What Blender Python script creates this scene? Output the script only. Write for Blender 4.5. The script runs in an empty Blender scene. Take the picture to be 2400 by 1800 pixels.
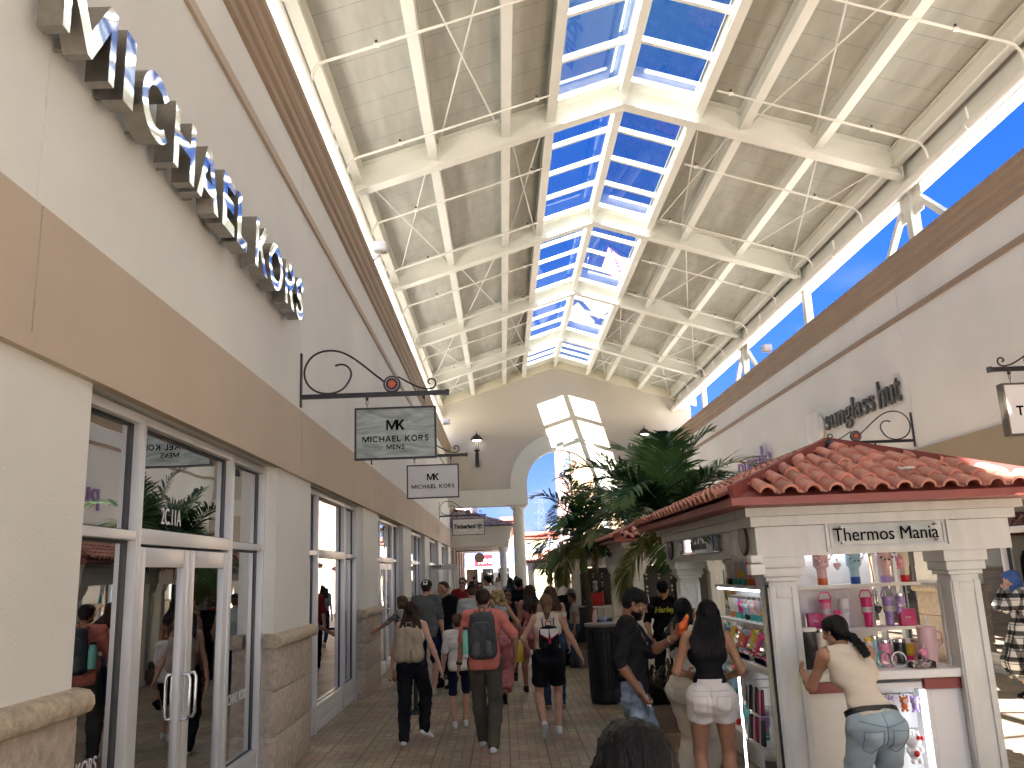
import bpy, bmesh, math, random
import numpy as np
from math import sin, cos, pi, radians, sqrt
from mathutils import Vector, Matrix
random.seed(7)
SC = bpy.context.scene
COL = SC.collection
# ---------------- camera ----------------
F = 1973.0
CAMH = 1.88
def _cam_axes():
    vy = np.array([1179. - 1200, 1339. - 900])
    Y = np.array([vy[0], vy[1], F]); Y /= np.linalg.norm(Y)
    ax = 849. - 1200
    ay = -(F * F + vy[0] * ax) / vy[1]
    Z = np.array([ax, ay, F]); Z /= np.linalg.norm(Z)
    X = np.cross(Y, Z)
    if X[0] < 0: X = -X
    return np.array([X, Y, Z])
RC = _cam_axes()
cd = bpy.data.cameras.new('camera'); cam = bpy.data.objects.new('camera', cd); COL.objects.link(cam)
cd.sensor_width = 36; cd.lens = F / 2400 * 36; cd.clip_start = 0.05; cd.clip_end = 3000
_m = Matrix.Identity(4)
for i in range(3):
    _m[i][0] = RC[i][0]; _m[i][1] = -RC[i][1]; _m[i][2] = -RC[i][2]
_m[2][3] = CAMH
cam.matrix_world = _m
SC.camera = cam
# ---------------- world, sun, exposure ----------------
SUN = Vector((-0.287, -0.79, 1.0)).normalized()      # towards the sun
elev = math.asin(SUN.z); az = math.atan2(SUN.x, SUN.y)
W = bpy.data.worlds.new('World'); SC.world = W; W.use_nodes = True
nt = W.node_tree; nt.nodes.clear()
out = nt.nodes.new('ShaderNodeOutputWorld'); bg = nt.nodes.new('ShaderNodeBackground')
sky = nt.nodes.new('ShaderNodeTexSky'); sky.sky_type = 'NISHITA'; sky.sun_disc = False
sky.sun_elevation = elev; sky.sun_rotation = az; sky.air_density = 1.0; sky.dust_density = 0.6; sky.ozone_density = 2.5
tc = nt.nodes.new('ShaderNodeTexCoord'); mp = nt.nodes.new('ShaderNodeMapping'); mp.inputs['Scale'].default_value = (1, 1, 2.2)
nz = nt.nodes.new('ShaderNodeTexNoise'); nz.inputs['Scale'].default_value = 3.2; nz.inputs['Detail'].default_value = 9; nz.inputs['Roughness'].default_value = 0.58
rp = nt.nodes.new('ShaderNodeValToRGB'); rp.color_ramp.elements[0].position = 0.50; rp.color_ramp.elements[1].position = 0.66
sepz = nt.nodes.new('ShaderNodeSeparateXYZ')
mr = nt.nodes.new('ShaderNodeMapRange'); mr.inputs['From Min'].default_value = 0.34; mr.inputs['From Max'].default_value = 0.14
mul = nt.nodes.new('ShaderNodeMath'); mul.operation = 'MULTIPLY'
mixc = nt.nodes.new('ShaderNodeMix'); mixc.data_type = 'RGBA'
mixc.inputs['B'].default_value = (.95, .99, 1.04, 1)
hs = nt.nodes.new('ShaderNodeHueSaturation'); hs.inputs['Saturation'].default_value = 1.25; hs.inputs['Value'].default_value = 1.0
L = nt.links.new
L(tc.outputs['Generated'], mp.inputs['Vector']); L(mp.outputs['Vector'], nz.inputs['Vector']); L(nz.outputs['Fac'], rp.inputs['Fac'])
L(tc.outputs['Generated'], sepz.inputs[0]); L(sepz.outputs['Z'], mr.inputs['Value'])
L(rp.outputs['Color'], mul.inputs[0]); L(mr.outputs['Result'], mul.inputs[1]); L(mul.outputs[0], mixc.inputs['Factor'])
gr = nt.nodes.new('ShaderNodeValToRGB'); e = gr.color_ramp.elements; e[0].position = .12; e[0].color = (.085, .10, .21, 1); e[1].position = .85; e[1].color = (.52, .62, .40, 1); k_ = e.new(.5); k_.color = (.066, .155, .33, 1)
gm = nt.nodes.new('ShaderNodeMix'); gm.data_type = 'RGBA'; gm.blend_type = 'MULTIPLY'; gm.inputs['Factor'].default_value = 1
L(sepz.outputs['Z'], gr.inputs['Fac'])
L(sky.outputs['Color'], hs.inputs['Color']); L(hs.outputs['Color'], gm.inputs['A']); L(gr.outputs['Color'], gm.inputs['B']); L(gm.outputs['Result'], mixc.inputs['A']); L(mixc.outputs['Result'], bg.inputs['Color'])
bg.inputs['Strength'].default_value = 0.07
L(bg.outputs[0], out.inputs['Surface'])
sd = bpy.data.lights.new('sun', 'SUN'); sd.energy = 5.0; sd.angle = radians(0.5); sd.color = (1.0, 0.975, 0.94)
so = bpy.data.objects.new('sun', sd); COL.objects.link(so)
so.rotation_euler = SUN.to_track_quat('Z', 'Y').to_euler(); so.location = (0, -20, 40)
SC.view_settings.view_transform = 'Standard'; SC.view_settings.look = 'None'
SC.view_settings.exposure = 3.87; SC.view_settings.gamma = 1; SC.view_settings.use_curve_mapping = False
SC.render.engine = 'CYCLES'
SC.cycles.max_bounces = 10; SC.cycles.diffuse_bounces = 6; SC.cycles.glossy_bounces = 4
SC.cycles.transparent_max_bounces = 16; SC.cycles.transmission_bounces = 4
SC.cycles.caustics_reflective = False; SC.cycles.caustics_refractive = False
SC.cycles.use_denoising = True; SC.cycles.sample_clamp_indirect = 6
# ---------------- helpers ----------------
class MB:
    def __init__(s): s.v = []; s.f = []; s.mi = []; s.cur = 0
    def add(s, vs, fs):
        n = len(s.v); s.v.extend([tuple(p) for p in vs]); s.f.extend([tuple(i + n for i in f) for f in fs]); s.mi.extend([s.cur] * len(fs)); return s
    def box(s, x0, x1, y0, y1, z0, z1):
        v = [(x, y, z) for x in (x0, x1) for y in (y0, y1) for z in (z0, z1)]
        return s.add(v, [(0, 1, 3, 2), (4, 6, 7, 5), (0, 4, 5, 1), (2, 3, 7, 6), (0, 2, 6, 4), (1, 5, 7, 3)])
    def bar(s, p, q, w, h, up=(0, 0, 1)):
        p = Vector(p); q = Vector(q); d = (q - p).normalized(); u = Vector(up); r = d.cross(u)
        if r.length < 1e-4: r = d.cross(Vector((0, 1, 0)))
        r.normalize(); u = r.cross(d).normalized()
        v = [b + r * (a * w / 2) + u * (c * h / 2) for b in (p, q) for a, c in ((-1, -1), (1, -1), (1, 1), (-1, 1))]
        return s.add(v, [(0, 1, 2, 3), (7, 6, 5, 4), (0, 4, 5, 1), (1, 5, 6, 2), (2, 6, 7, 3), (3, 7, 4, 0)])
    def ibeam(s, p, q, w, h, tf=.03, tw=.03):     # I section hanging below the line p-q
        p = Vector(p); q = Vector(q); d = (q - p).normalized(); r = d.cross(Vector((0, 0, 1))).normalized(); u = r.cross(d)
        for a, b, ww in ((0, -tf, w), (-tf, -h + tf, tw), (-h + tf, -h, w)):
            c = u * ((a + b) / 2); s.bar(p + c, q + c, ww, abs(a - b) - (0.0 if ww == w else -0.001), up=tuple(u))
        return s
    def tube(s, pts, r, n=8, cap=True):
        pts = [Vector(p) for p in pts]; m = len(pts); base = len(s.v)
        rs = r if isinstance(r, (list, tuple)) else [r] * m
        t0 = (pts[1] - pts[0]).normalized(); a = t0.orthogonal().normalized(); vs = []
        for i, p in enumerate(pts):
            t = (pts[min(i + 1, m - 1)] - pts[max(i - 1, 0)])
            t = t.normalized() if t.length > 1e-9 else t0
            a = (a - t * a.dot(t)); a = a.normalized() if a.length > 1e-6 else t.orthogonal().normalized(); b = t.cross(a)
            for k in range(n):
                g = 2 * pi * k / n; vs.append(p + (a * cos(g) + b * sin(g)) * rs[i])
        fs = [(i * n + k, i * n + (k + 1) % n, (i + 1) * n + (k + 1) % n, (i + 1) * n + k) for i in range(m - 1) for k in range(n)]
        if cap: fs += [tuple(range(n - 1, -1, -1)), tuple((m - 1) * n + k for k in range(n))]
        return s.add(vs, fs)
    def lathe(s, prof, c=(0, 0, 0), n=16, M=None):   # prof: (r,z) list
        vs = []
        for r, z in prof:
            for k in range(n):
                g = 2 * pi * k / n; p = Vector((r * cos(g), r * sin(g), z))
                if M is not None: p = M @ p
                vs.append(p + Vector(c))
        m = len(prof)
        fs = [(i * n + k, i * n + (k + 1) % n, (i + 1) * n + (k + 1) % n, (i + 1) * n + k) for i in range(m - 1) for k in range(n)]
        fs += [tuple(range(n - 1, -1, -1)), tuple((m - 1) * n + k for k in range(n))]
        return s.add(vs, fs)
    def prism(s, poly, d, f):   # poly 2d points, extruded 0..d, f maps (a,b,t)->xyz
        n = len(poly); vs = [f(a, b, 0) for a, b in poly] + [f(a, b, d) for a, b in poly]
        fs = [tuple(range(n - 1, -1, -1)), tuple(range(n, 2 * n))] + [(i, (i + 1) % n, (i + 1) % n + n, i + n) for i in range(n)]
        return s.add(vs, fs)
    def quad(s, a, b, c, d): return s.add([a, b, c, d], [(0, 1, 2, 3)])
    def ball(s, c, r, n=10, sc=(1, 1, 1)):
        vs = []; fs = []; m = n // 2
        for i in range(m + 1):
            t = pi * i / m
            for k in range(n):
                g = 2 * pi * k / n; vs.append((c[0] + r * sc[0] * sin(t) * cos(g), c[1] + r * sc[1] * sin(t) * sin(g), c[2] + r * sc[2] * cos(t)))
        for i in range(m):
            for k in range(n): fs.append((i * n + k, (i + 1) * n + k, (i + 1) * n + (k + 1) % n, i * n + (k + 1) % n))
        return s.add(vs, fs)
    def build(s, name, mats, parent=None, smooth=False, bevel=0, world=True):
        me = bpy.data.meshes.new(name)
        vs = s.v
        if parent is not None and world:
            iv = WM(parent).inverted(); vs = [iv @ Vector(p) for p in vs]
        me.from_pydata([tuple(p) for p in vs], [], s.f)
        ms = mats if isinstance(mats, (list, tuple)) else [mats]
        for m in ms: me.materials.append(m)
        if len(ms) > 1: me.polygons.foreach_set('material_index', s.mi)
        bm = bmesh.new(); bm.from_mesh(me)
        if smooth: bmesh.ops.remove_doubles(bm, verts=bm.verts, dist=1e-6)
        bmesh.ops.recalc_face_normals(bm, faces=bm.faces)
        if bevel:
            es = [e for e in bm.edges if len(e.link_faces) == 2 and e.calc_face_angle(0) > .6]
            bmesh.ops.bevel(bm, geom=es, offset=bevel, segments=2, affect='EDGES', profile=.5)
        bm.to_mesh(me); bm.free()
        if smooth or bevel:
            me.polygons.foreach_set('use_smooth', [True] * len(me.polygons))
            try: me.set_sharp_from_angle(angle=radians(38))
            except Exception: pass
        me.update()
        o = bpy.data.objects.new(name, me); COL.objects.link(o)
        if parent is not None: o.parent = parent
        return o
def WM(o):
    m = Matrix.LocRotScale(o.location, o.rotation_euler, o.scale)
    return WM(o.parent) @ m if o.parent else m
def tag(o, label, cat, group=None, kind=None):
    o['label'] = label; o['category'] = cat
    if group: o['group'] = group
    if kind: o['kind'] = kind
    return o
def thing(name, label, cat, loc=(0, 0, 0), rz=0, group=None):
    o = bpy.data.objects.new(name, None); COL.objects.link(o); o.empty_display_size = .1
    o.location = loc; o.rotation_euler = (0, 0, rz)
    return tag(o, label, cat, group)
def struct(o, label=None):
    o['kind'] = 'structure'
    if label: o['label'] = label
    return o
KIDS = {}
def dup(root, loc, label, group=None, rz=None, scale=None):
    r = root.copy(); COL.objects.link(r); r.location = loc
    if rz is not None: r.rotation_euler = (0, 0, rz)
    if scale: r.scale = (scale,) * 3
    r['label'] = label
    if group: r['group'] = group
    for ch in list(root.children):
        c = ch.copy(); COL.objects.link(c); c.parent = r
        for g in list(ch.children):
            d = g.copy(); COL.objects.link(d); d.parent = c
    return r
# ---------------- materials ----------------
MATS = {}
def mat(name, col, rough=.6, metal=0, spec=.5, noise=0, nscale=4, bump=0, bscale=60, emit=None, estr=0, sub=0, alpha=None, streak=0, stretch=(1, 1, 1), sheen=0, coat=0, trans=0, bdet=5):
    if name in MATS: return MATS[name]
    m = bpy.data.materials.new(name); m.use_nodes = True; t = m.node_tree; b = t.nodes['Principled BSDF']
    b.inputs['Base Color'].default_value = (*col, 1); b.inputs['Roughness'].default_value = rough; b.inputs['Metallic'].default_value = metal
    b.inputs['Specular IOR Level'].default_value = spec
    if sheen: b.inputs['Sheen Weight'].default_value = sheen
    if coat: b.inputs['Coat Weight'].default_value = coat
    if trans: b.inputs['Transmission Weight'].default_value = trans
    if alpha is not None: b.inputs['Alpha'].default_value = alpha
    if sub: b.inputs['Subsurface Weight'].default_value = sub; b.inputs['Subsurface Scale'].default_value = .02; b.inputs['Subsurface Radius'].default_value = (1, .4, .25)
    if emit: b.inputs['Emission Color'].default_value = (*emit, 1); b.inputs['Emission Strength'].default_value = estr
    g = t.nodes.new('ShaderNodeNewGeometry'); mpn = t.nodes.new('ShaderNodeMapping'); mpn.inputs['Scale'].default_value = stretch
    t.links.new(g.outputs['Position'], mpn.inputs['Vector'])
    if noise:
        n = t.nodes.new('ShaderNodeTexNoise'); n.inputs['Scale'].default_value = nscale; n.inputs['Detail'].default_value = 6
        t.links.new(mpn.outputs[0], n.inputs['Vector'])
        r = t.nodes.new('ShaderNodeMapRange'); r.inputs['From Min'].default_value = .3; r.inputs['From Max'].default_value = .7
        r.inputs['To Min'].default_value = 1 - noise; r.inputs['To Max'].default_value = 1 + noise * .6
        mx = t.nodes.new('ShaderNodeMix'); mx.data_type = 'RGBA'; mx.blend_type = 'MULTIPLY'; mx.inputs['Factor'].default_value = 1
        mx.inputs['A'].default_value = (*col, 1)
        t.links.new(n.outputs['Fac'], r.inputs['Value']); t.links.new(r.outputs[0], mx.inputs['B']); t.links.new(mx.outputs['Result'], b.inputs['Base Color'])
    if bump:
        n2 = t.nodes.new('ShaderNodeTexNoise'); n2.inputs['Scale'].default_value = bscale; n2.inputs['Detail'].default_value = bdet
        t.links.new(mpn.outputs[0], n2.inputs['Vector'])
        bp = t.nodes.new('ShaderNodeBump'); bp.inputs['Strength'].default_value = bump; bp.inputs['Distance'].default_value = .02
        t.links.new(n2.outputs['Fac'], bp.inputs['Height']); t.links.new(bp.outputs[0], b.inputs['Normal'])
    MATS[name] = m; return m
def glassmat(name, tint=(1, 1, 1), refl=1.0, rough=0.0, ior=1.5, base=0.0, wob=0.0):
    m = bpy.data.materials.new(name); m.use_nodes = True; t = m.node_tree; t.nodes.clear()
    o = t.nodes.new('ShaderNodeOutputMaterial'); tr = t.nodes.new('ShaderNodeBsdfTransparent'); tr.inputs[0].default_value = (*tint, 1)
    gl = t.nodes.new('ShaderNodeBsdfGlossy'); gl.inputs['Roughness'].default_value = rough; gl.inputs['Color'].default_value = (.95, .97, 1, 1)
    fr = t.nodes.new('ShaderNodeFresnel'); fr.inputs['IOR'].default_value = ior
    ml = t.nodes.new('ShaderNodeMath'); ml.operation = 'MULTIPLY_ADD'; ml.inputs[1].default_value = refl; ml.inputs[2].default_value = base; ml.use_clamp = True
    mx = t.nodes.new('ShaderNodeMixShader')
    t.links.new(fr.outputs[0], ml.inputs[0]); t.links.new(ml.outputs[0], mx.inputs[0]); t.links.new(tr.outputs[0], mx.inputs[1]); t.links.new(gl.outputs[0], mx.inputs[2]); t.links.new(mx.outputs[0], o.inputs[0])
    if wob:
        g = t.nodes.new('ShaderNodeNewGeometry'); n2 = t.nodes.new('ShaderNodeTexNoise'); n2.inputs['Scale'].default_value = 1.3; n2.inputs['Detail'].default_value = 1
        t.links.new(g.outputs['Position'], n2.inputs['Vector']); bp = t.nodes.new('ShaderNodeBump'); bp.inputs['Strength'].default_value = wob; bp.inputs['Distance'].default_value = .03
        t.links.new(n2.outputs['Fac'], bp.inputs['Height']); t.links.new(bp.outputs[0], gl.inputs['Normal'])
    return m
def wave_mat(m, col2, scale, axis, width=.04, soft=.01, factor=1.0):
    pass
def seams(m, axis, period, width, dark=.75, off=0.0):
    """thin darker joint lines across a surface at a fixed period along a world axis"""
    t = m.node_tree; b = t.nodes['Principled BSDF']; g = t.nodes.new('ShaderNodeNewGeometry'); s = t.nodes.new('ShaderNodeSeparateXYZ')
    t.links.new(g.outputs['Position'], s.inputs[0])
    a = t.nodes.new('ShaderNodeMath'); a.operation = 'ADD'; a.inputs[1].default_value = off + 1000 * period; t.links.new(s.outputs[axis], a.inputs[0])
    d = t.nodes.new('ShaderNodeMath'); d.operation = 'MODULO'; d.inputs[1].default_value = period; t.links.new(a.outputs[0], d.inputs[0])
    c = t.nodes.new('ShaderNodeMath'); c.operation = 'LESS_THAN'; c.inputs[1].default_value = width; t.links.new(d.outputs[0], c.inputs[0])
    mx = t.nodes.new('ShaderNodeMix'); mx.data_type = 'RGBA'; mx.blend_type = 'MULTIPLY'; mx.inputs['B'].default_value = (dark, dark, dark, 1)
    src = b.inputs['Base Color'].links[0].from_socket if b.inputs['Base Color'].is_linked else None
    if src: t.links.new(src, mx.inputs['A'])
    else: mx.inputs['A'].default_value = b.inputs['Base Color'].default_value
    t.links.new(c.outputs[0], mx.inputs['Factor']); t.links.new(mx.outputs['Result'], b.inputs['Base Color'])
    return m
M_wall = mat('cream_stucco', (.77, .77, .72), .85, noise=.08, nscale=.55, bump=.3, bscale=70)
M_wallR = mat('cream_stucco_right', (.88, .88, .82), .85, noise=.08, nscale=.55, bump=.3, bscale=70)
M_band = mat('tan_band', (.54, .45, .35), .85, noise=.06, nscale=.8, bump=.2, bscale=90)
M_bandR = mat('olive_tan_band', (.40, .33, .23), .85, noise=.06, nscale=.8, bump=.2, bscale=90)
M_corn = mat('brown_cornice', (.38, .29, .21), .7, noise=.06, nscale=1.5)
M_arch = mat('taupe_arch_wall', (.50, .46, .395), .9, noise=.04, nscale=.6)
M_trim = mat('cream_trim', (.68, .685, .62), .8, noise=.05, nscale=1.2, bump=.12, bscale=120)
M_steel = mat('white_painted_steel', (.74, .745, .69), .45, noise=.05, nscale=1.5)
M_deck = mat('off_white_roof_deck', (.50, .505, .46), .7, noise=.14, nscale=2.2, stretch=(2.6, .5, 1), bump=.1, bscale=30)
seams(M_deck, 1, .61, .012, .55)
M_alu = mat('white_aluminium', (.70, .71, .72), .35, metal=.15, noise=.03, nscale=3)
M_gasket = mat('black_gasket', (.012, .012, .014), .4)
M_stone = mat('coral_stone', (.54, .46, .37), .9, noise=.24, nscale=16, bump=1.0, bscale=40)
M_cap = mat('stone_cap', (.54, .455, .34), .8, noise=.28, nscale=18, bump=.7, bscale=50)
M_iron = mat('black_wrought_iron', (.012, .011, .013), .4, spec=.5)
M_chrome = mat('polished_steel_letters', (.66, .67, .69), .04, metal=1, bump=.3, bscale=2.5, bdet=0)
M_chside = mat('brushed_steel_sides', (.34, .32, .28), .38, metal=1, noise=.1, nscale=20)
M_white = mat('white_paint', (.76, .76, .74), .5, noise=.03, nscale=4)
M_black = mat('black_plain', (.012, .012, .013), .6)
M_blk = mat('black_lettering', (.006, .006, .006), .9, spec=.05)
M_kiosk = mat('white_kiosk_paint', (.65, .665, .64), .5, noise=.1, nscale=3.5, stretch=(2.5, 2.5, .6), bump=.06, bscale=25)
M_tile = mat('terracotta_tile', (.56, .235, .175), .6, noise=.2, nscale=7, bump=.12, bscale=70)
def island_var(m, lo=.72, hi=1.2):
    t = m.node_tree; b = t.nodes['Principled BSDF']; g = t.nodes.new('ShaderNodeNewGeometry'); r = t.nodes.new('ShaderNodeMapRange'); r.inputs['To Min'].default_value = lo; r.inputs['To Max'].default_value = hi
    t.links.new(g.outputs['Random Per Island'], r.inputs[0]); mx = t.nodes.new('ShaderNodeMix'); mx.data_type = 'RGBA'; mx.blend_type = 'MULTIPLY'; mx.inputs['Factor'].default_value = 1
    t.links.new(b.inputs['Base Color'].links[0].from_socket, mx.inputs['A']); t.links.new(r.outputs[0], mx.inputs['B']); t.links.new(mx.outputs['Result'], b.inputs['Base Color'])
island_var(M_tile)
M_under = mat('dark_red_fascia', (.30, .08, .065), .5, noise=.1, nscale=5)
M_glass = glassmat('store_glass', (.80, .82, .80), refl=1.3, ior=1.55, base=.38, wob=.07)
M_sky_glass = glassmat('skylight_glass', (.68, .69, .66), refl=.28, ior=1.5, base=.0)
M_clear = glassmat('clear_acrylic', (.97, .98, .98), refl=1.0, ior=1.45, base=.02)
# ---------------- ground ----------------
def paver_mat():
    m = bpy.data.materials.new('brown_brick_pavers'); m.use_nodes = True; t = m.node_tree; b = t.nodes['Principled BSDF']
    g = t.nodes.new('ShaderNodeNewGeometry'); mpn = t.nodes.new('ShaderNodeMapping'); mpn.inputs['Rotation'].default_value = (0, 0, radians(0))
    t.links.new(g.outputs['Position'], mpn.inputs[0])
    sp = t.nodes.new('ShaderNodeSeparateXYZ'); t.links.new(mpn.outputs[0], sp.inputs[0])
    # basket-like: switch brick direction by 0.4 m checker cells
    ck = t.nodes.new('ShaderNodeTexChecker'); ck.inputs['Scale'].default_value = 2.5; ck.inputs[1].default_value = (1, 1, 1, 1); ck.inputs[2].default_value = (0, 0, 0, 1)
    t.links.new(mpn.outputs[0], ck.inputs['Vector'])
    def brick(rot, seed):
        q = t.nodes.new('ShaderNodeMapping'); q.inputs['Rotation'].default_value = (0, 0, rot); q.inputs['Location'].default_value = (seed, 0, 0); t.links.new(g.outputs['Position'], q.inputs[0])
        k = t.nodes.new('ShaderNodeTexBrick'); k.inputs['Scale'].default_value = 1.0; k.inputs['Brick Width'].default_value = .2; k.inputs['Row Height'].default_value = .1
        k.inputs['Mortar Size'].default_value = .006; k.inputs['Mortar Smooth'].default_value = .2; k.inputs['Bias'].default_value = 0
        k.inputs['Color1'].default_value = (.42, .32, .25, 1); k.inputs['Color2'].default_value = (.29, .235, .19, 1); k.inputs['Mortar'].default_value = (.15, .12, .10, 1)
        t.links.new(q.outputs[0], k.inputs['Vector']); return k
    k1 = brick(0, 0); k2 = brick(pi / 2, 0)
    mx = t.nodes.new('ShaderNodeMix'); mx.data_type = 'RGBA'
    t.links.new(ck.outputs['Fac'], mx.inputs['Factor']); t.links.new(k1.outputs['Color'], mx.inputs['A']); t.links.new(k2.outputs['Color'], mx.inputs['B'])
    # larger joint lines each 0.4 m
    def line(ax, per, w, off=0.0):
        a = t.nodes.new('ShaderNodeMath'); a.operation = 'ADD'; a.inputs[1].default_value = 400 + off; t.links.new(sp.outputs[ax], a.inputs[0])
        d = t.nodes.new('ShaderNodeMath'); d.operation = 'MODULO'; d.inputs[1].default_value = per; t.links.new(a.outputs[0], d.inputs[0])
        c = t.nodes.new('ShaderNodeMath'); c.operation = 'LESS_THAN'; c.inputs[1].default_value = w; t.links.new(d.outputs[0], c.inputs[0]); return c
    l1 = line(0, .4, .014); l2 = line(1, .4, .010); mxx = t.nodes.new('ShaderNodeMath'); mxx.operation = 'MAXIMUM'
    t.links.new(l1.outputs[0], mxx.inputs[0]); t.links.new(l2.outputs[0], mxx.inputs[1])
    n = t.nodes.new('ShaderNodeTexNoise'); n.inputs['Scale'].default_value = 1.1; n.inputs['Detail'].default_value = 8; t.links.new(g.outputs['Position'], n.inputs['Vector'])
    r = t.nodes.new('ShaderNodeMapRange'); r.inputs['From Min'].default_value = .35; r.inputs['From Max'].default_value = .65; r.inputs['To Min'].default_value = .72; r.inputs['To Max'].default_value = 1.25
    t.links.new(n.outputs['Fac'], r.inputs[0])
    m2 = t.nodes.new('ShaderNodeMix'); m2.data_type = 'RGBA'; m2.blend_type = 'MULTIPLY'; m2.inputs['Factor'].default_value = 1
    t.links.new(mx.outputs['Result'], m2.inputs['A']); t.links.new(r.outputs[0], m2.inputs['B'])
    n3 = t.nodes.new('ShaderNodeTexNoise'); n3.inputs['Scale'].default_value = 2.3; n3.inputs['Detail'].default_value = 3; t.links.new(g.outputs['Position'], n3.inputs['Vector'])
    r3 = t.nodes.new('ShaderNodeValToRGB'); r3.color_ramp.elements[0].position = .38; r3.color_ramp.elements[0].color = (.88, 1.0, .86, 1); r3.color_ramp.elements[1].position = .62; r3.color_ramp.elements[1].color = (1.0, .84, .84, 1); t.links.new(n3.outputs['Fac'], r3.inputs[0])
    m4 = t.nodes.new('ShaderNodeMix'); m4.data_type = 'RGBA'; m4.blend_type = 'MULTIPLY'; m4.inputs['Factor'].default_value = 1; t.links.new(m2.outputs['Result'], m4.inputs['A']); t.links.new(r3.outputs[0], m4.inputs['B']); m2 = m4
    m3 = t.nodes.new('ShaderNodeMix'); m3.data_type = 'RGBA'; m3.inputs['B'].default_value = (.12, .095, .08, 1)
    t.links.new(mxx.outputs[0], m3.inputs['Factor']); t.links.new(m2.outputs['Result'], m3.inputs['A']); t.links.new(m3.outputs['Result'], b.inputs['Base Color'])
    b.inputs['Roughness'].default_value = .55
    bp = t.nodes.new('ShaderNodeBump'); bp.inputs['Strength'].default_value = .35; bp.inputs['Distance'].default_value = .01
    bw = t.nodes.new('ShaderNodeRGBToBW'); t.links.new(m3.outputs['Result'], bw.inputs[0]); t.links.new(bw.outputs[0], bp.inputs['Height']); t.links.new(bp.outputs[0], b.inputs['Normal'])
    return m
M_pave = paver_mat()
M_far = mat('far_ground', (.34, .30, .26), .9, noise=.1, nscale=.3)
mb = MB(); mb.box(-2.9, 9.0, -16, 60, -.3, 0); struct(mb.build('brick_pavement', M_pave))
mb = MB(); mb.quad((-1500, -1500, -.05), (1500, -1500, -.05), (1500, 1500, -.05), (-1500, 1500, -.05)); struct(mb.build('ground', M_far))
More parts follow.
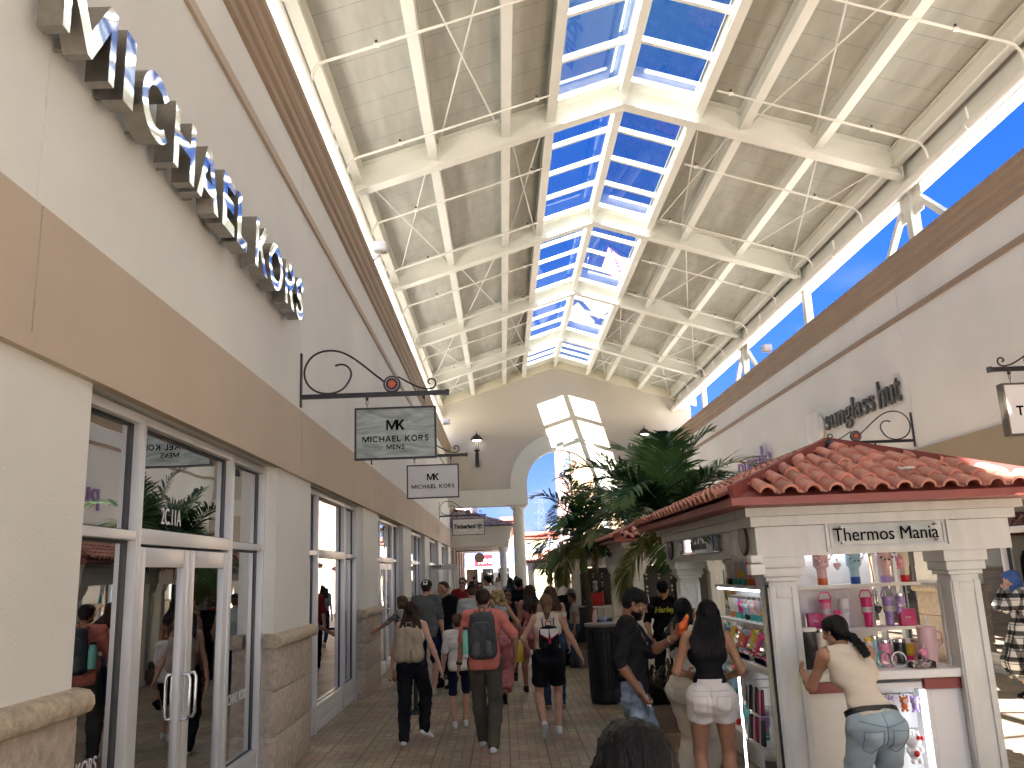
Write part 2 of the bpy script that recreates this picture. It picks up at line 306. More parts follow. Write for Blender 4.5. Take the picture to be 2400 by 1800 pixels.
# ---------------- the two store buildings ----------------
XL, XR, YE = -2.27, 7.62, 36.8
M_inner = mat('shop_interior_wall', (.50, .46, .41), .8, noise=.1, nscale=1)
M_infl = mat('shop_interior_floor', (.16, .13, .11), .4, noise=.2, nscale=2)
M_oak = mat('warm_oak_display', (.42, .22, .07), .5, noise=.3, nscale=3, stretch=(1, 1, 6))
def side(sx):
    """sx=-1 left building, +1 right; returns f(out, y, z): out = metres proud of the wall towards the passage"""
    x0 = XL if sx < 0 else XR
    return lambda o, y, z: (x0 - sx * o, y, z)
def sbox(mb, sx, o0, o1, y0, y1, z0, z1):
    f = side(sx); a = f(o0, 0, 0)[0]; b = f(o1, 0, 0)[0]
    return mb.box(min(a, b), max(a, b), y0, y1, z0, z1)
def storefront(root, sx, y0, y1, door=True, name='shop_window', mull=None, dark=False):
    H = 3.0; rec = -.11; Ls = y1 - y0
    m1 = mull[0] if mull else y0 + .25 * Ls; m2 = mull[1] if mull else y0 + .735 * Ls
    fr = MB(); fw = .06; dep = .13
    def vb(y, z0, z1, w=fw): sbox(fr, sx, rec - dep, rec, y - w / 2, y + w / 2, z0, z1)
    def hb(ya, yb, z, w=fw): sbox(fr, sx, rec - dep, rec - .003, ya, yb, z - w / 2, z + w / 2)
    vb(y0 + .03, 0, H); vb(y1 - .03, 0, H); vb(m1, 0, H, .07); vb(m2, 0, H, .07)
    hb(y0 + .06, y1 - .06, H - .03); hb(y0 + .06, m1 - .035, 2.2); hb(m1 + .035, m2 - .035, 2.2, .1); hb(m2 + .035, y1 - .06, 2.2)
    segs = [(y0 + .06, m1 - .035), (m2 + .035, y1 - .06)] + ([] if door else [(m1 + .035, m2 - .035)])
    for a, b in segs:
        hb(a, b, .30, .05); sbox(fr, sx, rec - dep + .02, rec - .02, a, b, 0, .13); sbox(fr, sx, rec - dep + .01, rec - .012, a, b, .14, .272)
    w = fr.build(name, M_alu, root, bevel=.004)
    gk = MB()
    for a, b in [(y0 + .06, m1 - .035), (m1 + .035, m2 - .035), (m2 + .035, y1 - .06)]:
        for z0, z1 in ((2.25 if (a, b) == (m1 + .035, m2 - .035) else 2.23, H - .06),) + (() if (door and abs(a - m1 - .035) < 1e-6) else ((.325, 2.17),)):
            for u, v in ((a, a + .025), (b - .06, b)): sbox(gk, sx, rec - .085, rec - .06, u, v, z0, z1)
            for u, v in ((z0, z0 + .012), (z1 - .022, z1)): sbox(gk, sx, rec - .083, rec - .062, a + .025, b - .06, u, v)
    gk.build('gasket', M_gasket, w)
    gl = MB(); f = side(sx)
    def pane(a, b, z0, z1): sbox(gl, sx, rec - .078, rec - .070, a, b, z0, z1)
    for a, b in [(y0 + .03, m1), (m1, m2), (m2, y1 - .03)]:
        pane(a, b, 2.2, H - .02)
        if not (door and a == m1): pane(a, b, .3, 2.2)
    gl.build('glass', M_glass, w)
    if door:
        mid = (m1 + m2) / 2
        for k, (a, b) in enumerate(((m1 + .04, mid - .006), (mid + .006, m2 - .04))):
            d = MB(); o0, o1 = rec - .07, rec - .012
            for u, v, z0, z1 in ((a, a + .11, .01, 2.13), (b - .11, b, .01, 2.13)): sbox(d, sx, o0, o1, u, v, z0, z1)
            sbox(d, sx, o0 + .002, o1 - .002, a + .11, b - .11, 2.0, 2.13); sbox(d, sx, o0 + .002, o1 - .002, a + .11, b - .11, .01, .24)
            dd = d.build('door', M_alu, root, bevel=.004)
            g = MB(); sbox(g, sx, rec - .045, rec - .038, a + .1, b - .1, .23, 2.01); g.build('glass', M_glass, dd)
            h = MB(); yy = (b - .055) if k == 0 else (a + .055)
            pts = [f(rec - .012, yy, .92), f(rec + .035, yy, .92), f(rec + .05, yy, .95), f(rec + .05, yy, 1.2), f(rec + .035, yy, 1.23), f(rec - .012, yy, 1.23)]
            h.tube([Vector(p) for p in pts], .013, 10)
            h.tube([f(rec - .06, a + .11, 1.02), f(rec - .1, a + .12, 1.02), f(rec - .1, b - .12, 1.02), f(rec - .06, b - .11, 1.02)], .014, 8)
            h.build('handle', mat('satin_steel', (.62, .62, .62), .25, metal=1), dd, smooth=True)
    return w
CORN = [(0, 6.84), (.045, 6.86), (.045, 6.955), (.085, 6.985), (.085, 7.09), (.10, 7.10), (.13, 7.15), (.13, 7.24), (.17, 7.28), (.17, 7.36), (0, 7.36)]
def building(sx, name, label, mw, mband, y0, y1, joints, wins, bandx=0.03):
    root = thing(name, label, 'building', (side(sx)(-1, (y0 + y1) / 2, 0)))
    # wall panels with real joints
    w = MB(); ys = [y0] + [j for j in joints if y0 < j < y1] + [y1]
    sbox(w, sx, -.34, -.02, y0, y1, 3.02, 7.30)
    for a, b in zip(ys[:-1], ys[1:]): sbox(w, sx, -.02, 0, a + .006, b - .006, 3.76, 6.2); sbox(w, sx, -.02, 0, a + .006, b - .006, 6.3, 7.0)
    # piers between the windows
    edges = [y0] + [v for a in wins for v in a[:2]] + [y1]
    piers = [(edges[i], edges[i + 1]) for i in range(0, len(edges), 2)]
    for a, b in piers: sbox(w, sx, -.34, 0, a, b, 0, 3.02)
    w.build('wall', mw, root)
    bd = MB()
    for a, b in zip(ys[:-1], ys[1:]): sbox(bd, sx, -.02, bandx, a + .006, b - .006, 3.09, 3.76); sbox(bd, sx, -.02, .05, a + .002, b - .002, 3.0, 3.085)
    bd.build('band', mband, root)
    mo = MB(); sbox(mo, sx, -.02, .035, y0, y1, 6.2, 6.3); mo.build('molding', M_corn if sx > 0 else M_band, root)
    c = MB(); f = side(sx)
    cy = sorted([y0, y1] + [j + 1.2 for j in joints if y0 < j + 1.2 < y1])
    for a, b in zip(cy[:-1], cy[1:]):
        c.prism([(p[0], p[1]) for p in CORN], b - a - .006, lambda o, z, t, a=a: f(o, a + t, z))
    c.build('cornice', M_corn, root)
    for a, b in piers:
        a2, b2 = max(a, -1), b
        if b2 - a2 < .3: continue
        st = MB(); zc = [0, .42, .83, 1.24]
        for i in range(3):
            sbox(st, sx, -.10, .035, a2 - .02, b2 + .02, zc[i] + .004, zc[i + 1] - .004)
        st.build('stone_base', M_stone, root, bevel=.006)
        cp = MB(); prof = [(-.08, 1.235), (.05, 1.235), (.085, 1.25), (.10, 1.285), (.095, 1.325), (.07, 1.355), (.0, 1.37), (-.08, 1.37)]
        cp.prism(prof, b2 - a2 + .14, lambda o, z, t: f(o, a2 - .07 + t, z)); cp.build('stone_cap', M_cap, root, bevel=.006)
    for i, wn in enumerate(wins):
        storefront(root, sx, wn[0], wn[1], door=wn[2])
    # interior shell
    it = MB(); sbox(it, sx, -6.3, -6.2, y0, y1, 0, 3.2); sbox(it, sx, -6.2, -.35, y0, y0 + .1, 0, 3.2); sbox(it, sx, -6.2, -.35, y1 - .1, y1, 0, 3.2); sbox(it, sx, -6.3, -.34, y0, y1, 3.2, 3.3)
    it.build('interior_wall', M_inner, root)
    fl = MB(); sbox(fl, sx, -6.2, -.28, y0 + .1, y1 - .1, -.02, .012); fl.build('interior_floor', M_infl, root)
    return root
JL = [-1.6, 3.95, 9.52, 15.15, 20.75, 26.4, 32.0]
WL = [(-1.2, 2.85, False), (4.65, 8.62, True), (10.15, 14.05, False), (15.75, 19.72, True), (21.4, 25.2, False), (26.8, 30.5, False), (32.3, 36.1, True)]
bl = building(-1, 'store_building', 'long cream stucco shop row with tan band and white framed windows along the left', M_wall, M_band, -15, 37.6, JL, WL)
JR = [-1.5, 4.0, 9.6, 15.12, 20.5, 25.6, 31.2]
WR = [(-1.2, 2.9, False), (4.7, 8.6, False), (10.2, 14.3, False), (15.87, 19.9, True), (21.4, 25.3, False), (26.9, 30.6, True), (32.3, 36.0, False)]
br = building(1, 'store_building', 'cream shop row with deep brown cornice behind the kiosk on the right', M_wallR, M_bandR, -15, 37.6, JR, WR)
# shop furniture seen dimly through the glass
def rack(x, y, sx, label, cols, nm='clothes_rack'):
    t = thing(nm, label, 'clothes rack', (x, y, .012), 0, 'racks inside the shops')
    m = MB(); m.tube([(x, y - .7, .02), (x, y - .7, 1.5), (x, y + .7, 1.5), (x, y + .7, .02)], .015, 6)
    m.bar((x - .25, y - .7, .03), (x + .25, y - .7, .03), .04, .03); m.bar((x - .25, y + .7, .03), (x + .25, y + .7, .03), .04, .03); m.build('rail', M_iron, t)
    rr = random.Random(int(y * 10)); g = MB()
    for k in range(12):
        yy = y - .6 + k * .105; h = rr.uniform(.6, .9); g.cur = k % 3
        g.prism([(-.22, 0), (.22, 0), (.2, h - .12), (.05, h), (-.05, h), (-.2, h - .12)], .05, lambda a, b, tt, yy=yy, h=h: (x + a, yy + tt, 1.46 - h + b))
    g.build('garment', cols, t)
C1 = mat('garment_dark', (.03, .03, .04), .9); C2 = mat('garment_tan', (.35, .27, .18), .9); C3 = mat('garment_red', (.35, .04, .05), .9); C4 = mat('garment_cream', (.6, .56, .48), .9)
rack(-4.0, 6.2, -1, 'clothes rack inside the left shop behind its double door', [C1, C4, C3]); rack(-3.9, 12.0, -1, 'clothes rack inside the left shop behind its second window', [C2, C1, C4])
rack(-4.0, 22.8, -1, 'clothes rack inside the left shop behind its fourth window', [C1, C3, C2])
def cabinet(x, y, lab):
    t = thing('display_cabinet', lab, 'cabinet', (x, y, .012), 0, 'display cabinets inside the shops')
    m = MB(); m.box(x - .25, x + .25, y - .5, y + .5, .012, .5); m.box(x - .25, x - .2, y - .5, y + .5, .5, 2.3); m.box(x - .2, x + .25, y - .5, y - .46, .5, 2.3); m.box(x - .2, x + .25, y + .46, y + .5, .5, 2.3)
    for z in (1.0, 1.45, 1.9, 2.26): m.box(x - .2, x + .25, y - .46, y + .46, z, z + .03)
    m.build('case', M_white, t)
    g = MB()
    for z in (.5, 1.03, 1.48, 1.93):
        for k in range(3): g.cur = (k + int(z * 3)) % 3; g.box(x - .12, x + .12, y - .38 + k * .27, y - .2 + k * .27, z + .001, z + .2)
    g.build('handbag', [C2, C1, C3], t, bevel=.015)
cabinet(-3.6, 4.9, 'white cabinet of handbags inside the shop beside its nearest window'); cabinet(-5.6, 6.4, 'white cabinet of handbags on the back wall of the left shop'); cabinet(-3.7, 11.2, 'white cabinet of handbags inside the second window on the left')
t = thing('display_cabinet', 'warm wooden display frame glowing inside the right shop window', 'cabinet', (8.6, 11.9, .012)); m = MB()
for k in range(5): m.box(8.5, 8.6, 10.6 + k * .66, 10.68 + k * .66, .012, 2.95)
for z in (.6, 1.3, 2.0, 2.6, 2.9): m.box(8.5, 8.6, 10.68, 13.24, z, z + .07) if False else [m.box(8.5, 8.598, 10.68 + k * .66, 11.26 + k * .66, z, z + .07) for k in range(4)]
m.build('frame', M_oak, t); mm = MB()
for k in range(4): mm.box(8.42, 8.47, 10.9 + k * .66, 10.96 + k * .66, 2.82, 2.86)
mm.build('spotlight', mat('warm_lamp', (1, .8, .5), .5, emit=(1, .68, .32), estr=30), t)
# door number, faint window lettering
def text_mesh(s, size, ext=.004, off=0.0, xs=1.0, shear=0.0, space=1.0):
    c = bpy.data.curves.new('t', 'FONT'); c.body = s; c.size = size; c.extrude = ext; c.offset = off; c.shear = shear; c.space_character = space
    c.align_x = 'CENTER'; c.align_y = 'CENTER'; c.resolution_u = 4
    o = bpy.data.objects.new('t', c); COL.objects.link(o)
    dg = bpy.context.evaluated_depsgraph_get(); me = bpy.data.meshes.new_from_object(o.evaluated_get(dg))
    bpy.data.objects.remove(o); bpy.data.curves.remove(c)
    if xs != 1: me.transform(Matrix.Diagonal((xs, 1, 1, 1)))
    return me
def text(name, s, size, M, mats, parent=None, **k):
    me = text_mesh(s, size, **k)
    if parent is not None: me.transform(WM(parent).inverted() @ M)
    else: me.transform(M)
    me.materials.clear()
    for m in (mats if isinstance(mats, (list, tuple)) else [mats]): me.materials.append(m)
    o = bpy.data.objects.new(name, me); COL.objects.link(o)
    if parent is not None: o.parent = parent
    return o
def frameM(loc, ex, ey):     # text x axis -> ex, y axis -> ey
    ex = Vector(ex).normalized(); ey = Vector(ey).normalized(); ez = ex.cross(ey)
    M = Matrix((ex, ey, ez)).transposed().to_4x4(); M.translation = Vector(loc); return M
M_vinyl = mat('white_vinyl', (.75, .76, .76), .6)
RO = -.11 - .068
text('door_number', '2C.11A', .17, frameM((XL + RO, 6.35, 2.36), (0, 1, 0), (0, 0, 1)), M_vinyl, bl, ext=.001, xs=.72)
text('window_lettering', 'MICHAEL KORS', .125, frameM((XL + RO, 5.03, .86), (0, 1, 0), (0, 0, 1)), M_vinyl, bl, ext=.001, xs=.82)
text('window_lettering', 'MICHAEL KORS', .125, frameM((XL + RO, 8.05, .86), (0, 1, 0), (0, 0, 1)), M_vinyl, bl, ext=.001, xs=.75)
# ---------------- wall lettering: eleven polished letters on studs ----------------
wl = thing('wall_lettering', 'large polished steel letters MICHAEL KORS across the left wall above the band', 'sign letters', (XL, 6.4, 4.6))
def _strip(pts, w):
    P = [Vector((p[0], p[1])) for p in pts]; n = len(P); Lf = []; Rt = []
    for i in range(n):
        t = (P[min(i + 1, n - 1)] - P[max(i - 1, 0)]).normalized(); nn = Vector((-t.y, t.x)) * w / 2
        Lf.append(tuple(P[i] + nn)); Rt.append(tuple(P[i] - nn))
    return [[Lf[i], Lf[i + 1], Rt[i + 1], Rt[i]] for i in range(n - 1)]
def glyph(ch, w=.22, v=.18):
    """sans capitals in a unit cell; w = vertical stroke, v = horizontal stroke thickness"""
    R = lambda a, b, c, d: [(a, c), (b, c), (b, d), (a, d)]
    if ch == 'I': return [R(0, 1, 0, 1)]
    if ch == 'M': w = w * .82; return [[(0, 0), (0, 1), (w * 1.35, 1), (.5, .36), (1 - w * 1.35, 1), (1, 1), (1, 0), (1 - w, 0), (1 - w, .68), (.5 + w * .36, .02), (.5 - w * .36, .02), (w, .68), (w, 0)]]
    if ch == 'N': return [[(0, 0), (0, 1), (w * 1.1, 1), (1 - w, .36), (1 - w, 1), (1, 1), (1, 0), (1 - w * 1.1, 0), (w, .64), (w, 0)]]
    if ch == 'H': m0, m1 = .5 - v / 2, .5 + v / 2; return [[(0, 0), (0, 1), (w, 1), (w, m1), (1 - w, m1), (1 - w, 1), (1, 1), (1, 0), (1 - w, 0), (1 - w, m0), (w, m0), (w, 0)]]
    if ch == 'E': m0, m1 = .51 - v / 2, .51 + v / 2; w *= 1.15; return [[(0, 0), (0, 1), (1, 1), (1, 1 - v), (w, 1 - v), (w, m1), (.92, m1), (.92, m0), (w, m0), (w, v), (1, v), (1, 0)]]
    if ch == 'L': w *= 1.15; return [[(0, 0), (0, 1), (w, 1), (w, v), (1, v), (1, 0)]]
    if ch == 'T': return [[(.5 - w / 2, 0), (.5 - w / 2, 1 - v), (0, 1 - v), (0, 1), (1, 1), (1, 1 - v), (.5 + w / 2, 1 - v), (.5 + w / 2, 0)]]
    if ch == 'K': return [[(0, 0), (0, 1), (w, 1), (w, .56), (1 - w * 1.4, 1), (1, 1), (.24 + w * 1.1, .52), (1.02, 0), (1 - w * 1.35, 0), (w + .12, .42), (w, .32), (w, 0)]]
    if ch == 'A':
        k = .5 - w * .56
        l = [(0, 0), (w * 1.1, 0), (w * 1.1 + .075, .22), (.5, .22), (.5, .22 + v), (w * 1.1 + .135, .22 + v), (.5, .76), (.5, 1), (k, 1)]
        return [l, [(1 - a, b) for a, b in reversed(l)]]
    def arc(cx, cy, rx, ry, a0, a1, n=16): return [(cx + rx * cos(radians(a0 + (a1 - a0) * i / n)), cy + ry * sin(radians(a0 + (a1 - a0) * i / n))) for i in range(n + 1)]
    def band(o, i): return [[o[k], o[k + 1], i[k + 1], i[k]] for k in range(len(o) - 1)]
    if ch == 'O': return band(arc(.5, .5, .5, .5, 0, 360, 28), arc(.5, .5, .5 - w, .5 - v, 0, 360, 28))
    if ch == 'C': return band(arc(.53, .5, .53, .5, 42, 318, 22), arc(.53, .5, .53 - w, .5 - v, 42, 318, 22))
    if ch == 'U': return [R(0, w, .4, 1), R(1 - w, 1, .4, 1)] + band(arc(.5, .4, .5, .4, 180, 360), arc(.5, .4, .5 - w, .4 - v, 180, 360))
    if ch == 'R': return [R(0, w, 0, 1), R(w, .55, 1 - v, 1), R(w, .55, .42, .42 + v)] + band(arc(.55, .71, .42, .29, -90, 90, 12), arc(.55, .71, .42 - w, .29 - v, -90, 90, 12)) + [[(.40, .42), (.40 + w * 1.2, .42), (1.03, 0), (1.03 - w * 1.3, 0)]]
    if ch == 'S':
        pts = [(.88, .80), (.74, .89), (.52, .915), (.30, .87), (.16, .74), (.22, .61), (.42, .54), (.62, .48), (.82, .39), (.86, .25), (.72, .13), (.50, .085), (.27, .11), (.10, .22)]
        return _strip(pts, v * 1.05)
    return [R(0, 1, 0, 1)]
GW = dict(I=.22, M=1.12, N=.86, H=.84, E=.64, L=.58, T=.74, K=.84, A=.95, O=1.02, C=.94, U=.82, R=.80, S=.74)
def caps(name, s, h, M, m, parent, w=.215, v=.185, ext=.003, gap=.17, xs=1.0):
    tot = sum(GW.get(c, .4) * (1 if c != ' ' else 1) for c in s) + gap * (len(s) - 1); x = -tot / 2; mb = MB()
    for c in s:
        gw = GW.get(c, .4)
        if c != ' ':
            ww = w / gw * .8 if c != 'I' else 1
            for pl in glyph(c, ww, v): mb.prism([((x + a * gw) * h * xs, (b - .5) * h) for a, b in pl], ext, lambda a, b, t: tuple(M @ Vector((a, b, t))))
        x += gw + gap
    return mb.build(name, m, parent)
def letter(ch, yc, w, z0=4.6, h=.45, dep=.13, o0=.06):
    asp = w / h; ww = .24 / asp * .78 if ch != 'I' else 1
    fr = MB(); 
    for pl in glyph(ch, min(ww, .4), .2): fr.prism([(a, b) for a, b in pl], dep, lambda a, b, t: (XL + o0 + t, yc + (a - .5) * w, z0 + b * h))
    o = fr.build('letter', [M_chrome, M_chside], wl); me = o.data
    for f in me.polygons: f.material_index = 0 if f.normal.x > .9 else 1
    st = MB(); st.tube([(XL, yc, z0 + .05), (XL + o0 + .01, yc, z0 + .05)], .008, 6); st.build('stud', M_chside, o)
LET = [('M', 3.98, .56), ('I', 4.44, .13), ('C', 4.83, .43), ('H', 5.32, .38), ('A', 5.80, .46), ('E', 6.27, .29), ('L', 6.63, .27), ('K', 7.21, .38), ('O', 7.70, .50), ('R', 8.24, .36), ('S', 8.66, .34)]
for ch, yc, w in LET: letter(ch, yc, w)
# ---------------- the canopy roof ----------------
XC = 2.65
FY = [-7.8, -2.15, 3.5, 9.15, 14.8, 20.45, 26.1, 31.75]
def zd(d): return 11.15 - .32 * d
def rp_(s, d, y, dz=0): return (XC + s * d, y, zd(d) + dz)
roof = thing('canopy_roof', 'white steel gabled canopy roof with a glazed ridge over the walkway', 'roof', (XC, 17, 9))
Y0, Y1 = -13.4, 36.75
for fy in FY:
    m = MB()
    for t0, t1, hw in ((0, .03, .13), (.03, .52, .014), (.52, .55, .13)):
        pl = [(-5.2, zd(5.2) - t0), (0, zd(0) - t0), (5.2, zd(5.2) - t0), (5.2, zd(5.2) - t1), (0, zd(0) - t1), (-5.2, zd(5.2) - t1)]
        for pp in (pl[:2] + pl[4:], pl[1:5]): m.prism(pp, hw * 2, lambda a, b, t, hw=hw: (XC + a, fy - hw + t, b))
    # bolts below the ridge
    for s in (-1, 1):
        for i in range(3):
            for j in range(2):
                d = .62 + j * .12; p = rp_(s, d, fy - .02, -.2 - i * .07); m.tube([p, (p[0], p[1] - .015, p[2])], .014, 6)
        m.box(*sorted((XC + s * 5.2, XC + s * 5.23)), fy - .13, fy + .13, zd(5.2) - .6, zd(5.2) + .02)
    m.build('frame', M_steel, roof)
pur = [0.0, 1.42, 2.3, 3.7, 5.12]
for d in pur:
    for s in ((1,) if d == 0 else (-1, 1)):
        m = MB()
        for a, b in zip([Y0] + FY, FY + [Y1]):
            if b - a < .5: continue
            w = .16 if d == 0 else .18
            dz = -.02 if d == 0 else 0
            top = .14 if d == 0 else .02
            p = rp_(s, d, a + .02, dz); q = rp_(s, d, b - .02, dz)
            m.box(p[0] - w / 2, p[0] + w / 2, a + .02, b - .02, p[2] - .38, p[2] - .355)
            m.box(p[0] - .012, p[0] + .012, a + .02, b - .02, p[2] - .355, p[2] - top)
            m.box(p[0] - w / 2, p[0] + w / 2, a + .02, b - .02, p[2] - top - .025, p[2] - top)
        m.build('ridge_beam' if d == 0 else 'purlin', M_steel, roof)
# deck panels
for s in (-1, 1):
    for a, b in zip([Y0] + FY, FY + [Y1]):
        m = MB(); A = rp_(s, 1.42, a); B = rp_(s, 5.62, a)
        n = (0, 0, .06)
        v = [(A[0], a, A[2]), (B[0], a, B[2]), (B[0], b, B[2]), (A[0], b, A[2])]
        m.add(v + [(x, y, z + .06) for x, y, z in v], [(0, 1, 2, 3), (4, 5, 6, 7), (0, 1, 5, 4), (1, 2, 6, 5), (2, 3, 7, 6), (3, 0, 4, 7)])
        m.build('deck', M_deck, roof)
    # fascia gutter along the eave
    m = MB(); x0, x1 = sorted((XC + s * 5.32, XC + s * 5.34)); xa, xb = sorted((XC + s * 5.34, XC + s * 5.6))
    m.box(x0, x1, Y0, Y1, 8.62, zd(5.33) - .002); m.box(xa, xb, Y0, Y1, 8.62, 8.66); xa, xb = sorted((XC + s * 5.58, XC + s * 5.64)); m.box(xa, xb, Y0, Y1, 8.665, 9.42)
    m.build('gutter', M_steel, roof)
    # angle clips along purlins
    m = MB()
    for d, o in ((1.42, .1), (2.3, .1), (3.7, -.1), (3.7, .1)):
        x = XC + s * (d + o)
        m.box(x - .006, x + .006, Y0, Y1, zd(d + o) - .07, zd(d + o) - .003)
    m.build('deck_angle', M_deck, roof)
# glazed ridge
for s in (-1, 1):
    for a, b in zip([Y0] + FY, FY + [Y1]):
        if b - a < 2: continue
        g = MB(); dz = -.10
        ya, yb = a + .3, (b - .3 if b < 36 else b - 1.1)
        P = [rp_(s, .06, ya, dz), rp_(s, 1.36, ya, dz), rp_(s, 1.36, yb, dz), rp_(s, .06, yb, dz)]
        g.add(P, [(0, 1, 2, 3)])
        go = g.build('skylight_glass', M_sky_glass, roof)
        m = MB()
        k = ya
        while k < yb + .01:
            m.bar(rp_(s, .04, k, -.11), rp_(s, 1.4, k, -.11), .085, .09); k += (yb - ya) / 4
        m.bar(rp_(s, 1.38, a + .02, -.11), rp_(s, 1.38, b - .02, -.11), .05, .09)
        m.bar(rp_(s, .05, a + .02, -.11), rp_(s, .05, b - .02, -.11), .05, .09)
        m.build('glazing_bar', M_steel, roof)
        c = MB()   # closed strip of sheet above each frame
        for u, v in ((a, ya - .045), (yb + .045, b)):
            if v - u < .05: continue
            P = [rp_(s, .03, u, -.12), rp_(s, 1.40, u, -.12), rp_(s, 1.40, v, -.12), rp_(s, .03, v, -.12)]
            c.add(P + [(x, y, z + .05) for x, y, z in P], [(0, 1, 2, 3), (4, 5, 6, 7), (0, 1, 5, 4), (1, 2, 6, 5), (2, 3, 7, 6), (3, 0, 4, 7)])
        c.build('flashing', M_steel, roof)
# bracing rods
for i, (a, b) in enumerate(zip(FY, FY[1:] + [Y1])):
    spans = [(2.42, 3.6)] if i % 2 == 1 else [(1.52, 2.22), (3.8, 5.0)]
    if b > 36: spans = [(1.52, 2.22), (3.8, 5.0)]
    for s in (-1, 1):
        for d0, d1 in spans:
            m = MB()
            m.tube([rp_(s, d0, a + .15, -.24), rp_(s, d1, b - .15, -.24)], .016, 6); m.tube([rp_(s, d1, a + .15, -.28), rp_(s, d0, b - .15, -.28)], .016, 6)
            for p in ((d0, a + .2), (d1, b - .2), (d1, a + .2), (d0, b - .2)): m.ball(rp_(s, p[0], p[1], -.26), .035, 8)
            m.build('bracing_rod', M_steel, roof)
# posts carrying the eaves (visible in the gap on the right)
for i, fy in enumerate(FY):
    for s in (-1, 1):
        m = MB(); x = XC + s * 5.35
        m.box(x - .09, x + .09, fy - .1, fy + .1, 6.5, 8.75)
        if i % 2 == 0:
            m.box(x - .012, x + .012, fy - .42, fy + .42, 8.12, 8.62)
            for sy in (-1, 1): m.bar((x, fy + sy * .36, 8.36), (x, fy + sy * 1.9, 7.0), .11, .11)
        m.build('post', M_steel, roof)
# conduit under the gutter
for s in (-1, 1):
    m = MB(); x = XC + s * 5.3; m.tube([(x, Y0, 8.70), (x, Y1, 8.70)], .022, 6); m.tube([(x - s * .03, Y0, 8.8), (x - s * .03, Y1, 8.8)], .014, 6); m.build('conduit', M_steel, roof)
# ---- fire mains and sprinkler lines ----
M_pipe = mat('white_painted_pipe', (.76, .75, .70), .3, noise=.04, nscale=3)
for s, lab in ((-1, 'thick white fire main pipe running along the left eave'), (1, 'thick white fire main pipe running along the right eave')):
    x = XC + s * 5.13; t = thing('fire_main_pipe', lab, 'pipe', (x, 17, 8.6), 0, 'fire main pipes'); m = MB(); m.tube([(x, Y0, 8.6), (x, Y1, 8.6)], .085, 14); m.build('pipe', M_pipe, t, smooth=True)
    k = 1.0
    while k < 36: m = MB(); m.tube([(x, k - .05, 8.6), (x, k + .05, 8.6)], .105, 14); m.box(x - .02, x + .02, k - .012, k + .012, 8.68, 8.95); m.build('coupling', M_pipe, t); k += 5.65
def sprinkler(s, y, label):
    t = thing('sprinkler_line', label, 'sprinkler pipe', (XC + s * 3.3, y, 9.7), 0, 'sprinkler lines under the roof'); m = MB()
    P = lambda d, dz=-.5: Vector(rp_(s, d, y, dz))
    m.tube([P(1.5), P(3.2), P(3.25), P(4.93), P(5.02, -.52), P(5.1, -.62), (XC + s * 5.13, y, 8.66)], [.018, .018, .024, .024, .024, .024, .024], 7)
    m.build('pipe', M_pipe, t, smooth=True)
    for d in (1.75, 4.2):
        h = MB(); hg = MB(); p = P(d); h.tube([p, p + Vector((0, 0, .045))], .012, 6); h.tube([p + Vector((-.04 * s, 0, 0.0)), p + Vector((.04 * s, 0, -.0))], .034, 8); hg.tube([p + Vector((0, 0, .045)), p + Vector((0, 0, .06)), p + Vector((0, 0, .085))], [.014, .022, .018], 8); h.build('fitting', M_pipe, t); hg.build('sprinkler_head', M_black, t)
    for d in (2.3, 3.7, 5.0): h = MB(); p = P(d - .1 if d < 5 else d); h.tube([p, Vector((p.x, p.y - .02, zd(d) - .36))], .005, 5); h.build('hanger', M_pipe, t)
ORD = ['first', 'second', 'third', 'fourth', 'fifth', 'sixth', 'seventh', 'eighth', 'ninth', 'tenth', 'eleventh', 'twelfth']
pys = [y for fy in FY[3:] for y in (fy + 1.6, fy + 4.45) if y < 36.2]
for s in (-1, 1):
    for i, y in enumerate(pys):
        sprinkler(s, y, 'thin white sprinkler pipe under the %s roof slope, %s counting from the camera' % ('left' if s < 0 else 'right', ORD[i]))
# small white floodlights on the cornices
def flood(loc, label, s, base):
    t = thing('floodlight', label, 'floodlight', loc, 0, 'white floodlights on the cornices'); x, y, z = loc; m = MB()
    m.box(x - .13, x + .13, y - .13, y + .08, z - .10, z + .10); m.build('housing', M_white, t, bevel=.05)
    m = MB(); m.box(x - .1, x + .1, y - .15, y - .131, z - .08, z + .08); m.build('lens', mat('frosted_lens', (.8, .82, .86), .3), t, bevel=.01)
    m = MB(); m.bar((x, y, z - .09), base, .03, .03); m.build('bracket', M_white, t)
flood((-1.98, 14.2, 7.6), 'white floodlight on the left cornice, the nearest one', -1, (-2.12, 14.2, 7.36)); flood((-1.9, 31.0, 7.4), 'white floodlight far along the left cornice beside the end wall', -1, (-2.12, 31.0, 7.3))
flood((7.35, 22.0, 7.5), 'white floodlight standing on the right cornice against the sky', 1, (7.47, 22, 7.36))
# ---------------- end wall with the arch ----------------
ew = thing('arch_wall', 'taupe gable end wall pierced by a round arch on columns', 'wall', (XC, YE, 4.7))
AX, AR, AZ = 2.67, 1.52, 5.5     # arch centre x, radius, spring height
TH = .6
def gz(x): return 11.14 - .32 * abs(x - XC)
m = MB()
NA = 40; arc = [(AX + AR * cos(pi * k / NA), AZ + AR * sin(pi * k / NA)) for k in range(NA + 1)]   # right to left
xl, xr = -3.2, 8.6; zb = 4.72
for yy in (YE, YE + TH):
    pts = []
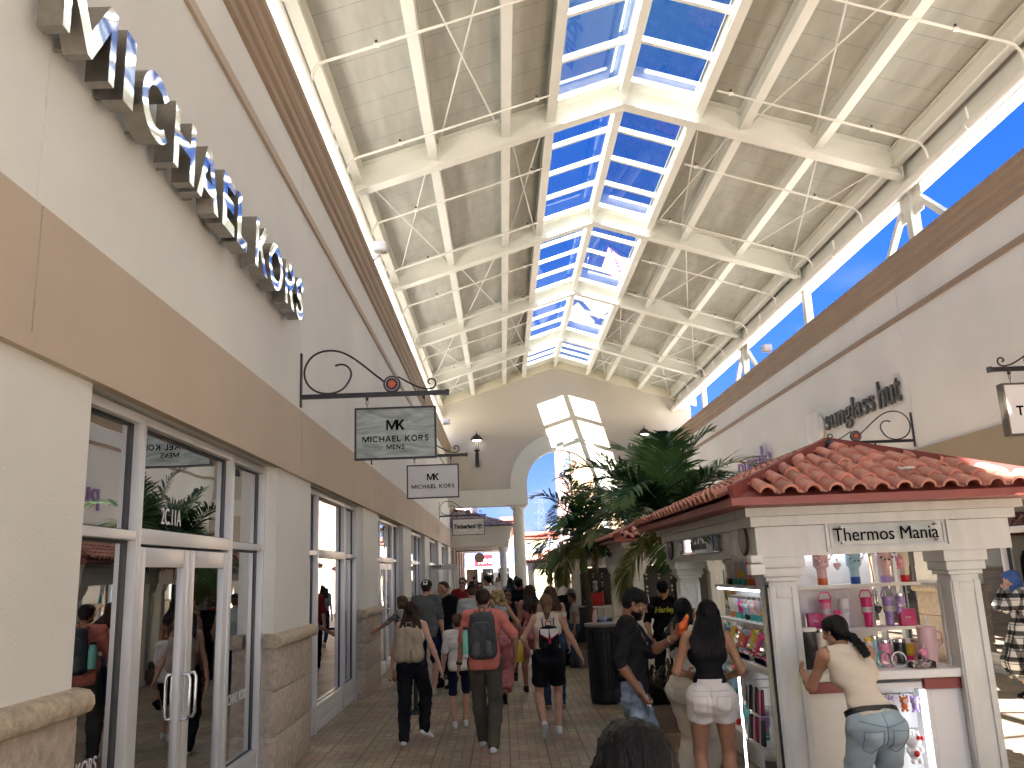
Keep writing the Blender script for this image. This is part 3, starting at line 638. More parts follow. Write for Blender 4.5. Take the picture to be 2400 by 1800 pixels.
    # top strips above the arch as quads column by column
for k in range(NA):
    (xa, za), (xb, zb2) = arc[k], arc[k + 1]
    m.add([(xa, YE, za), (xb, YE, zb2), (xb, YE, gz(xb)), (xa, YE, gz(xa)), (xa, YE + TH, za), (xb, YE + TH, zb2), (xb, YE + TH, gz(xb)), (xa, YE + TH, gz(xa))], [(0, 1, 2, 3), (7, 6, 5, 4), (0, 4, 5, 1)])
for a, b in ((xl, AX - AR), (AX + AR, xr)):
    z0 = 4.71
    v = [(a, YE, z0), (b, YE, z0), (b, YE, gz(b)), (a, YE, gz(a))]; v += [(x, YE + TH, z) for x, _, z in v]
    m.add(v, [(0, 1, 2, 3), (7, 6, 5, 4), (0, 4, 5, 1), (1, 5, 6, 2), (0, 3, 7, 4)])
m.build('wall', M_arch, ew)
m = MB()   # arch surround
def ring(m, r0, r1, y0, y1, a0=0, a1=pi, n=NA, zbot=None):
    pr = [(r0, y0), (r1, y0), (r1, y1), (r0, y1)]
    vs = []
    for k in range(n + 1):
        g = a0 + (a1 - a0) * k / n
        for r, y in pr: vs.append((AX + r * cos(g), y, AZ + r * sin(g)))
    m.add(vs, [(k * 4 + j, k * 4 + (j + 1) % 4, (k + 1) * 4 + (j + 1) % 4, (k + 1) * 4 + j) for k in range(n) for j in range(4)] + [(0, 1, 2, 3), (n * 4 + 3, n * 4 + 2, n * 4 + 1, n * 4)])
ring(m, AR - .02, AR + .55, YE - .09, YE + .02); ring(m, AR + .551, AR + .70, YE - .13, YE + .02); ring(m, AR - .025, AR + .06, YE - .12, YE - .088)
m.prism([(-.13, -.04), (.13, -.04), (.2, .78), (-.2, .78)], .2, lambda a, b, t: (AX + a, YE - .18 + t, AZ + AR + b))
for s in (-1, 1):   # legs of the surround down to the beam
    a, b = sorted((AX + s * (AR - .02), AX + s * (AR + .55))); m.box(a, b, YE - .09, YE + .02, 5.36, AZ); a, b = sorted((AX + s * (AR + .551), AX + s * (AR + .7))); m.box(a, b, YE - .13, YE + .02, 5.36, AZ)
m.build('arch_trim', M_trim, ew, smooth=True)
m = MB()
for a, b in ((xl, AX - AR + .03), (AX + AR - .03, xr)): m.box(a, b, YE - .14, YE + TH + .1, 4.72, 5.35); m.box(a, b - .0, YE - .17, YE + TH + .13, 4.66, 4.76)
m.build('beam', M_trim, ew)
m = MB()
for s in (-1, 1):
    p = [(XC + s * 6.2, gz(XC + 6.2)), (XC + s * .001, gz(XC))]
    v = []
    for (x, z) in p:
        v += [(x, YE - .12, z - .42), (x, YE - .003, z - .42), (x, YE - .003, z), (x, YE - .12, z)]
    m.add(v, [(0, 1, 2, 3), (7, 6, 5, 4), (0, 4, 5, 1), (1, 5, 6, 2), (2, 6, 7, 3), (3, 7, 4, 0)])
m.build('rake_board', mat('pale_cream_rake', (.62, .58, .46), .8), ew)
for cx in (.76, 4.58):
    m = MB(); m.lathe([(.33, .0), (.33, .12), (.29, .2), (.265, .3), (.262, 1.5), (.235, 4.25), (.25, 4.27), (.25, 4.31), (.235, 4.33), (.235, 4.45), (.27, 4.5), (.30, 4.56)], (cx, YE + .28, 0), 28)
    m.box(cx - .33, cx + .33, YE - .05, YE + .61, 4.56, 4.66); m.build('column', M_trim, ew, smooth=True)
m = MB(); m.box(5.9, 8.6, YE, YE + TH, 0, 4.72); m.build('pier', M_arch, ew)
# wall lamps
def lamp(x, z, lab):
    y = YE - .28; t = thing('wall_lamp', lab, 'lamp', (x, y, z), 0, 'black lantern lamps on the arch wall')
    m = MB(); m.tube([(x, YE, z + .2), (x, y, z + .2)], .03, 8); m.lathe([(.055, -.62), (.085, -.55), (.085, 0), (.05, .03)], (x, y, z), 12); m.lathe([(.04, .03), (.12, .1), (.15, .13), (.05, .16)], (x, y, z), 12); m.build('arm', M_iron, t)
    g = MB()
    for k in range(6):
        a = 2 * pi * k / 6; g.tube([(x + .11 * cos(a), y + .11 * sin(a), z + .13), (x + .2 * cos(a), y + .2 * sin(a), z + .58)], .008, 5)
    g.tube([(x, y, z + .1), (x, y, z + .4)], .012, 5); g.build('cage', M_iron, t)
    m = MB(); m.lathe([(.25, .57), (.27, .6), (.24, .66), (.15, .76), (.05, .82), (.02, .86), (.012, .97)], (x, y, z), 20); m.build('hood', M_iron, t, smooth=True)
    b = MB(); b.lathe([(.01, .53), (.19, .54), (.19, .569), (.01, .57)], (x, y, z), 18); b.build('lamp_glow', mat('lit_lamp', (1, .97, .9), .5, emit=(1, .95, .85), estr=.45), t)
lamp(-.95, 6.95, 'black lantern on the taupe wall left of the arch'); lamp(6.42, 6.95, 'black lantern on the taupe wall right of the arch, above the palm')
# ---------------- wrought iron brackets and hanging signs ----------------
def bracket(loc, s, label, length=1.72, disc=True, nm='sign_bracket'):
    """loc on the wall at the arm's height; s = direction of the arm in x"""
    x, y, z = loc; t = thing(nm, label, 'bracket', loc, 0, 'wrought iron sign brackets'); k = length / 1.72
    P = lambda a, b: (x + s * a * k, y, z + b * k)
    m = MB(); m.box(*sorted((x, x + s * .02)), y - .03, y + .03, z - .12, z + .52); m.build('wall_plate', M_iron, t, bevel=.004)
    m = MB(); m.bar(P(.02, 0), P(1.69, 0), .05, .05); m.box(*sorted((P(1.68, 0)[0], P(1.72, 0)[0])), y - .032, y + .032, z - .032, z + .032); m.build('arm', M_iron, t)
    m = MB(); pts = []
    # big spiral: starts inside, sweeps round, over the top and down to the disc
    for i in range(46):
        a = radians(115) - i * radians(9.6); r = .145 + .001 * i + (.0028 * max(0, i - 18)); r = min(r, .235) if i > 18 else r
        pts.append(P(.30 + (.005) - .0 + r * cos(a) * (1.0), .245 + r * sin(a) * .92))
        if i > 32: break
    pts = [P(*q) for q in [(.40, .36), (.47, .375), (.54, .35), (.585, .28), (.57, .19), (.50, .09), (.40, .04), (.28, .035), (.17, .07), (.085, .15), (.045, .26), (.06, .37), (.125, .47), (.225, .53), (.345, .545), (.46, .525), (.58, .465), (.72, .36), (.86, .24), (.99, .13), (1.0, .10)]]
    sm = []
    for i in range(len(pts) - 1):
        p0, p1, p2, p3 = (Vector(pts[max(i - 1, 0)]), Vector(pts[i]), Vector(pts[i + 1]), Vector(pts[min(i + 2, len(pts) - 1)]))
        for u in (0, .25, .5, .75): sm.append(.5 * ((2 * p1) + (-p0 + p2) * u + (2 * p0 - 5 * p1 + 4 * p2 - p3) * u * u + (-p0 + 3 * p1 - 3 * p2 + p3) * u ** 3))
    sm.append(Vector(pts[-1])); m.tube(sm, .012, 7)
    pts = [P(*q) for q in [(1.13, .205), (1.22, .15), (1.34, .085), (1.45, .05), (1.53, .055), (1.565, .10), (1.55, .155), (1.50, .165), (1.475, .13), (1.50, .105)]]
    sm = []
    for i in range(len(pts) - 1):
        p0, p1, p2, p3 = (Vector(pts[max(i - 1, 0)]), Vector(pts[i]), Vector(pts[i + 1]), Vector(pts[min(i + 2, len(pts) - 1)]))
        for u in (0, .33, .66): sm.append(.5 * ((2 * p1) + (-p0 + p2) * u + (2 * p0 - 5 * p1 + 4 * p2 - p3) * u * u + (-p0 + 3 * p1 - 3 * p2 + p3) * u ** 3))
    sm.append(Vector(pts[-1])); m.tube(sm, .010, 7); m.build('scroll', M_iron, t, smooth=True)
    if disc:
        cx, _, cz = P(1.06, .115); Q = Matrix.Rotation(pi / 2, 3, 'X')
        m = MB(); m.lathe([(.10, -.025), (.10, .025)], (cx, y, cz), 28, Q); m.build('disc', M_iron, t)
        for sy in (-1, 1):
            m = MB(); pts = []
            for i in range(32):
                a = 2 * pi * i / 32; pts.append((cx + .075 * cos(a), y + sy * .027, cz + .075 * sin(a)))
            pts.append(pts[0]); m.tube(pts, .004, 5); m.build('disc_ring', mat('pale_ring', (.5, .45, .55), .5), t)
            m = MB(); m.cur = 0; pl = []
            for i in range(24):
                a = 2 * pi * i / 24; r = .055 if i % 2 == 0 else .032; pl.append((r * cos(a), r * sin(a)))
            m.prism(pl, .006, lambda a, b, tt: (cx + a, y + sy * (.026 + tt), cz + b)); m.build('sun_emblem', mat('orange_emblem', (.60, .13, .05), .5), t)
    return t, P
def hooks(mb, x, y, z0, z1):
    mb.box(x - .015, x + .015, y - .012, y + .012, z0 - .035, z0)
    pts = [(x + .012 * cos(a), y, z0 - .06 + .03 * sin(a)) for a in [2 * pi * i / 12 for i in range(13)]]; mb.tube(pts, .004, 5, cap=False)
    mb.tube([(x, y, z0 - .09), (x, y, z1)], .004, 5)
def marble(name, c1, c2):
    m = mat(name, c1, .3); t = m.node_tree; b = t.nodes['Principled BSDF']; g = t.nodes.new('ShaderNodeNewGeometry'); mp_ = t.nodes.new('ShaderNodeMapping'); mp_.inputs['Rotation'].default_value = (0, radians(-40), 0); mp_.inputs['Scale'].default_value = (2, 1, 7)
    n = t.nodes.new('ShaderNodeTexNoise'); n.inputs['Scale'].default_value = 1.3; n.inputs['Detail'].default_value = 8; n.inputs['Distortion'].default_value = 1.2; n.inputs['Roughness'].default_value = .62
    r = t.nodes.new('ShaderNodeValToRGB'); e = r.color_ramp.elements; e[0].position = .3; e[0].color = (*c1, 1); e[1].position = .75; e[1].color = (*c2, 1)
    t.links.new(g.outputs['Position'], mp_.inputs[0]); t.links.new(mp_.outputs[0], n.inputs['Vector']); t.links.new(n.outputs['Fac'], r.inputs[0]); t.links.new(r.outputs[0], b.inputs['Base Color']); return m
def hang_sign(x0, x1, z0, z1, y, label, mpanel, lines, arm_z, mlet=M_blk, nm='hanging_sign', mfr=M_iron, th=.05):
    t = thing(nm, label, 'sign', ((x0 + x1) / 2, y, z0), 0, 'hanging shop signs')
    m = MB(); f = .022
    for a, b, c, d in ((x0, x1, z0, z0 + f), (x0, x1, z1 - f, z1), (x0, x0 + f, z0 + f, z1 - f), (x1 - f, x1, z0 + f, z1 - f)): m.box(a, b, y - th / 2, y + th / 2, c, d)
    m.build('frame', mfr, t)
    m = MB(); m.box(x0 + f, x1 - f, y - th / 2 + .008, y + th / 2 - .008, z0 + f, z1 - f); m.build('panel', mpanel, t)
    m = MB()
    for xx in (x0 + .15 * (x1 - x0), x1 - .15 * (x1 - x0)): hooks(m, xx, y, arm_z - .03, z1)
    m.build('hanger', M_iron, t)
    for s, size, zz, kw in lines:
        kw = dict(kw); dx = kw.pop('dx', 0)
        if s.isupper() and s != 'TREE':
            caps('lettering', s, size * .72, frameM(((x0 + x1) / 2 + dx, y - th / 2 + .006, zz), (1, 0, 0), (0, 0, 1)), mlet, t, **{k: v for k, v in kw.items() if k in ('w', 'v', 'gap', 'xs')}); continue
        text('lettering', s, size, frameM(((x0 + x1) / 2 + dx, y - th / 2 + .003, zz), (1, 0, 0), (0, 0, 1)), mlet, t, **kw)
    return t
b1 = bracket((XL, 9.55, 3.93), 1, 'scrolled black bracket on the left wall carrying the grey marble sign')
M_marb = marble('grey_green_marble', (.12, .155, .15), (.46, .53, .51))
hang_sign(-1.64, -.705, 3.17, 3.775, 9.55, 'grey marble hanging sign reading MICHAEL KORS MENS in black', M_marb, [('MK', .165, 3.565, dict(w=.27, v=.2, gap=-.10, xs=.95)), ('MICHAEL KORS', .098, 3.405, dict(xs=.98)), ('MENS', .075, 3.31, dict())], 3.93)
b2 = bracket((XL, 14.9, 3.93), 1, 'scrolled black bracket on the left wall, hidden partly behind the marble sign')
hang_sign(-1.64, -.72, 3.18, 3.775, 14.9, 'white hanging sign reading MICHAEL KORS below and beyond the marble sign', mat('white_sign_panel', (.66, .665, .68), .3, noise=.06, nscale=3), [('MK', .165, 3.555, dict(w=.27, v=.2, gap=-.10, xs=.95)), ('MICHAEL KORS', .098, 3.39, dict(xs=.98))], 3.93)
b3 = bracket((XL, 31.2, 3.93), 1, 'thin black bracket far down the left wall over the pale wooden sign')
M_plank = mat('whitewashed_planks', (.80, .79, .75), .7, noise=.2, nscale=4, stretch=(1, 1, 12)); seams(M_plank, 2, .115, .006, .6)
ts = hang_sign(-1.80, -.62, 3.22, 3.82, 31.2, 'whitewashed plank sign reading Timberland with a tree emblem', M_plank, [('Timberland', .215, 3.53, dict(off=.007, xs=.80, dx=-.13))], 3.93)
m = MB()   # round tree emblem
cx, cz, yy = -.80, 3.53, 31.2 - .028
for r, w in ((.09, .009),):
    pts = [(cx + r * cos(2 * pi * i / 24), yy, cz + r * sin(2 * pi * i / 24)) for i in range(25)]; m.tube(pts, w, 5, cap=False)
m.tube([(cx, yy, cz - .075), (cx, yy, cz + .03)], .01, 5)
for dx in (-.06, -.03, .03, .06): m.tube([(cx, yy, cz - .01), (cx + dx, yy, cz + .035), (cx + dx * 1.1, yy, cz + .05)], .014, 5)
m.tube([(cx - .06, yy, cz - .04), (cx + .06, yy, cz - .04)], .008, 5); m.build('tree_emblem', M_blk, ts)
# right side: sunglass shop
b4 = bracket((XR, 15.2, 3.93), -1, 'scrolled black bracket on the right wall under the slim grey lettering', length=1.75)
hang_sign(5.95, 7.05, 3.15, 3.76, 15.2, 'black hanging sign with pale border rising behind the kiosk roof', mat('black_sign_panel', (.02, .02, .022), .4), [], 3.93)
sg = thing('wall_lettering', 'slim dark grey lettering sunglass hut with a white oval on the right wall', 'sign letters', (XR, 17.5, 4.6))
M_dgrey = mat('dark_grey_letters', (.055, .055, .052), .5)
def fit_text(s, y0, y1, z0, z1, x, m, parent, ext=.022, off=0.0):
    me = text_mesh(s, 1.0, ext=ext, off=off); xs = [v.co.x for v in me.vertices]; ys = [v.co.y for v in me.vertices]
    a0, a1, b0, b1 = min(xs), max(xs), min(ys), max(ys)
    for v in me.vertices: v.co = Vector((x - v.co.z, y0 + (v.co.x - a0) / (a1 - a0) * (y1 - y0), z0 + (v.co.y - b0) / (b1 - b0) * (z1 - z0)))
    me.flip_normals() if (y1 - y0) > 0 else None
    me.transform(WM(parent).inverted()); me.materials.clear(); me.materials.append(m); o = bpy.data.objects.new('lettering', me); COL.objects.link(o); o.parent = parent; return o
fit_text('sunglass', 19.1, 16.5, 4.60, 5.22, XR - .05, M_dgrey, sg, off=.006)
fit_text('hut', 16.3, 15.36, 4.72, 5.27, XR - .05, M_dgrey, sg, off=.006)
m = MB(); Q = Matrix.Rotation(pi / 2, 3, 'Y') @ Matrix.Diagonal((1.0, 1.15, 1)); m.lathe([(.345, -.05), (.355, -.04), (.355, .05)], (XR - .10, 19.63, 4.91), 32, Q); m.build('oval', M_white, sg)
# the sign cut by the right edge of the picture
b5 = bracket((7.25, 9.6, 3.98), -1, 'black bracket with a curled tip at the right edge of the view', length=1.45)
t = thing('wall_post', 'cream pilaster on the right wall behind the kiosk roof that carries the sign bracket', 'pilaster', (7.45, 9.6, 0)); m = MB(); m.box(7.25, 7.615, 9.3, 9.9, 0, 4.9); m.build('shaft', M_wallR, t); m = MB(); m.box(7.21, 7.618, 9.26, 9.94, 4.9, 5.0); m.build('cap', M_trim, t)
hang_sign(5.90, 6.85, 3.18, 3.80, 9.6, 'white lit hanging sign starting TO at the right edge of the view', mat('white_gloss_panel', (.78, .78, .80), .25), [('TOUS', .16, 3.47, dict(dx=-.13))], 3.98, mfr=mat('bronze_sign_frame', (.14, .12, .09), .4, metal=.5), th=.12)
# purple rooftop-side sign half hidden by the palm
pp = thing('wall_lettering', 'purple and white lettering on the right wall half hidden by the palm', 'sign letters', (XR, 24.5, 3.3))
fit_text('purple', 26.4, 23.2, 4.2, 5.1, XR - .09, mat('purple_letters', (.22, .12, .34), .5), pp, off=.01)
# ---------------- kiosks ----------------
KX0, KX1, KY0, KY1 = 1.74, 3.50, 5.85, 9.10
def s_tile_face(m, length, run, rise, sp=.15, row=.19):
    """tiles in local coords: u along eave (0..length), v up the slope; returns verts list via m.add with mapping later"""
    pass
def tiles(m, P0, U, V, N, length, slope, u0cut, u1cut, sp=.15, row=.2):
    """barrel tiles on a hipped face. P0 eave start, U along eave, V up slope, N normal; u cut limits as functions of v"""
    P0, U, V, N = Vector(P0), Vector(U), Vector(V), Vector(N); rows = int(slope / row + .999); nt_ = int(length / sp + .5); rr = random.Random(3)
    for r in range(rows):
        v0, v1 = r * row - .03, min((r + 1) * row + .03, slope)
        for k in range(nt_):
            uc = (k + .5) * sp; vm = (v0 + v1) / 2
            if uc < u0cut(vm) + .01 or uc > u1cut(vm) - .01: continue
            jit = rr.uniform(-.004, .004)
            # cover (convex) tile
            vs = []; n = 7
            for v, sc, up in ((v0, 1.0, .022), (v1, .86, .0)):
                for i in range(n + 1):
                    a = pi * i / n; vs.append(P0 + U * (uc + jit - cos(a) * sp * .36 * sc) + V * v + N * (up + .012 + sin(a) * .05 * sc))
            for v, sc, up in ((v0, .8, .022),):
                for i in range(n + 1):
                    a = pi * i / n; vs.append(P0 + U * (uc + jit - cos(a) * sp * .36 * sc) + V * v + N * (up + .012 + sin(a) * .05 * sc - .008))
            fs = [(i, i + 1, n + 2 + i, n + 1 + i) for i in range(n)] + [(i, i + 1, 2 * n + 3 + i, 2 * n + 2 + i) for i in range(n)]
            m.add(vs, fs)
            # pan (concave) between
            vs = []
            for v, up in ((v0, .016), (v1, 0.0)):
                for i in range(5):
                    a = pi * i / 4; vs.append(P0 + U * (uc + sp / 2 - cos(a) * sp * .24) + V * v + N * (up + .028 - sin(a) * .024))
            if uc + sp / 2 < u1cut(vm) - .01: m.add(vs, [(i, i + 1, 6 + i, 5 + i) for i in range(4)])
def kiosk(name, label, x0, x1, y0, y1, sign=None, simple=False, oh=.33, group='tiled kiosks along the walkway', ze=2.29, zh0=1.905):
    t = thing(name, label, 'kiosk', ((x0 + x1) / 2, (y0 + y1) / 2, 0), 0, group)
    X0, X1, Y0_, Y1_ = x0 - oh * .7, x1 + oh * .7, y0 - oh, y1 + oh; hw = (X1 - X0) / 2; pitch = .40; zr = ze + hw * pitch; cx = (X0 + X1) / 2
    sl = hw * sqrt(1 + pitch * pitch); fs = MB()
    ra, rb = Y0_ + hw, Y1_ - hw
    if ra > rb: ra = rb = (Y0_ + Y1_) / 2
    e = .02
    fs.add([(X0, Y0_, ze), (X1, Y0_, ze), (X1, Y1_, ze), (X0, Y1_, ze), (cx, ra, zr), (cx, rb, zr), (X0, Y0_, ze - .05), (X1, Y0_, ze - .05), (X1, Y1_, ze - .05), (X0, Y1_, ze - .05)],
           [(0, 1, 4), (1, 2, 5, 4), (2, 3, 5), (3, 0, 4, 5), (0, 1, 7, 6), (1, 2, 8, 7), (2, 3, 9, 8), (3, 0, 6, 9), (6, 7, 8, 9)])
    r = fs.build('roof', M_under, t)
    c = 1 / sqrt(1 + pitch * pitch); tm = MB(); f = ra - Y0_; slf = sqrt(f * f + (hw * pitch) ** 2); cf = f / slf; sf = hw * pitch / slf
    tiles(tm, (X0, Y0_ - .02, ze + .004), (1, 0, 0), (0, cf, sf), (0, -sf, cf), X1 - X0, slf, lambda v: v * cf * hw / f, lambda v: (X1 - X0) - v * cf * hw / f)
    tiles(tm, (X0 - .02, Y1_, ze + .004), (0, -1, 0), (c, 0, pitch * c), (-pitch * c, 0, c), Y1_ - Y0_, sl, lambda v: v * c, lambda v: (Y1_ - Y0_) - v * c)
    if not simple: tiles(tm, (X1 + .02, Y0_, ze + .004), (0, 1, 0), (-c, 0, pitch * c), (pitch * c, 0, c), Y1_ - Y0_, sl, lambda v: v * c, lambda v: (Y1_ - Y0_) - v * c)
    tm.build('tiles', M_tile, r, smooth=True)
    hp = MB()
    for a, b in (((X0, Y0_, ze), (cx, ra, zr)), ((X1, Y0_, ze), (cx, ra, zr)), ((X0, Y1_, ze), (cx, rb, zr)), ((cx, ra, zr), (cx, rb + .001, zr))):
        a = Vector(a); b = Vector(b)
        if (b - a).length > .05: hp.bar(a + Vector((0, 0, .035)), b + Vector((0, 0, .045)), .035, .09)
    hp.build('hip', mat('dark_tile_hip', (.20, .045, .04), .6), r)
    if not simple:
        cp = MB(); cp.lathe([(.16, zr + .0), (.15, zr + .03), (.02, zr + .09)], (cx, ra + .02, 0), 4); cp.build('cap', M_black, r)
    # header box
    h = MB(); zb = ze - .052
    def ringbox(m, ex, z0, z1, th=.06):
        a0, a1, b0, b1 = x0 - ex, x1 + ex, y0 - ex, y1 + ex
        m.box(a0, a1, b0, b0 + th, z0, z1); m.box(a0, a1, b1 - th, b1, z0, z1); m.box(a0, a0 + th, b0 + th, b1 - th, z0, z1); m.box(a1 - th, a1, b0 + th, b1 - th, z0, z1)
    ringbox(h, 0, zh0, zb - .13, .07); ringbox(h, .035, zb - .127, zb - .062, .09); ringbox(h, .075, zb - .06, zb - .002, .12)
    h.build('header', M_kiosk, t)
    ce = MB(); ce.box(x0 + .07, x1 - .07, y0 + .07, y1 - .07, zh0 + .16, zh0 + .19); ce.build('ceiling', M_white, t)
    # posts with capitals
    for px_ in (x0 + .17, x1 - (.33 if not simple else .17)):
        for py_ in (y0 + .15, y1 - .17):
            p = MB(); w = .095
            p.box(px_ - w, px_ + w, py_ - w, py_ + w, 0, 1.74)
            for k in (-1, 1):   # raised stiles leave a sunken panel
                p.box(px_ + k * .075 - .022, px_ + k * .075 + .022, py_ - w - .012, py_ - w + .001, .1, 1.70)
                p.box(px_ - w - .012, px_ - w + .001, py_ + k * .075 - .022, py_ + k * .075 + .022, .1, 1.70)
            p.box(px_ - .052, px_ + .052, py_ - w - .011, py_ - w + .001, 1.63, 1.69)
            for i, (ww, z0, z1) in enumerate(((.118, 1.741, 1.77), (.135, 1.771, 1.83), (.150, 1.831, zh0 - .001))): p.box(px_ - ww, px_ + ww, py_ - ww, py_ + ww, z0, z1)
            p.box(px_ - .125, px_ + .125, py_ - .125, py_ + .125, 0, .1)
            p.build('post', M_kiosk, t, bevel=.003 if not simple else 0)
    return t
def frame_panel(mb, f, a0, a1, z0, z1, w, d):
    for u0, u1, v0, v1 in ((a0, a1, z1 - w, z1), (a0, a1, z0, z0 + w), (a0, a0 + w, z0 + w, z1 - w), (a1 - w, a1, z0 + w, z1 - w)):
        p = f(u0, -d, v0); q = f(u1, .002, v1); mb.box(min(p[0], q[0]), max(p[0], q[0]), min(p[1], q[1]), max(p[1], q[1]), v0, v1)
_before = set(bpy.data.objects)
k1 = kiosk('shop_kiosk', 'nearest white kiosk with red tile roof and Thermos Mania on its header', KX0, KX1, KY0, KY1)
# mouldings and sign plates
fF = lambda u, o, z: (u, KY0 + o, z); fL = lambda u, o, z: (KX0 + o, u, z)
m = MB(); frame_panel(m, fF, 2.22, 3.08, 1.925, 2.135, .022, .018); frame_panel(m, fF, 2.25, 3.05, 1.947, 2.11, .014, .010)
m.box(2.55, 2.58, KY0 - .036, KY0 - .034, 2.12, 2.17)
m.build('sign_molding', M_kiosk, k1)
m = MB(); frame_panel(m, fL, 6.35, 8.55, 1.925, 2.135, .022, .018); frame_panel(m, fL, 6.5, 8.4, 1.947, 2.11, .014, .010); m.build('sign_molding', M_kiosk, k1)
sp_ = MB(); sp_.box(2.30, 3.0, KY0 - .035, KY0 - .028, 1.965, 2.10); sgn = sp_.build('acrylic_sign', M_clear, k1)
m = MB()
for a in (2.325, 2.975):
    for z in (1.98, 2.085): m.tube([(a, KY0 - .045, z), (a, KY0, z)], .009, 8)
m.build('standoff', M_chside, sgn)
text('lettering', 'Thermos Mania', .128, frameM((2.625, KY0 - .037, 2.03), (1, 0, 0), (0, 0, 1)), M_blk, sgn, ext=.002, xs=.9)
sp_ = MB(); sp_.box(KX0 - .035, KX0 - .028, 6.75, 8.2, 1.965, 2.10); sgn = sp_.build('acrylic_sign', glassmat('reflective_acrylic', (.75, .76, .76), 1.4, base=.15), k1)
m = MB()
for a in (6.78, 8.17):
    for z in (1.98, 2.085): m.tube([(KX0 - .045, a, z), (KX0, a, z)], .009, 8)
m.build('standoff', M_chside, sgn)
text('lettering', 'Thermos Mania', .11, frameM((KX0 - .037, 7.45, 2.03), (0, -1, 0), (0, 0, 1)), mat('grey_lettering', (.12, .12, .12), .4), sgn, ext=.002, xs=.86)
for yy in (6.12, 8.8):
    m = MB(); Q = Matrix.Rotation(pi / 2, 3, 'Y'); m.lathe([(.10, 0), (.11, .01), (.10, .02), (.085, .02), (.08, .012)], (KX0 - .021, yy, 2.03), 24, Q); m.build('emblem_rim', mat('dark_bronze', (.10, .06, .05), .35, metal=.6), k1, smooth=True)
    m = MB(); m.lathe([(.075, 0), (.03, .006), (.0, .01)], (KX0 - .012, yy, 2.03), 20, Matrix.Rotation(-pi / 2, 3, 'Y')); m.build('emblem', mat('emblem_pink', (.45, .30, .27), .4), k1)
# counters, cabinets, shelves
M_lam = mat('white_laminate', (.78, .78, .78), .35, noise=.03, nscale=3)
M_redtrim = mat('dark_red_edge', (.22, .02, .02), .35)
M_led = mat('led_strip', (1, 1, 1), .5, emit=(.92, .96, 1), estr=.7)
m = MB(); m.box(2.0, 3.10, 5.93, 6.42, 1.07, 1.125); m.build('counter', M_lam, k1, bevel=.004)
for a_, b_ in ((2.0, 2.36), (2.82, 3.07)): m = MB(); m.box(a_, b_, 5.955, 6.0, .995, 1.062); m.build('red_edge', M_redtrim, k1)
m = MB(); m.box(2.0, 2.44, 5.98, 6.4, .05, .99); m.box(2.83, 3.07, 5.98, 6.4, .05, .99); m.box(2.44, 2.83, 6.16, 6.4, .05, 1.06); m.box(2.46, 2.81, 5.985, 6.16, 1.0, 1.04)
for x in (2.86, 3.04): m.box(x, x + .003, 5.977, 5.979, .06, .98)
m.build('cabinet', M_lam, k1)
m = MB(); m.box(2.80, 2.817, 6.0, 6.012, .06, .985); m.build('led_strip', M_led, k1)
for z in (.40, .72, .95):
    m = MB(); m.tube([(2.47, 6.13, z), (2.80, 6.13, z)], .004, 5)
    for i in range(4): m.tube([(2.50 + i * .09, 6.15, z), (2.50 + i * .09, 6.05, z + .005), (2.50 + i * .09, 6.045, z + .02)], .003, 5)
    m.build('hook_rail', M_chside, k1)
# central display core facing the front (y=7.15) and facing left (x=2.35)
m = MB(); m.box(2.36, 3.06, 7.17, 7.2, 1.0, 1.95); m.box(2.36, 2.39, 7.2, 8.8, 1.1, 1.95); m.build('back_panel', M_lam, k1)
m = MB(); m.box(2.30, 3.36, 6.94, 7.17, 1.645, 1.67); m.box(2.30, 3.33, 6.94, 7.17, 1.305, 1.33); m.build('shelf', M_lam, k1)
m = MB(); m.box(2.13, 2.36, 7.15, 8.7, 1.645, 1.67); m.box(2.13, 2.36, 7.15, 8.7, 1.335, 1.36); m.build('shelf', M_lam, k1)
m = MB(); m.box(2.15, 2.165, 7.15, 8.7, 1.625, 1.643); m.box(2.45, 3.3, 7.1, 7.12, 1.945, 1.96); m.build('led_strip', M_led, k1)
m = MB(); m.box(1.84, 2.2, 6.2, 8.75, 1.085, 1.13); m.build('counter', M_lam, k1, bevel=.004)
m = MB(); m.box(2.12, 2.15, 6.2, 8.75, .1, 1.08); m.box(1.88, 2.12, 6.2, 8.75, .1, .14); m.box(1.88, 2.12, 8.72, 8.75, .14, 1.08); m.box(1.88, 2.12, 6.19, 6.22, .14, 1.08); m.box(1.9, 2.12, 6.22, 8.72, .50, .52); m.build('cabinet', M_lam, k1)
m = MB(); m.box(1.885, 1.9, 7.2, 7.215, .14, 1.08); m.build('led_strip', M_led, k1)
for a_, b_, c_, d_ in ((3.13, 0, 1.9, .008), (1.80, .3, 1.72, .012)): m = MB(); m.tube([(a_, 5.92, b_), (a_, 5.92, c_)], d_, 6); m.build('shutter_track', M_black, k1)
m = MB(); m.box(3.2, 3.28, 6.1, 8.9, .05, 1.0); m.build('side_panel', M_lam, k1)
m = MB(); m.box(1.66, 1.76, 5.76, 5.86, 1.79, 1.86); m.box(1.67, 1.75, 5.77, 5.87, 1.87, 1.92); jb = m.build('junction_box', M_white, k1, bevel=.006)
m = MB(); m.box(1.715, 1.765, 5.87, 5.875, 1.70, 1.78) ; m.build('notice', mat('dark_notice', (.06, .06, .06), .5), k1)
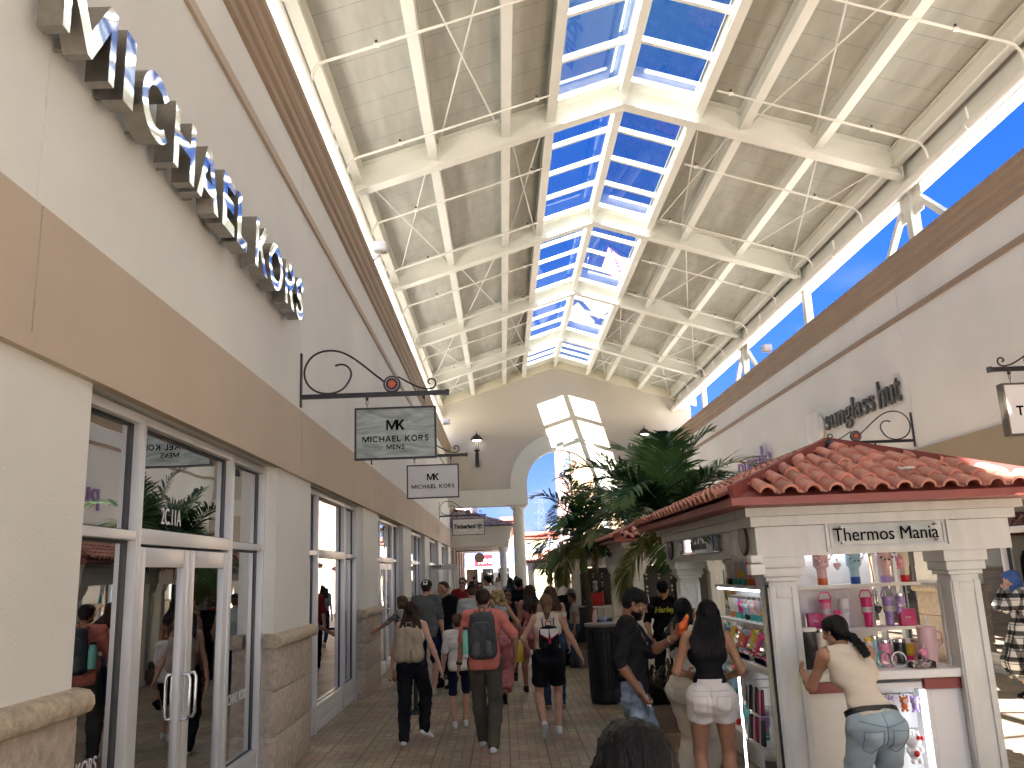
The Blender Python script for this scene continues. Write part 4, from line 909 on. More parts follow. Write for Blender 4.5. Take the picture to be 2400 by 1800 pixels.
# ---- merchandise ----
def col(n, c, r=.35, **k): return mat(n, c, r, **k)
CB = dict(pink=col('tumbler_pink', (.75, .25, .38)), hot=col('tumbler_hot_pink', (.70, .03, .20)), magenta=col('magenta_card', (.45, .01, .14)), lilac=col('tumbler_lilac', (.38, .27, .60)), white=col('tumbler_white', (.75, .74, .74)),
          blue=col('tumbler_blue', (.13, .28, .60)), teal=col('tumbler_teal', (.05, .38, .34)), cream=col('tumbler_cream', (.66, .60, .50)), black=col('tumbler_black', (.015, .015, .018)), orange=col('tumbler_orange', (.65, .15, .03)),
          navy=col('base_blue', (.01, .07, .38)), red=col('base_red', (.5, .01, .015)), yellow=col('toy_yellow', (.72, .50, .03)), silver=mat('silver_cap', (.6, .6, .6), .2, metal=1), grey=col('tumbler_grey', (.10, .105, .11)),
          sky=col('tumbler_sky', (.35, .58, .72)), band=col('paper_band', (.62, .60, .60)), green=col('tumbler_green', (.04, .36, .25)), rose=col('pale_rose', (.72, .48, .50)))
def dup2(tumb, *a): pass
def tumbler(x, y, z, label, body, base=None, lid=None, h=.26, r=.045, handle=True, bandm=None, straw=False, charm=None, dome=False, nm='tumbler', grp='tumblers on the kiosk shelves', taper=.72, beads=None, side_h=False):
    t = thing(nm, label, 'tumbler', (x, y, z), 0, grp); b = CB[body]; m = MB(); r0 = r * taper; hb = .055 if base else 0
    prof = [(r0 * .96, 0), (r0, .004)] + ([(r0 * 1.01, hb)] if base else [])
    if base: bm_ = MB(); bm_.lathe([(r0 * .98, 0), (r0 * 1.03, .004), (r0 * 1.04, hb), (r0, hb)], (x, y, z), 18); bm_.build('base_sleeve', CB[base], t, smooth=True)
    m.lathe([(r0 * .9, hb * .5 + .001), (r0 * 1.0, hb + .001), (r0 * 1.04, h * .42), (r, h * .50), (r * 1.02, h - .02), (r, h - .01), (r * .6, h - .009)], (x, y, z), 18); m.build('body', b, t, smooth=True)
    if bandm: q = MB(); q.lathe([(r * 1.0, h * .52), (r * 1.035, h * .525), (r * 1.04, h * .70), (r * 1.0, h * .705)], (x, y, z), 18); q.build('paper_band', CB[bandm], t, smooth=True); q = MB(); q.box(x - .001, x + .001, y - r * 1.06, y - r * 1.03, z + h * .55, z + h * .68); q.box(x + .008, x + .028, y - r * .98, y - r * .9, z + h * .6, z + h * .615); q.build('print', M_blk, t)
    L_ = CB[lid or body]; q = MB()
    if dome: q.lathe([(r * 1.02, h - .012), (r * 1.04, h + .005), (r * .95, h + .04), (r * .6, h + .07), (r * .2, h + .078)], (x, y, z), 18)
    else: q.lathe([(r * 1.05, h - .014), (r * 1.07, h - .005), (r * 1.05, h + .008), (r * .4, h + .012)], (x, y, z), 18)
    q.build('lid', L_, t, smooth=True)
    if handle:
        q = MB(); q.tube([(x - r * .98, y, z + h - .01), (x - r * 1.15, y, z + h + .025), (x - r * .75, y, z + h + .065), (x + r * .75, y, z + h + .065), (x + r * 1.15, y, z + h + .025), (x + r * .98, y, z + h - .01)], .006, 6); q.build('handle', L_, t, smooth=True)
    if side_h:
        q = MB(); q.tube([(x + r, y, z + h * .9), (x + r + .04, y, z + h * .86), (x + r + .045, y, z + h * .6), (x + r * .9, y, z + h * .45)], .009, 6); q.build('handle', L_, t, smooth=True)
    if straw: q = MB(); q.tube([(x + .012, y, z + h - .02), (x + .014, y, z + h + .08)], .006, 6); q.build('straw', CB['white'], t)
    if beads:
        q = MB(); rr = random.Random(int(x * 991)); q.cur = 0
        for i in range(15):
            a = pi * i / 14; q.cur = i % 2; q.ball((x - cos(a) * r * 1.25, y - r - .008, z + h * .93 - sin(a) * .10), .0085, 8)
        q.build('bead_strap', [CB[beads], CB['white']], t, smooth=True)
    return t
def charm(x, y, z, label, c, c2, kind='heart'):
    t = thing('keychain', label, 'keychain', (x, y, z), 0, 'keychains and charms in the kiosk'); q = MB(); q.tube([(x, y, z), (x + .004, y, z - .03)], .003, 5); q.ball((x, y, z), .007, 8); q.build('ring', M_chside, t)
    q = MB()
    if kind == 'duck':
        q.ball((x, y, z - .055), .03, 12, (1, .9, .9)); q.ball((x - .006, y - .005, z - .025), .019, 12); q.build('body', CB[c], t, smooth=True); q = MB(); q.ball((x - .02, y - .018, z - .028), .009, 8, (1.3, 1, .5)); q.ball((x - .012, y - .01, z - .085), .012, 8, (1, 1, .6)); q.ball((x + .014, y - .01, z - .085), .012, 8, (1, 1, .6)); q.build('beak', CB[c2], t)
    elif kind == 'plush':
        q.ball((x, y, z - .07), .024, 12, (1, .8, 1.1)); q.ball((x, y - .003, z - .035), .028, 12, (1.1, .85, .9)); q.ball((x - .022, y, z - .012), .009, 8, (1, .6, 1.3)); q.ball((x + .022, y, z - .012), .009, 8, (1, .6, 1.3)); q.ball((x - .016, y, z - .098), .011, 8); q.ball((x + .016, y, z - .098), .011, 8); q.build('body', CB[c], t, smooth=True); q = MB(); q.ball((x, y - .022, z - .037), .017, 10, (1, .4, .85)); q.build('face', CB[c2], t, smooth=True); q = MB(); q.ball((x - .007, y - .03, z - .034), .0028, 6); q.ball((x + .007, y - .03, z - .034), .0028, 6); q.build('eyes', M_black, t)
    else:
        q.ball((x - .012, y, z - .045), .02, 10, (1, .45, 1)); q.ball((x + .012, y, z - .045), .02, 10, (1, .45, 1)); q.ball((x, y, z - .062), .02, 10, (1, .45, 1.1)); q.build('body', CB[c], t, smooth=True)
    return t
Y1f = 7.02; ZS = 1.671
tumbler(2.60, Y1f, ZS, 'rose print tumbler with orange base on the top shelf, left of the blue one', 'rose', 'orange', 'white', h=.30, r=.062, dome=True, beads='pink', handle=False, taper=.62)
tumbler(2.87, Y1f, ZS, 'pale blue domed tumbler with deep blue base in the middle of the top shelf', 'sky', 'navy', 'white', h=.30, r=.06, dome=True, beads='blue', handle=False, taper=.62)
tumbler(3.12, Y1f, ZS, 'pink striped domed tumbler on a lilac base on the top shelf', 'rose', 'lilac', 'white', h=.30, r=.06, dome=True, beads='black', handle=False, taper=.66)
tumbler(3.28, Y1f, ZS, 'cream tumbler with red base at the right of the top shelf', 'cream', 'red', 'cream', h=.28, r=.045, handle=False, taper=.8)
tumbler(3.355, Y1f + .05, ZS, 'smoky grey tumbler at the far right end of the top shelf', 'grey', None, 'grey', h=.26, r=.04, handle=False)
tumbler(2.335, Y1f, ZS, 'sky blue flask with teal base at the left end of the top shelf', 'sky', 'teal', 'sky', h=.30, r=.04, handle=False, taper=.9)
ZS = 1.331
tumbler(2.355, Y1f, ZS, 'tall blue patterned bottle with deep blue base beside the magenta card', 'blue', 'navy', 'silver', h=.27, r=.036, handle=False, taper=.95)
tumbler(2.60, Y1f, ZS, 'translucent pink tumbler with hot pink lid handle, leftmost of the handled four', 'pink', None, 'hot', h=.215, r=.043, bandm='band')
tumbler(2.745, Y1f, ZS, 'white tumbler with white lid handle behind the leaning woman', 'white', None, 'white', h=.22, r=.043, bandm='band')
tumbler(2.935, Y1f, ZS, 'hot pink tumbler with paper band between the white and lilac ones', 'hot', None, 'hot', h=.22, r=.043, bandm='band')
tumbler(3.11, Y1f, ZS, 'lilac handled tumbler with paper band on the middle shelf', 'lilac', None, 'lilac', h=.22, r=.043, bandm='band')
tumbler(3.235, Y1f + .05, ZS, 'small lilac tumbler behind the magenta gift box at the right', 'lilac', None, 'silver', h=.24, r=.038, bandm='band', handle=False)
def gift(x0, x1, y, z, h, lab):
    t = thing('gift_box', lab, 'box', ((x0 + x1) / 2, y, z), 0, 'magenta gift boxes on the kiosk shelf'); m = MB(); m.box(x0, x1, y - .03, y + .03, z, z + h); m.build('carton', CB['magenta'], t, bevel=.003)
    m = MB(); m.tube([((x0 + x1) / 2 - .02, y - .031, z + h * .5), ((x0 + x1) / 2 - .008, y - .031, z + h * .56), ((x0 + x1) / 2 + .004, y - .031, z + h * .48), ((x0 + x1) / 2 + .02, y - .031, z + h * .53)], .0025, 5); m.build('print', CB['white'], t)
gift(2.425, 2.545, 6.98, 1.331, .125, 'magenta gift box left of the pink handled tumbler'); gift(3.165, 3.29, 6.975, 1.331, .13, 'magenta gift box in front of the small lilac tumbler')
charm(2.665, 6.955, 1.50, 'hot pink bow keychain hanging from the pink handled tumbler', 'hot', 'hot'); charm(3.0, 6.955, 1.52, 'black strap keychain on the hot pink tumbler', 'black', 'black'); charm(3.17, 6.955, 1.53, 'lilac plush keychain with white face on the lilac tumbler', 'lilac', 'white', 'plush'); charm(2.70, 6.93, 1.87, 'pale pink heart charm on the rose print tumbler', 'rose', 'rose'); charm(3.21, 6.94, 1.88, 'pink plush charm on the striped tumbler', 'pink', 'rose', 'plush')
# counter goods
tumbler(2.13, 6.2, 1.126, 'huge black tumbler with white lid at the left end of the counter', 'black', None, 'white', h=.27, r=.075, handle=False, straw=True, taper=.75)
tumbler(2.27, 6.3, 1.126, 'small silver topped cup just behind the leaning woman', 'cream', None, 'silver', h=.25, r=.04, handle=False)
tumbler(2.74, 6.33, 1.126, 'squat pink flask with steel neck on the counter', 'pink', None, 'silver', h=.155, r=.04, handle=False, taper=.98)
tumbler(2.835, 6.30, 1.126, 'squat black flask with steel neck beside the pink flask', 'black', None, 'silver', h=.16, r=.042, handle=False, taper=.98)
tumbler(2.915, 6.33, 1.126, 'small pink and yellow patterned cup between the black flask and the big pink jug', 'yellow', 'hot', 'yellow', h=.12, r=.032, handle=False)
tumbler(2.97, 6.15, 1.126, 'large pale pink jug tumbler with big side handle on the counter', 'rose', None, 'rose', h=.25, r=.062, handle=False, side_h=True, straw=True, taper=.85)
tumbler(2.64, 6.36, 1.126, 'pale yellow cup near the leaning woman', 'cream', None, 'yellow', h=.17, r=.028, handle=False)
charm(2.90, 6.08, 1.27, 'pink heart pouch keychain hanging off the large jug', 'pink', 'pink')
t = thing('lid_stack', 'round clear lids with pink rims standing on the counter', 'lids', (2.70, 6.1, 1.126)); Q = Matrix.Rotation(radians(80), 3, 'X')
for i, (x, c) in enumerate(((2.63, 'teal'), (2.66, 'pink'), (2.72, 'white'))):
    m = MB(); pts = [Vector((x + .05 * cos(a), 6.12 - i * .02, 1.178 + .05 * sin(a))) for a in [2 * pi * k / 24 for k in range(25)]]; m.tube(pts, .005, 6, cap=False); o = m.build('rim', CB[c], t, smooth=True)
    m = MB(); m.lathe([(.046, 0), (.046, .003)], (x, 6.12 - i * .02, 1.178), 20, Matrix.Rotation(pi / 2, 3, 'X')); m.build('disc', M_clear, t)
def tray(x0, x1, y0, y1, z, lab, cols, seed, n=26):
    t = thing('tray', lab, 'tray', ((x0 + x1) / 2, (y0 + y1) / 2, z), 0, 'clear trays of small accessories'); m = MB(); m.box(x0, x1, y0, y1, z, z + .004)
    for a, b, c, d in ((x0, x1, y0, y0 + .003), (x0, x1, y1 - .003, y1), (x0, x0 + .003, y0 + .003, y1 - .003), (x1 - .003, x1, y0 + .003, y1 - .003)): m.box(a, b, c, d, z + .004, z + .045)
    m.build('bin', M_clear, t); r = random.Random(seed); q = MB()
    for i in range(n):
        q.cur = i % len(cols); q.ball((r.uniform(x0 + .015, x1 - .015), r.uniform(y0 + .015, y1 - .015), z + r.uniform(.012, .045)), r.uniform(.008, .014), 7, (r.uniform(.7, 1.5), r.uniform(.7, 1.5), r.uniform(.5, 1)))
    o = q.build('trinkets', [CB[c] for c in cols], t, smooth=True); o['kind'] = 'stuff'
tray(2.76, 2.92, 5.97, 6.08, 1.126, 'clear tray of small beads on the front counter', ['cream', 'rose', 'silver'], 1, 40); tray(2.99, 3.085, 6.27, 6.40, 1.126, 'clear tray of lilac charms at the right end of the counter', ['lilac', 'grey'], 2)
# left side counter: clear trays, packets
for i in range(5): tray(1.87, 2.02, 6.35 + i * .42, 6.66 + i * .42, 1.131, '%s clear tray of bright trinkets along the left counter, counted from the near post' % ORD[i].capitalize(), [['hot', 'white', 'black'], ['red', 'pink', 'white'], ['blue', 'green', 'white', 'red'], ['pink', 'yellow', 'hot'], ['red', 'black', 'white']][i], 10 + i, 45)
def packet(x, y, z, lab, c, h=.13):
    t = tag(bpy.data.objects.new('packet', None), lab, 'packet', 'bright packets on the left counter'); COL.objects.link(t); t.location = (x, y, z); m = MB(); a = .05
    m.add([(x - .012, y - a, z), (x + .012, y - a, z), (x + .012, y + a, z), (x - .012, y + a, z), (x + .05, y - a, z + h), (x + .062, y - a, z + h), (x + .062, y + a, z + h), (x + .05, y + a, z + h)], [(0, 1, 2, 3), (4, 5, 6, 7), (0, 1, 5, 4), (1, 2, 6, 5), (2, 3, 7, 6), (3, 0, 4, 7)]); m.build('sleeve', CB[c], t)
    m = MB(); m.box(x - .004, x + .004, y - .02, y + .02, z + h * .35, z + h * .6); m.build('print', CB['white'], t)
pc = ['red', 'yellow', 'red', 'green', 'hot', 'yellow', 'red', 'orange', 'yellow', 'red']
for i in range(10): packet(2.05 + .02 * (i % 2), 6.42 + i * .2, 1.131 + (.0 if i % 2 else 0), '%s packet leaning at the back of the left counter, %s from the near post' % (dict(red='red', yellow='yellow', green='green', hot='pink', orange='orange')[pc[i]], ORD[i]), pc[i], .12 + .03 * (i % 3))
cs = [('pink', 'orange'), ('sky', 'teal'), ('rose', 'teal'), ('white', 'teal'), ('cream', 'black'), ('lilac', 'green'), ('white', 'teal'), ('cream', 'orange')]; CN = dict(pink='pink', sky='light blue', rose='pale pink', white='white', cream='cream', lilac='lilac')
for i in range(8):
    b, c = cs[i]; c2, b2 = cs[(i + 5) % 8][1], cs[(i + 5) % 8][0]
    tumbler(2.24, 7.3 + i * .17, 1.361, '%s tumbler on the left facing middle shelf, %s from its near end' % (CN[b], ORD[i]), b, c, 'silver', h=.20, r=.045, handle=False)
    tumbler(2.24, 7.3 + i * .17, 1.671, '%s tumbler on the left facing top shelf, %s from its near end' % (CN[b2], ORD[i]), b2, c2, 'white', h=.22, r=.042, handle=False, beads='black' if i < 3 else None)
for i, (y, z, k, c, c2, l) in enumerate([(7.28, 1.50, 'duck', 'yellow', 'orange', 'yellow duck keychain nearest the post on the left shelves'), (7.85, 1.82, 'duck', 'yellow', 'orange', 'yellow duck keychain on the top left shelf'), (7.62, 1.53, 'plush', 'rose', 'white', 'pale pink plush keychain on the middle left shelf'), (7.80, 1.52, 'plush', 'sky', 'white', 'pale blue plush keychain on the middle left shelf'), (7.95, 1.53, 'plush', 'hot', 'rose', 'hot pink plush keychain on the middle left shelf')]):
    charm(2.165, y, z, l, c, c2, k)
# front niche keychains
charm(2.60, 6.045, .95, 'lilac plush keychain with white face in the lit niche', 'lilac', 'white', 'plush'); charm(2.70, 6.045, .95, 'brown plush keychain in the lit niche', 'orange', 'cream', 'plush')
t = thing('plush_toy', 'white plush toy with red bow hanging in the lit niche', 'plush toy', (2.73, 6.05, .72)); x, y, z = 2.73, 6.05, .72
m = MB(); m.ball((x, y, z - .07), .048, 14, (1.15, .8, .85)); m.ball((x - .005, y, z - .14), .04, 14, (.95, .75, 1.1)); m.ball((x - .035, y, z - .03), .014, 8, (1, .6, 1.4)); m.ball((x + .035, y, z - .03), .014, 8, (1, .6, 1.4)); m.ball((x - .045, y - .01, z - .12), .016, 8, (1, 1, 1.5)); m.ball((x + .045, y - .01, z - .12), .016, 8, (1, 1, 1.5)); m.ball((x - .025, y - .02, z - .19), .019, 8); m.ball((x + .022, y - .02, z - .19), .019, 8); m.build('body', CB['white'], t, smooth=True)
m = MB(); m.ball((x + .02, y - .035, z - .04), .014, 8, (1, .6, 1.2)); m.ball((x + .048, y - .03, z - .045), .014, 8, (1, .6, 1.2)); m.ball((x, y - .035, z - .14), .022, 10, (1, .5, 1)); m.build('bow', CB['red'], t, smooth=True); m = MB(); m.tube([(x, y, z), (x, y, z - .035)], .003, 5); m.build('ring', M_chside, t)
for i, (x, z, lab) in enumerate([(2.56, .40, 'bunch of metal keyrings low in the niche, left'), (2.72, .40, 'bunch of brown keyrings low in the niche, right'), (2.60, .70, 'empty silver chain hook keyrings in the middle of the niche')]):
    t = thing('keychain', lab, 'keychain', (x, 6.045, z), 0, 'keychains and charms in the kiosk'); m = MB()
    for k in range(6): m.tube([(x - .03 + k * .012, 6.045 - .004 * (k % 2), z), (x - .04 + k * .016, 6.04, z - .05), (x - .045 + k * .018, 6.04, z - .08)], .004, 5)
    m.build('chain', [M_chside, CB['orange'], M_chside][i], t)
# left lower cabinet: big grey tumbler, hanging cups, glove rack
tumbler(1.98, 6.75, .14, 'tall grey tumbler with straw at the foot of the left cabinet', 'grey', None, 'white', h=.30, r=.07, handle=False, straw=True, side_h=True)
for i, (y, z, b, c, l) in enumerate([(7.75, .75, 'sky', 'teal', 'light blue and teal tumbler hanging in the left cabinet'), (8.0, .52, 'pink', 'rose', 'pink tumbler on the lower shelf of the left cabinet'), (7.65, .52, 'white', 'red', 'white and red spotted tumbler on the lower shelf of the left cabinet')]): tumbler(1.99, y, z if z > .6 else .521, l, b, c, 'white', h=.24, r=.05, handle=False)
t = thing('wire_rack', 'white wire rack of dark socks hanging on the left cabinet side', 'rack', (1.86, 6.7, .55)); m = MB()
for y in (6.45, 6.6, 6.75, 6.9): m.tube([(1.84, y, .98), (1.80, y, .55)], .004, 5)
for z, x in ((.98, 1.84), (.78, 1.82), (.56, 1.80)): m.tube([(x, 6.45, z), (x, 6.9, z)], .004, 5); m.tube([(x, 6.45, z), (2.12, 6.45, z)], .004, 5); m.tube([(x, 6.9, z), (2.12, 6.9, z)], .004, 5)
m.build('wires', CB['white'], t)
m = MB(); r_ = random.Random(5)
for k in range(3):
    for j in range(2): m.cur = (k + j) % 3; m.prism([(-.06, 0), (.06, 0), (.05, .17), (-.04, .18)], .025, lambda a, b, tt, k=k, j=j: (1.83 + tt + j * .01 + (b * .08), 6.525 + k * .15 + a, .57 + j * .21 + b))
m.build('socks', [CB['black'], CB['hot'], CB['grey']], t, bevel=.008)

# more small stock: rows of keychains, counter bottles, hooks on the left side
_r = random.Random(21); _cn = dict(pink='pink', hot='hot pink', lilac='lilac', sky='light blue', cream='cream', yellow='yellow', rose='pale rose', orange='orange', teal='teal', red='red', white='white', black='black')
for j, (z, row) in enumerate(((.95, 'top'), (.72, 'middle'), (.40, 'bottom'))):
    for i in range(4):
        x = 2.50 + i * .09
        if (j == 0 and i in (1, 2)) or (j == 1 and i > 1): continue
        c = ['pink', 'sky', 'hot', 'lilac', 'cream', 'rose'][(i + 2 * j) % 6]; charm(x, 6.04, z - .005, '%s %s on the %s rail of the lit niche, %s from the left' % (_cn[c], 'plush keychain' if (i + j) % 2 else 'heart keychain', row, ORD[i]), c, 'white', 'plush' if (i + j) % 2 else 'heart')
for i, (x, y, c, b, h, r) in enumerate([(2.42, 6.34, 'hot', 'silver', .16, .032), (2.50, 6.37, 'lilac', 'silver', .19, .03), (2.57, 6.34, 'teal', 'white', .14, .034), (2.69, 6.38, 'sky', 'silver', .18, .028), (3.06, 6.37, 'hot', 'white', .17, .034), (2.99, 6.38, 'rose', 'silver', .15, .032)]):
    tumbler(x, y, 1.126, '%s bottle at the back of the front counter, %s of the back row' % (_cn[c], ORD[i]), c, None, b, h=h, r=r, handle=False, taper=.92)
for i in range(9):
    c = ['hot', 'yellow', 'pink', 'sky', 'white', 'orange', 'lilac', 'teal', 'rose'][i]; charm(2.12, 7.2 + i * .16, 1.325, '%s keychain hanging under the middle left shelf, %s from the near end' % (_cn[c], ORD[i]), c, 'white', ['heart', 'plush', 'heart'][i % 3])
for i in range(6):
    c = ['pink', 'red', 'cream', 'sky', 'hot', 'yellow'][i]; charm(1.90, 7.05 + i * .22, 1.06, '%s keychain hanging in front of the left cabinet, %s from the near end' % (_cn[c], ORD[i]), c, 'white', 'plush' if i % 2 else 'heart')
for i, (y, c, b) in enumerate([(6.98, 'lilac', 'teal'), (7.18, 'cream', 'orange'), (7.38, 'teal', 'white'), (8.25, 'yellow', 'white'), (8.45, 'sky', 'navy')]):
    tumbler(2.0, y, .521, '%s tumbler standing in the left cabinet, %s of the added row' % (_cn[c], ORD[i]) if False else '%s tumbler standing on the inner shelf of the left cabinet' % _cn[c], c, b, 'white', h=.22, r=.045, handle=False)
# the nearest kiosk and its goods are scaled up about the camera position, which sinks them 0.19 m into the paving level
KS = 1.1
def ks(x, y, z): return (x * KS, y * KS, z * KS - .188)
for o in [o for o in bpy.data.objects if o not in _before and o.parent is None]:
    o.location = ks(*o.location)
    for c in o.children_recursive:
        if c.type == 'MESH': c.data.transform(Matrix.Scale(KS, 4)); c.location = c.location * KS
# ---------------- palms ----------------
def leafmat(name, c1, c2):
    m = mat(name, c1, .38, spec=.4); t = m.node_tree; b = t.nodes['Principled BSDF']; g = t.nodes.new('ShaderNodeNewGeometry'); n = t.nodes.new('ShaderNodeTexNoise'); n.inputs['Scale'].default_value = 2.5
    r = t.nodes.new('ShaderNodeValToRGB'); r.color_ramp.elements[0].position = .35; r.color_ramp.elements[0].color = (*c1, 1); r.color_ramp.elements[1].position = .68; r.color_ramp.elements[1].color = (*c2, 1)
    t.links.new(g.outputs['Position'], n.inputs['Vector']); t.links.new(n.outputs['Fac'], r.inputs[0]); t.links.new(r.outputs[0], b.inputs['Base Color'])
    o = t.nodes['Material Output']; tr = t.nodes.new('ShaderNodeBsdfTranslucent'); t.links.new(r.outputs[0], tr.inputs[0]); mx = t.nodes.new('ShaderNodeMixShader'); mx.inputs[0].default_value = .25
    t.links.new(b.outputs[0], mx.inputs[1]); t.links.new(tr.outputs[0], mx.inputs[2]); t.links.new(mx.outputs[0], o.inputs[0]); return m
M_leaf = leafmat('palm_leaf', (.018, .058, .022), (.085, .165, .042)); M_leaf2 = leafmat('palm_leaf_yellowing', (.07, .09, .015), (.16, .15, .03))
M_trunk = mat('palm_trunk', (.13, .095, .06), .9, noise=.3, nscale=8, stretch=(1, 1, 6), bump=.5, bscale=30); M_shaft = mat('palm_crownshaft', (.13, .17, .05), .5, noise=.25, nscale=5)
def frond(mb, org, az, el, L_, rr, drop=1.0, lw=.036, n=40, ll=.58):
    p = Vector(org); d = Vector((cos(az) * cos(el), sin(az) * cos(el), sin(el))); N = 14; pts = [p.copy()]; st = L_ / N
    for i in range(N):
        d = (d + Vector((0, 0, -1)) * drop * (.035 + .012 * i)).normalized(); p = p + d * st; pts.append(p.copy())
    mb.cur = 0; mb.tube(pts, [.014 * (1 - .85 * i / N) for i in range(N + 1)], 5)
    for k in range(n):
        t = .12 + .88 * k / (n - 1); x = t * N; i = min(int(x), N - 1); q = pts[i].lerp(pts[i + 1], x - i); dd = (pts[i + 1] - pts[i]).normalized()
        sd_ = dd.cross(Vector((0, 0, 1))); sd_ = sd_.normalized() if sd_.length > .05 else Vector((1, 0, 0)); up = sd_.cross(dd)
        ln = ll * (sin(pi * min(1, .18 + t * .80)) ** .6) * rr.uniform(.85, 1.1)
        for s in (-1, 1):
            f = .45 + .75 * t + rr.uniform(-.12, .12); o = (sd_ * s + dd * f + up * rr.uniform(.05, .4)).normalized(); wv = dd.cross(o).cross(o).normalized() * lw * .5 * rr.uniform(.8, 1.2)
            if rr.random() < .04: continue
            a = q; b = q + o * ln * .4; dr = Vector((0, 0, -1)) * ln * rr.uniform(.08, .3) * drop; c = q + o * ln * .75 + dr * .45; e = q + o * ln + dr
            mb.add([a - wv * .3, a + wv * .3, b + wv, b - wv, c + wv * .8, c - wv * .8, e], [(0, 1, 2, 3), (3, 2, 4, 5), (5, 4, 6)])
def palm(x, y, zb, zc, label, seed, L_=1.7, nf=15, droopers=4, r=.05, lean=(-.1, 0), trunk=True, specs=None):
    t = thing('palm_tree', label, 'palm', (x, y, zb), 0, 'potted palms along the walkway'); rr = random.Random(seed); cx, cy = x + lean[0], y + lean[1]; m = MB(); zs = zb + (zc - zb) * .66
    pts = [(x + lean[0] * u * u, y + lean[1] * u * u, zb + (zs - zb) * u) for u in [i / 10 for i in range(11)]]; m.tube(pts, [r * (1.15 - .25 * i / 10 + (.04 if i % 2 else 0)) for i in range(11)], 12); m.build('trunk', M_trunk, t, smooth=True)
    m = MB(); m.tube([pts[-1], (cx, cy, zs + .1), (cx, cy, (zs + zc) / 2), (cx, cy, zc)], [r * .95, r * 1.25, r * 1.05, r * .6], 12); m.build('crownshaft', M_shaft, t, smooth=True)
    m = MB(); m2 = MB()
    for i in range(nf):
        az = i * 2.4 + rr.uniform(-.25, .25); el = radians(82 - 62 * (i / nf) + rr.uniform(-6, 6)); frond(m, (cx, cy, zc - .05 - .12 * i / nf), az, el, L_ * rr.uniform(.85, 1.1), rr, drop=1.0 + i / nf * .5)
    for i in range(droopers):
        az = [3.3, 2.7, -.15, 3.9, .4][i % 5] + rr.uniform(-.2, .2); frond(m2, (cx, cy, zc - .25), az, radians(15), L_ * .8, rr, drop=2.4, ll=.42)
    for sp in (specs or []): frond(m, (cx, cy, zc - .05), *sp, rr)
    m.build('crown', M_leaf, t); m2.build('old_fronds', M_leaf2, t); return t
palm(2.18, 10.8, .3, 2.47, 'nearest palm with arching dark fronds beside the Thermos kiosk', 4, L_=1.4, nf=12, lean=(-.02, 0), droopers=3, specs=[(radians(195), radians(52), 1.75), (radians(170), radians(40), 1.7), (radians(12), radians(55), 1.7), (radians(-15), radians(40), 1.65), (radians(100), radians(78), 1.35), (radians(0), radians(20), 1.5)])
palm(1.75, 17.6, .3, 2.55, 'second palm behind the nearest one, over the luggage kiosk', 9, L_=1.45, nf=13, r=.07, lean=(-.1, 0))
palm(2.9, 18.6, .3, 2.9, 'third palm hidden mostly behind the nearest fronds', 12, L_=1.7, nf=13, r=.07, droopers=2)
# planters
M_soil = mat('planter_soil', (.05, .035, .025), .95, noise=.3, nscale=20, bump=.6, bscale=40); M_dplant = leafmat('dark_groundcover', (.02, .018, .014), (.07, .055, .035)); M_curb = mat('planter_curb', (.20, .16, .13), .8, noise=.1, nscale=4)
def planter(x0, x1, y0, y1, h, lab):
    t = thing('planter', lab, 'planter', ((x0 + x1) / 2, (y0 + y1) / 2, 0), 0, 'dark planters at the palms'); m = MB(); w = .06
    for a, b, c, d in ((x0, x1, y0, y0 + w), (x0, x1, y1 - w, y1), (x0, x0 + w, y0 + w, y1 - w), (x1 - w, x1, y0 + w, y1 - w)): m.box(a, b, c, d, 0, h)
    m.build('curb', M_curb, t); m = MB(); m.box(x0 + w, x1 - w, y0 + w, y1 - w, 0, h - .04); m.build('soil', M_soil, t)
def shrub(x, y, z, lab, seed, h=.45, n=46):
    t = thing('bromeliad', lab, 'plant', (x, y, z), 0, 'dark leafy plants in the planters'); rr = random.Random(seed); m = MB()
    for i in range(n):
        az = rr.uniform(0, 2 * pi); el = rr.uniform(.3, 1.4); L_ = h * rr.uniform(.6, 1.15); d = Vector((cos(az) * cos(el), sin(az) * cos(el), sin(el))); s = d.cross(Vector((0, 0, 1))).normalized() * rr.uniform(.016, .03); o = Vector((x, y, z)); a = o + d * L_ * .5; b = o + d * L_ * .85 - Vector((0, 0, .05)); c = o + d * L_ - Vector((0, 0, .12))
        m.add([o - s * .5, o + s * .5, a + s, a - s, b + s * .8, b - s * .8, c], [(0, 1, 2, 3), (3, 2, 4, 5), (5, 4, 6)])
    m.build('leaves', M_dplant, t)
    m = MB(); m.tube([(x, y, z - .02), (x, y, z + h * .35)], [.02, .012], 6); m.build('stem', M_trunk, t)
planter(1.5, 2.75, 10.25, 11.5, .3, 'dark planter with leafy plants under the nearest palm'); planter(1.3, 3.3, 17.2, 19.0, .3, 'planter under the second palm near the luggage')
for i, (x, y) in enumerate([(1.62, 10.42), (1.88, 10.38), (2.15, 10.42), (2.42, 10.4), (1.7, 10.75), (2.0, 10.7), (2.35, 10.8)]): shrub(x, y, .26, 'dark leafy plant in the nearest planter, %s from its left front corner' % ORD[i], 50 + i, .62 if i > 3 else .5)
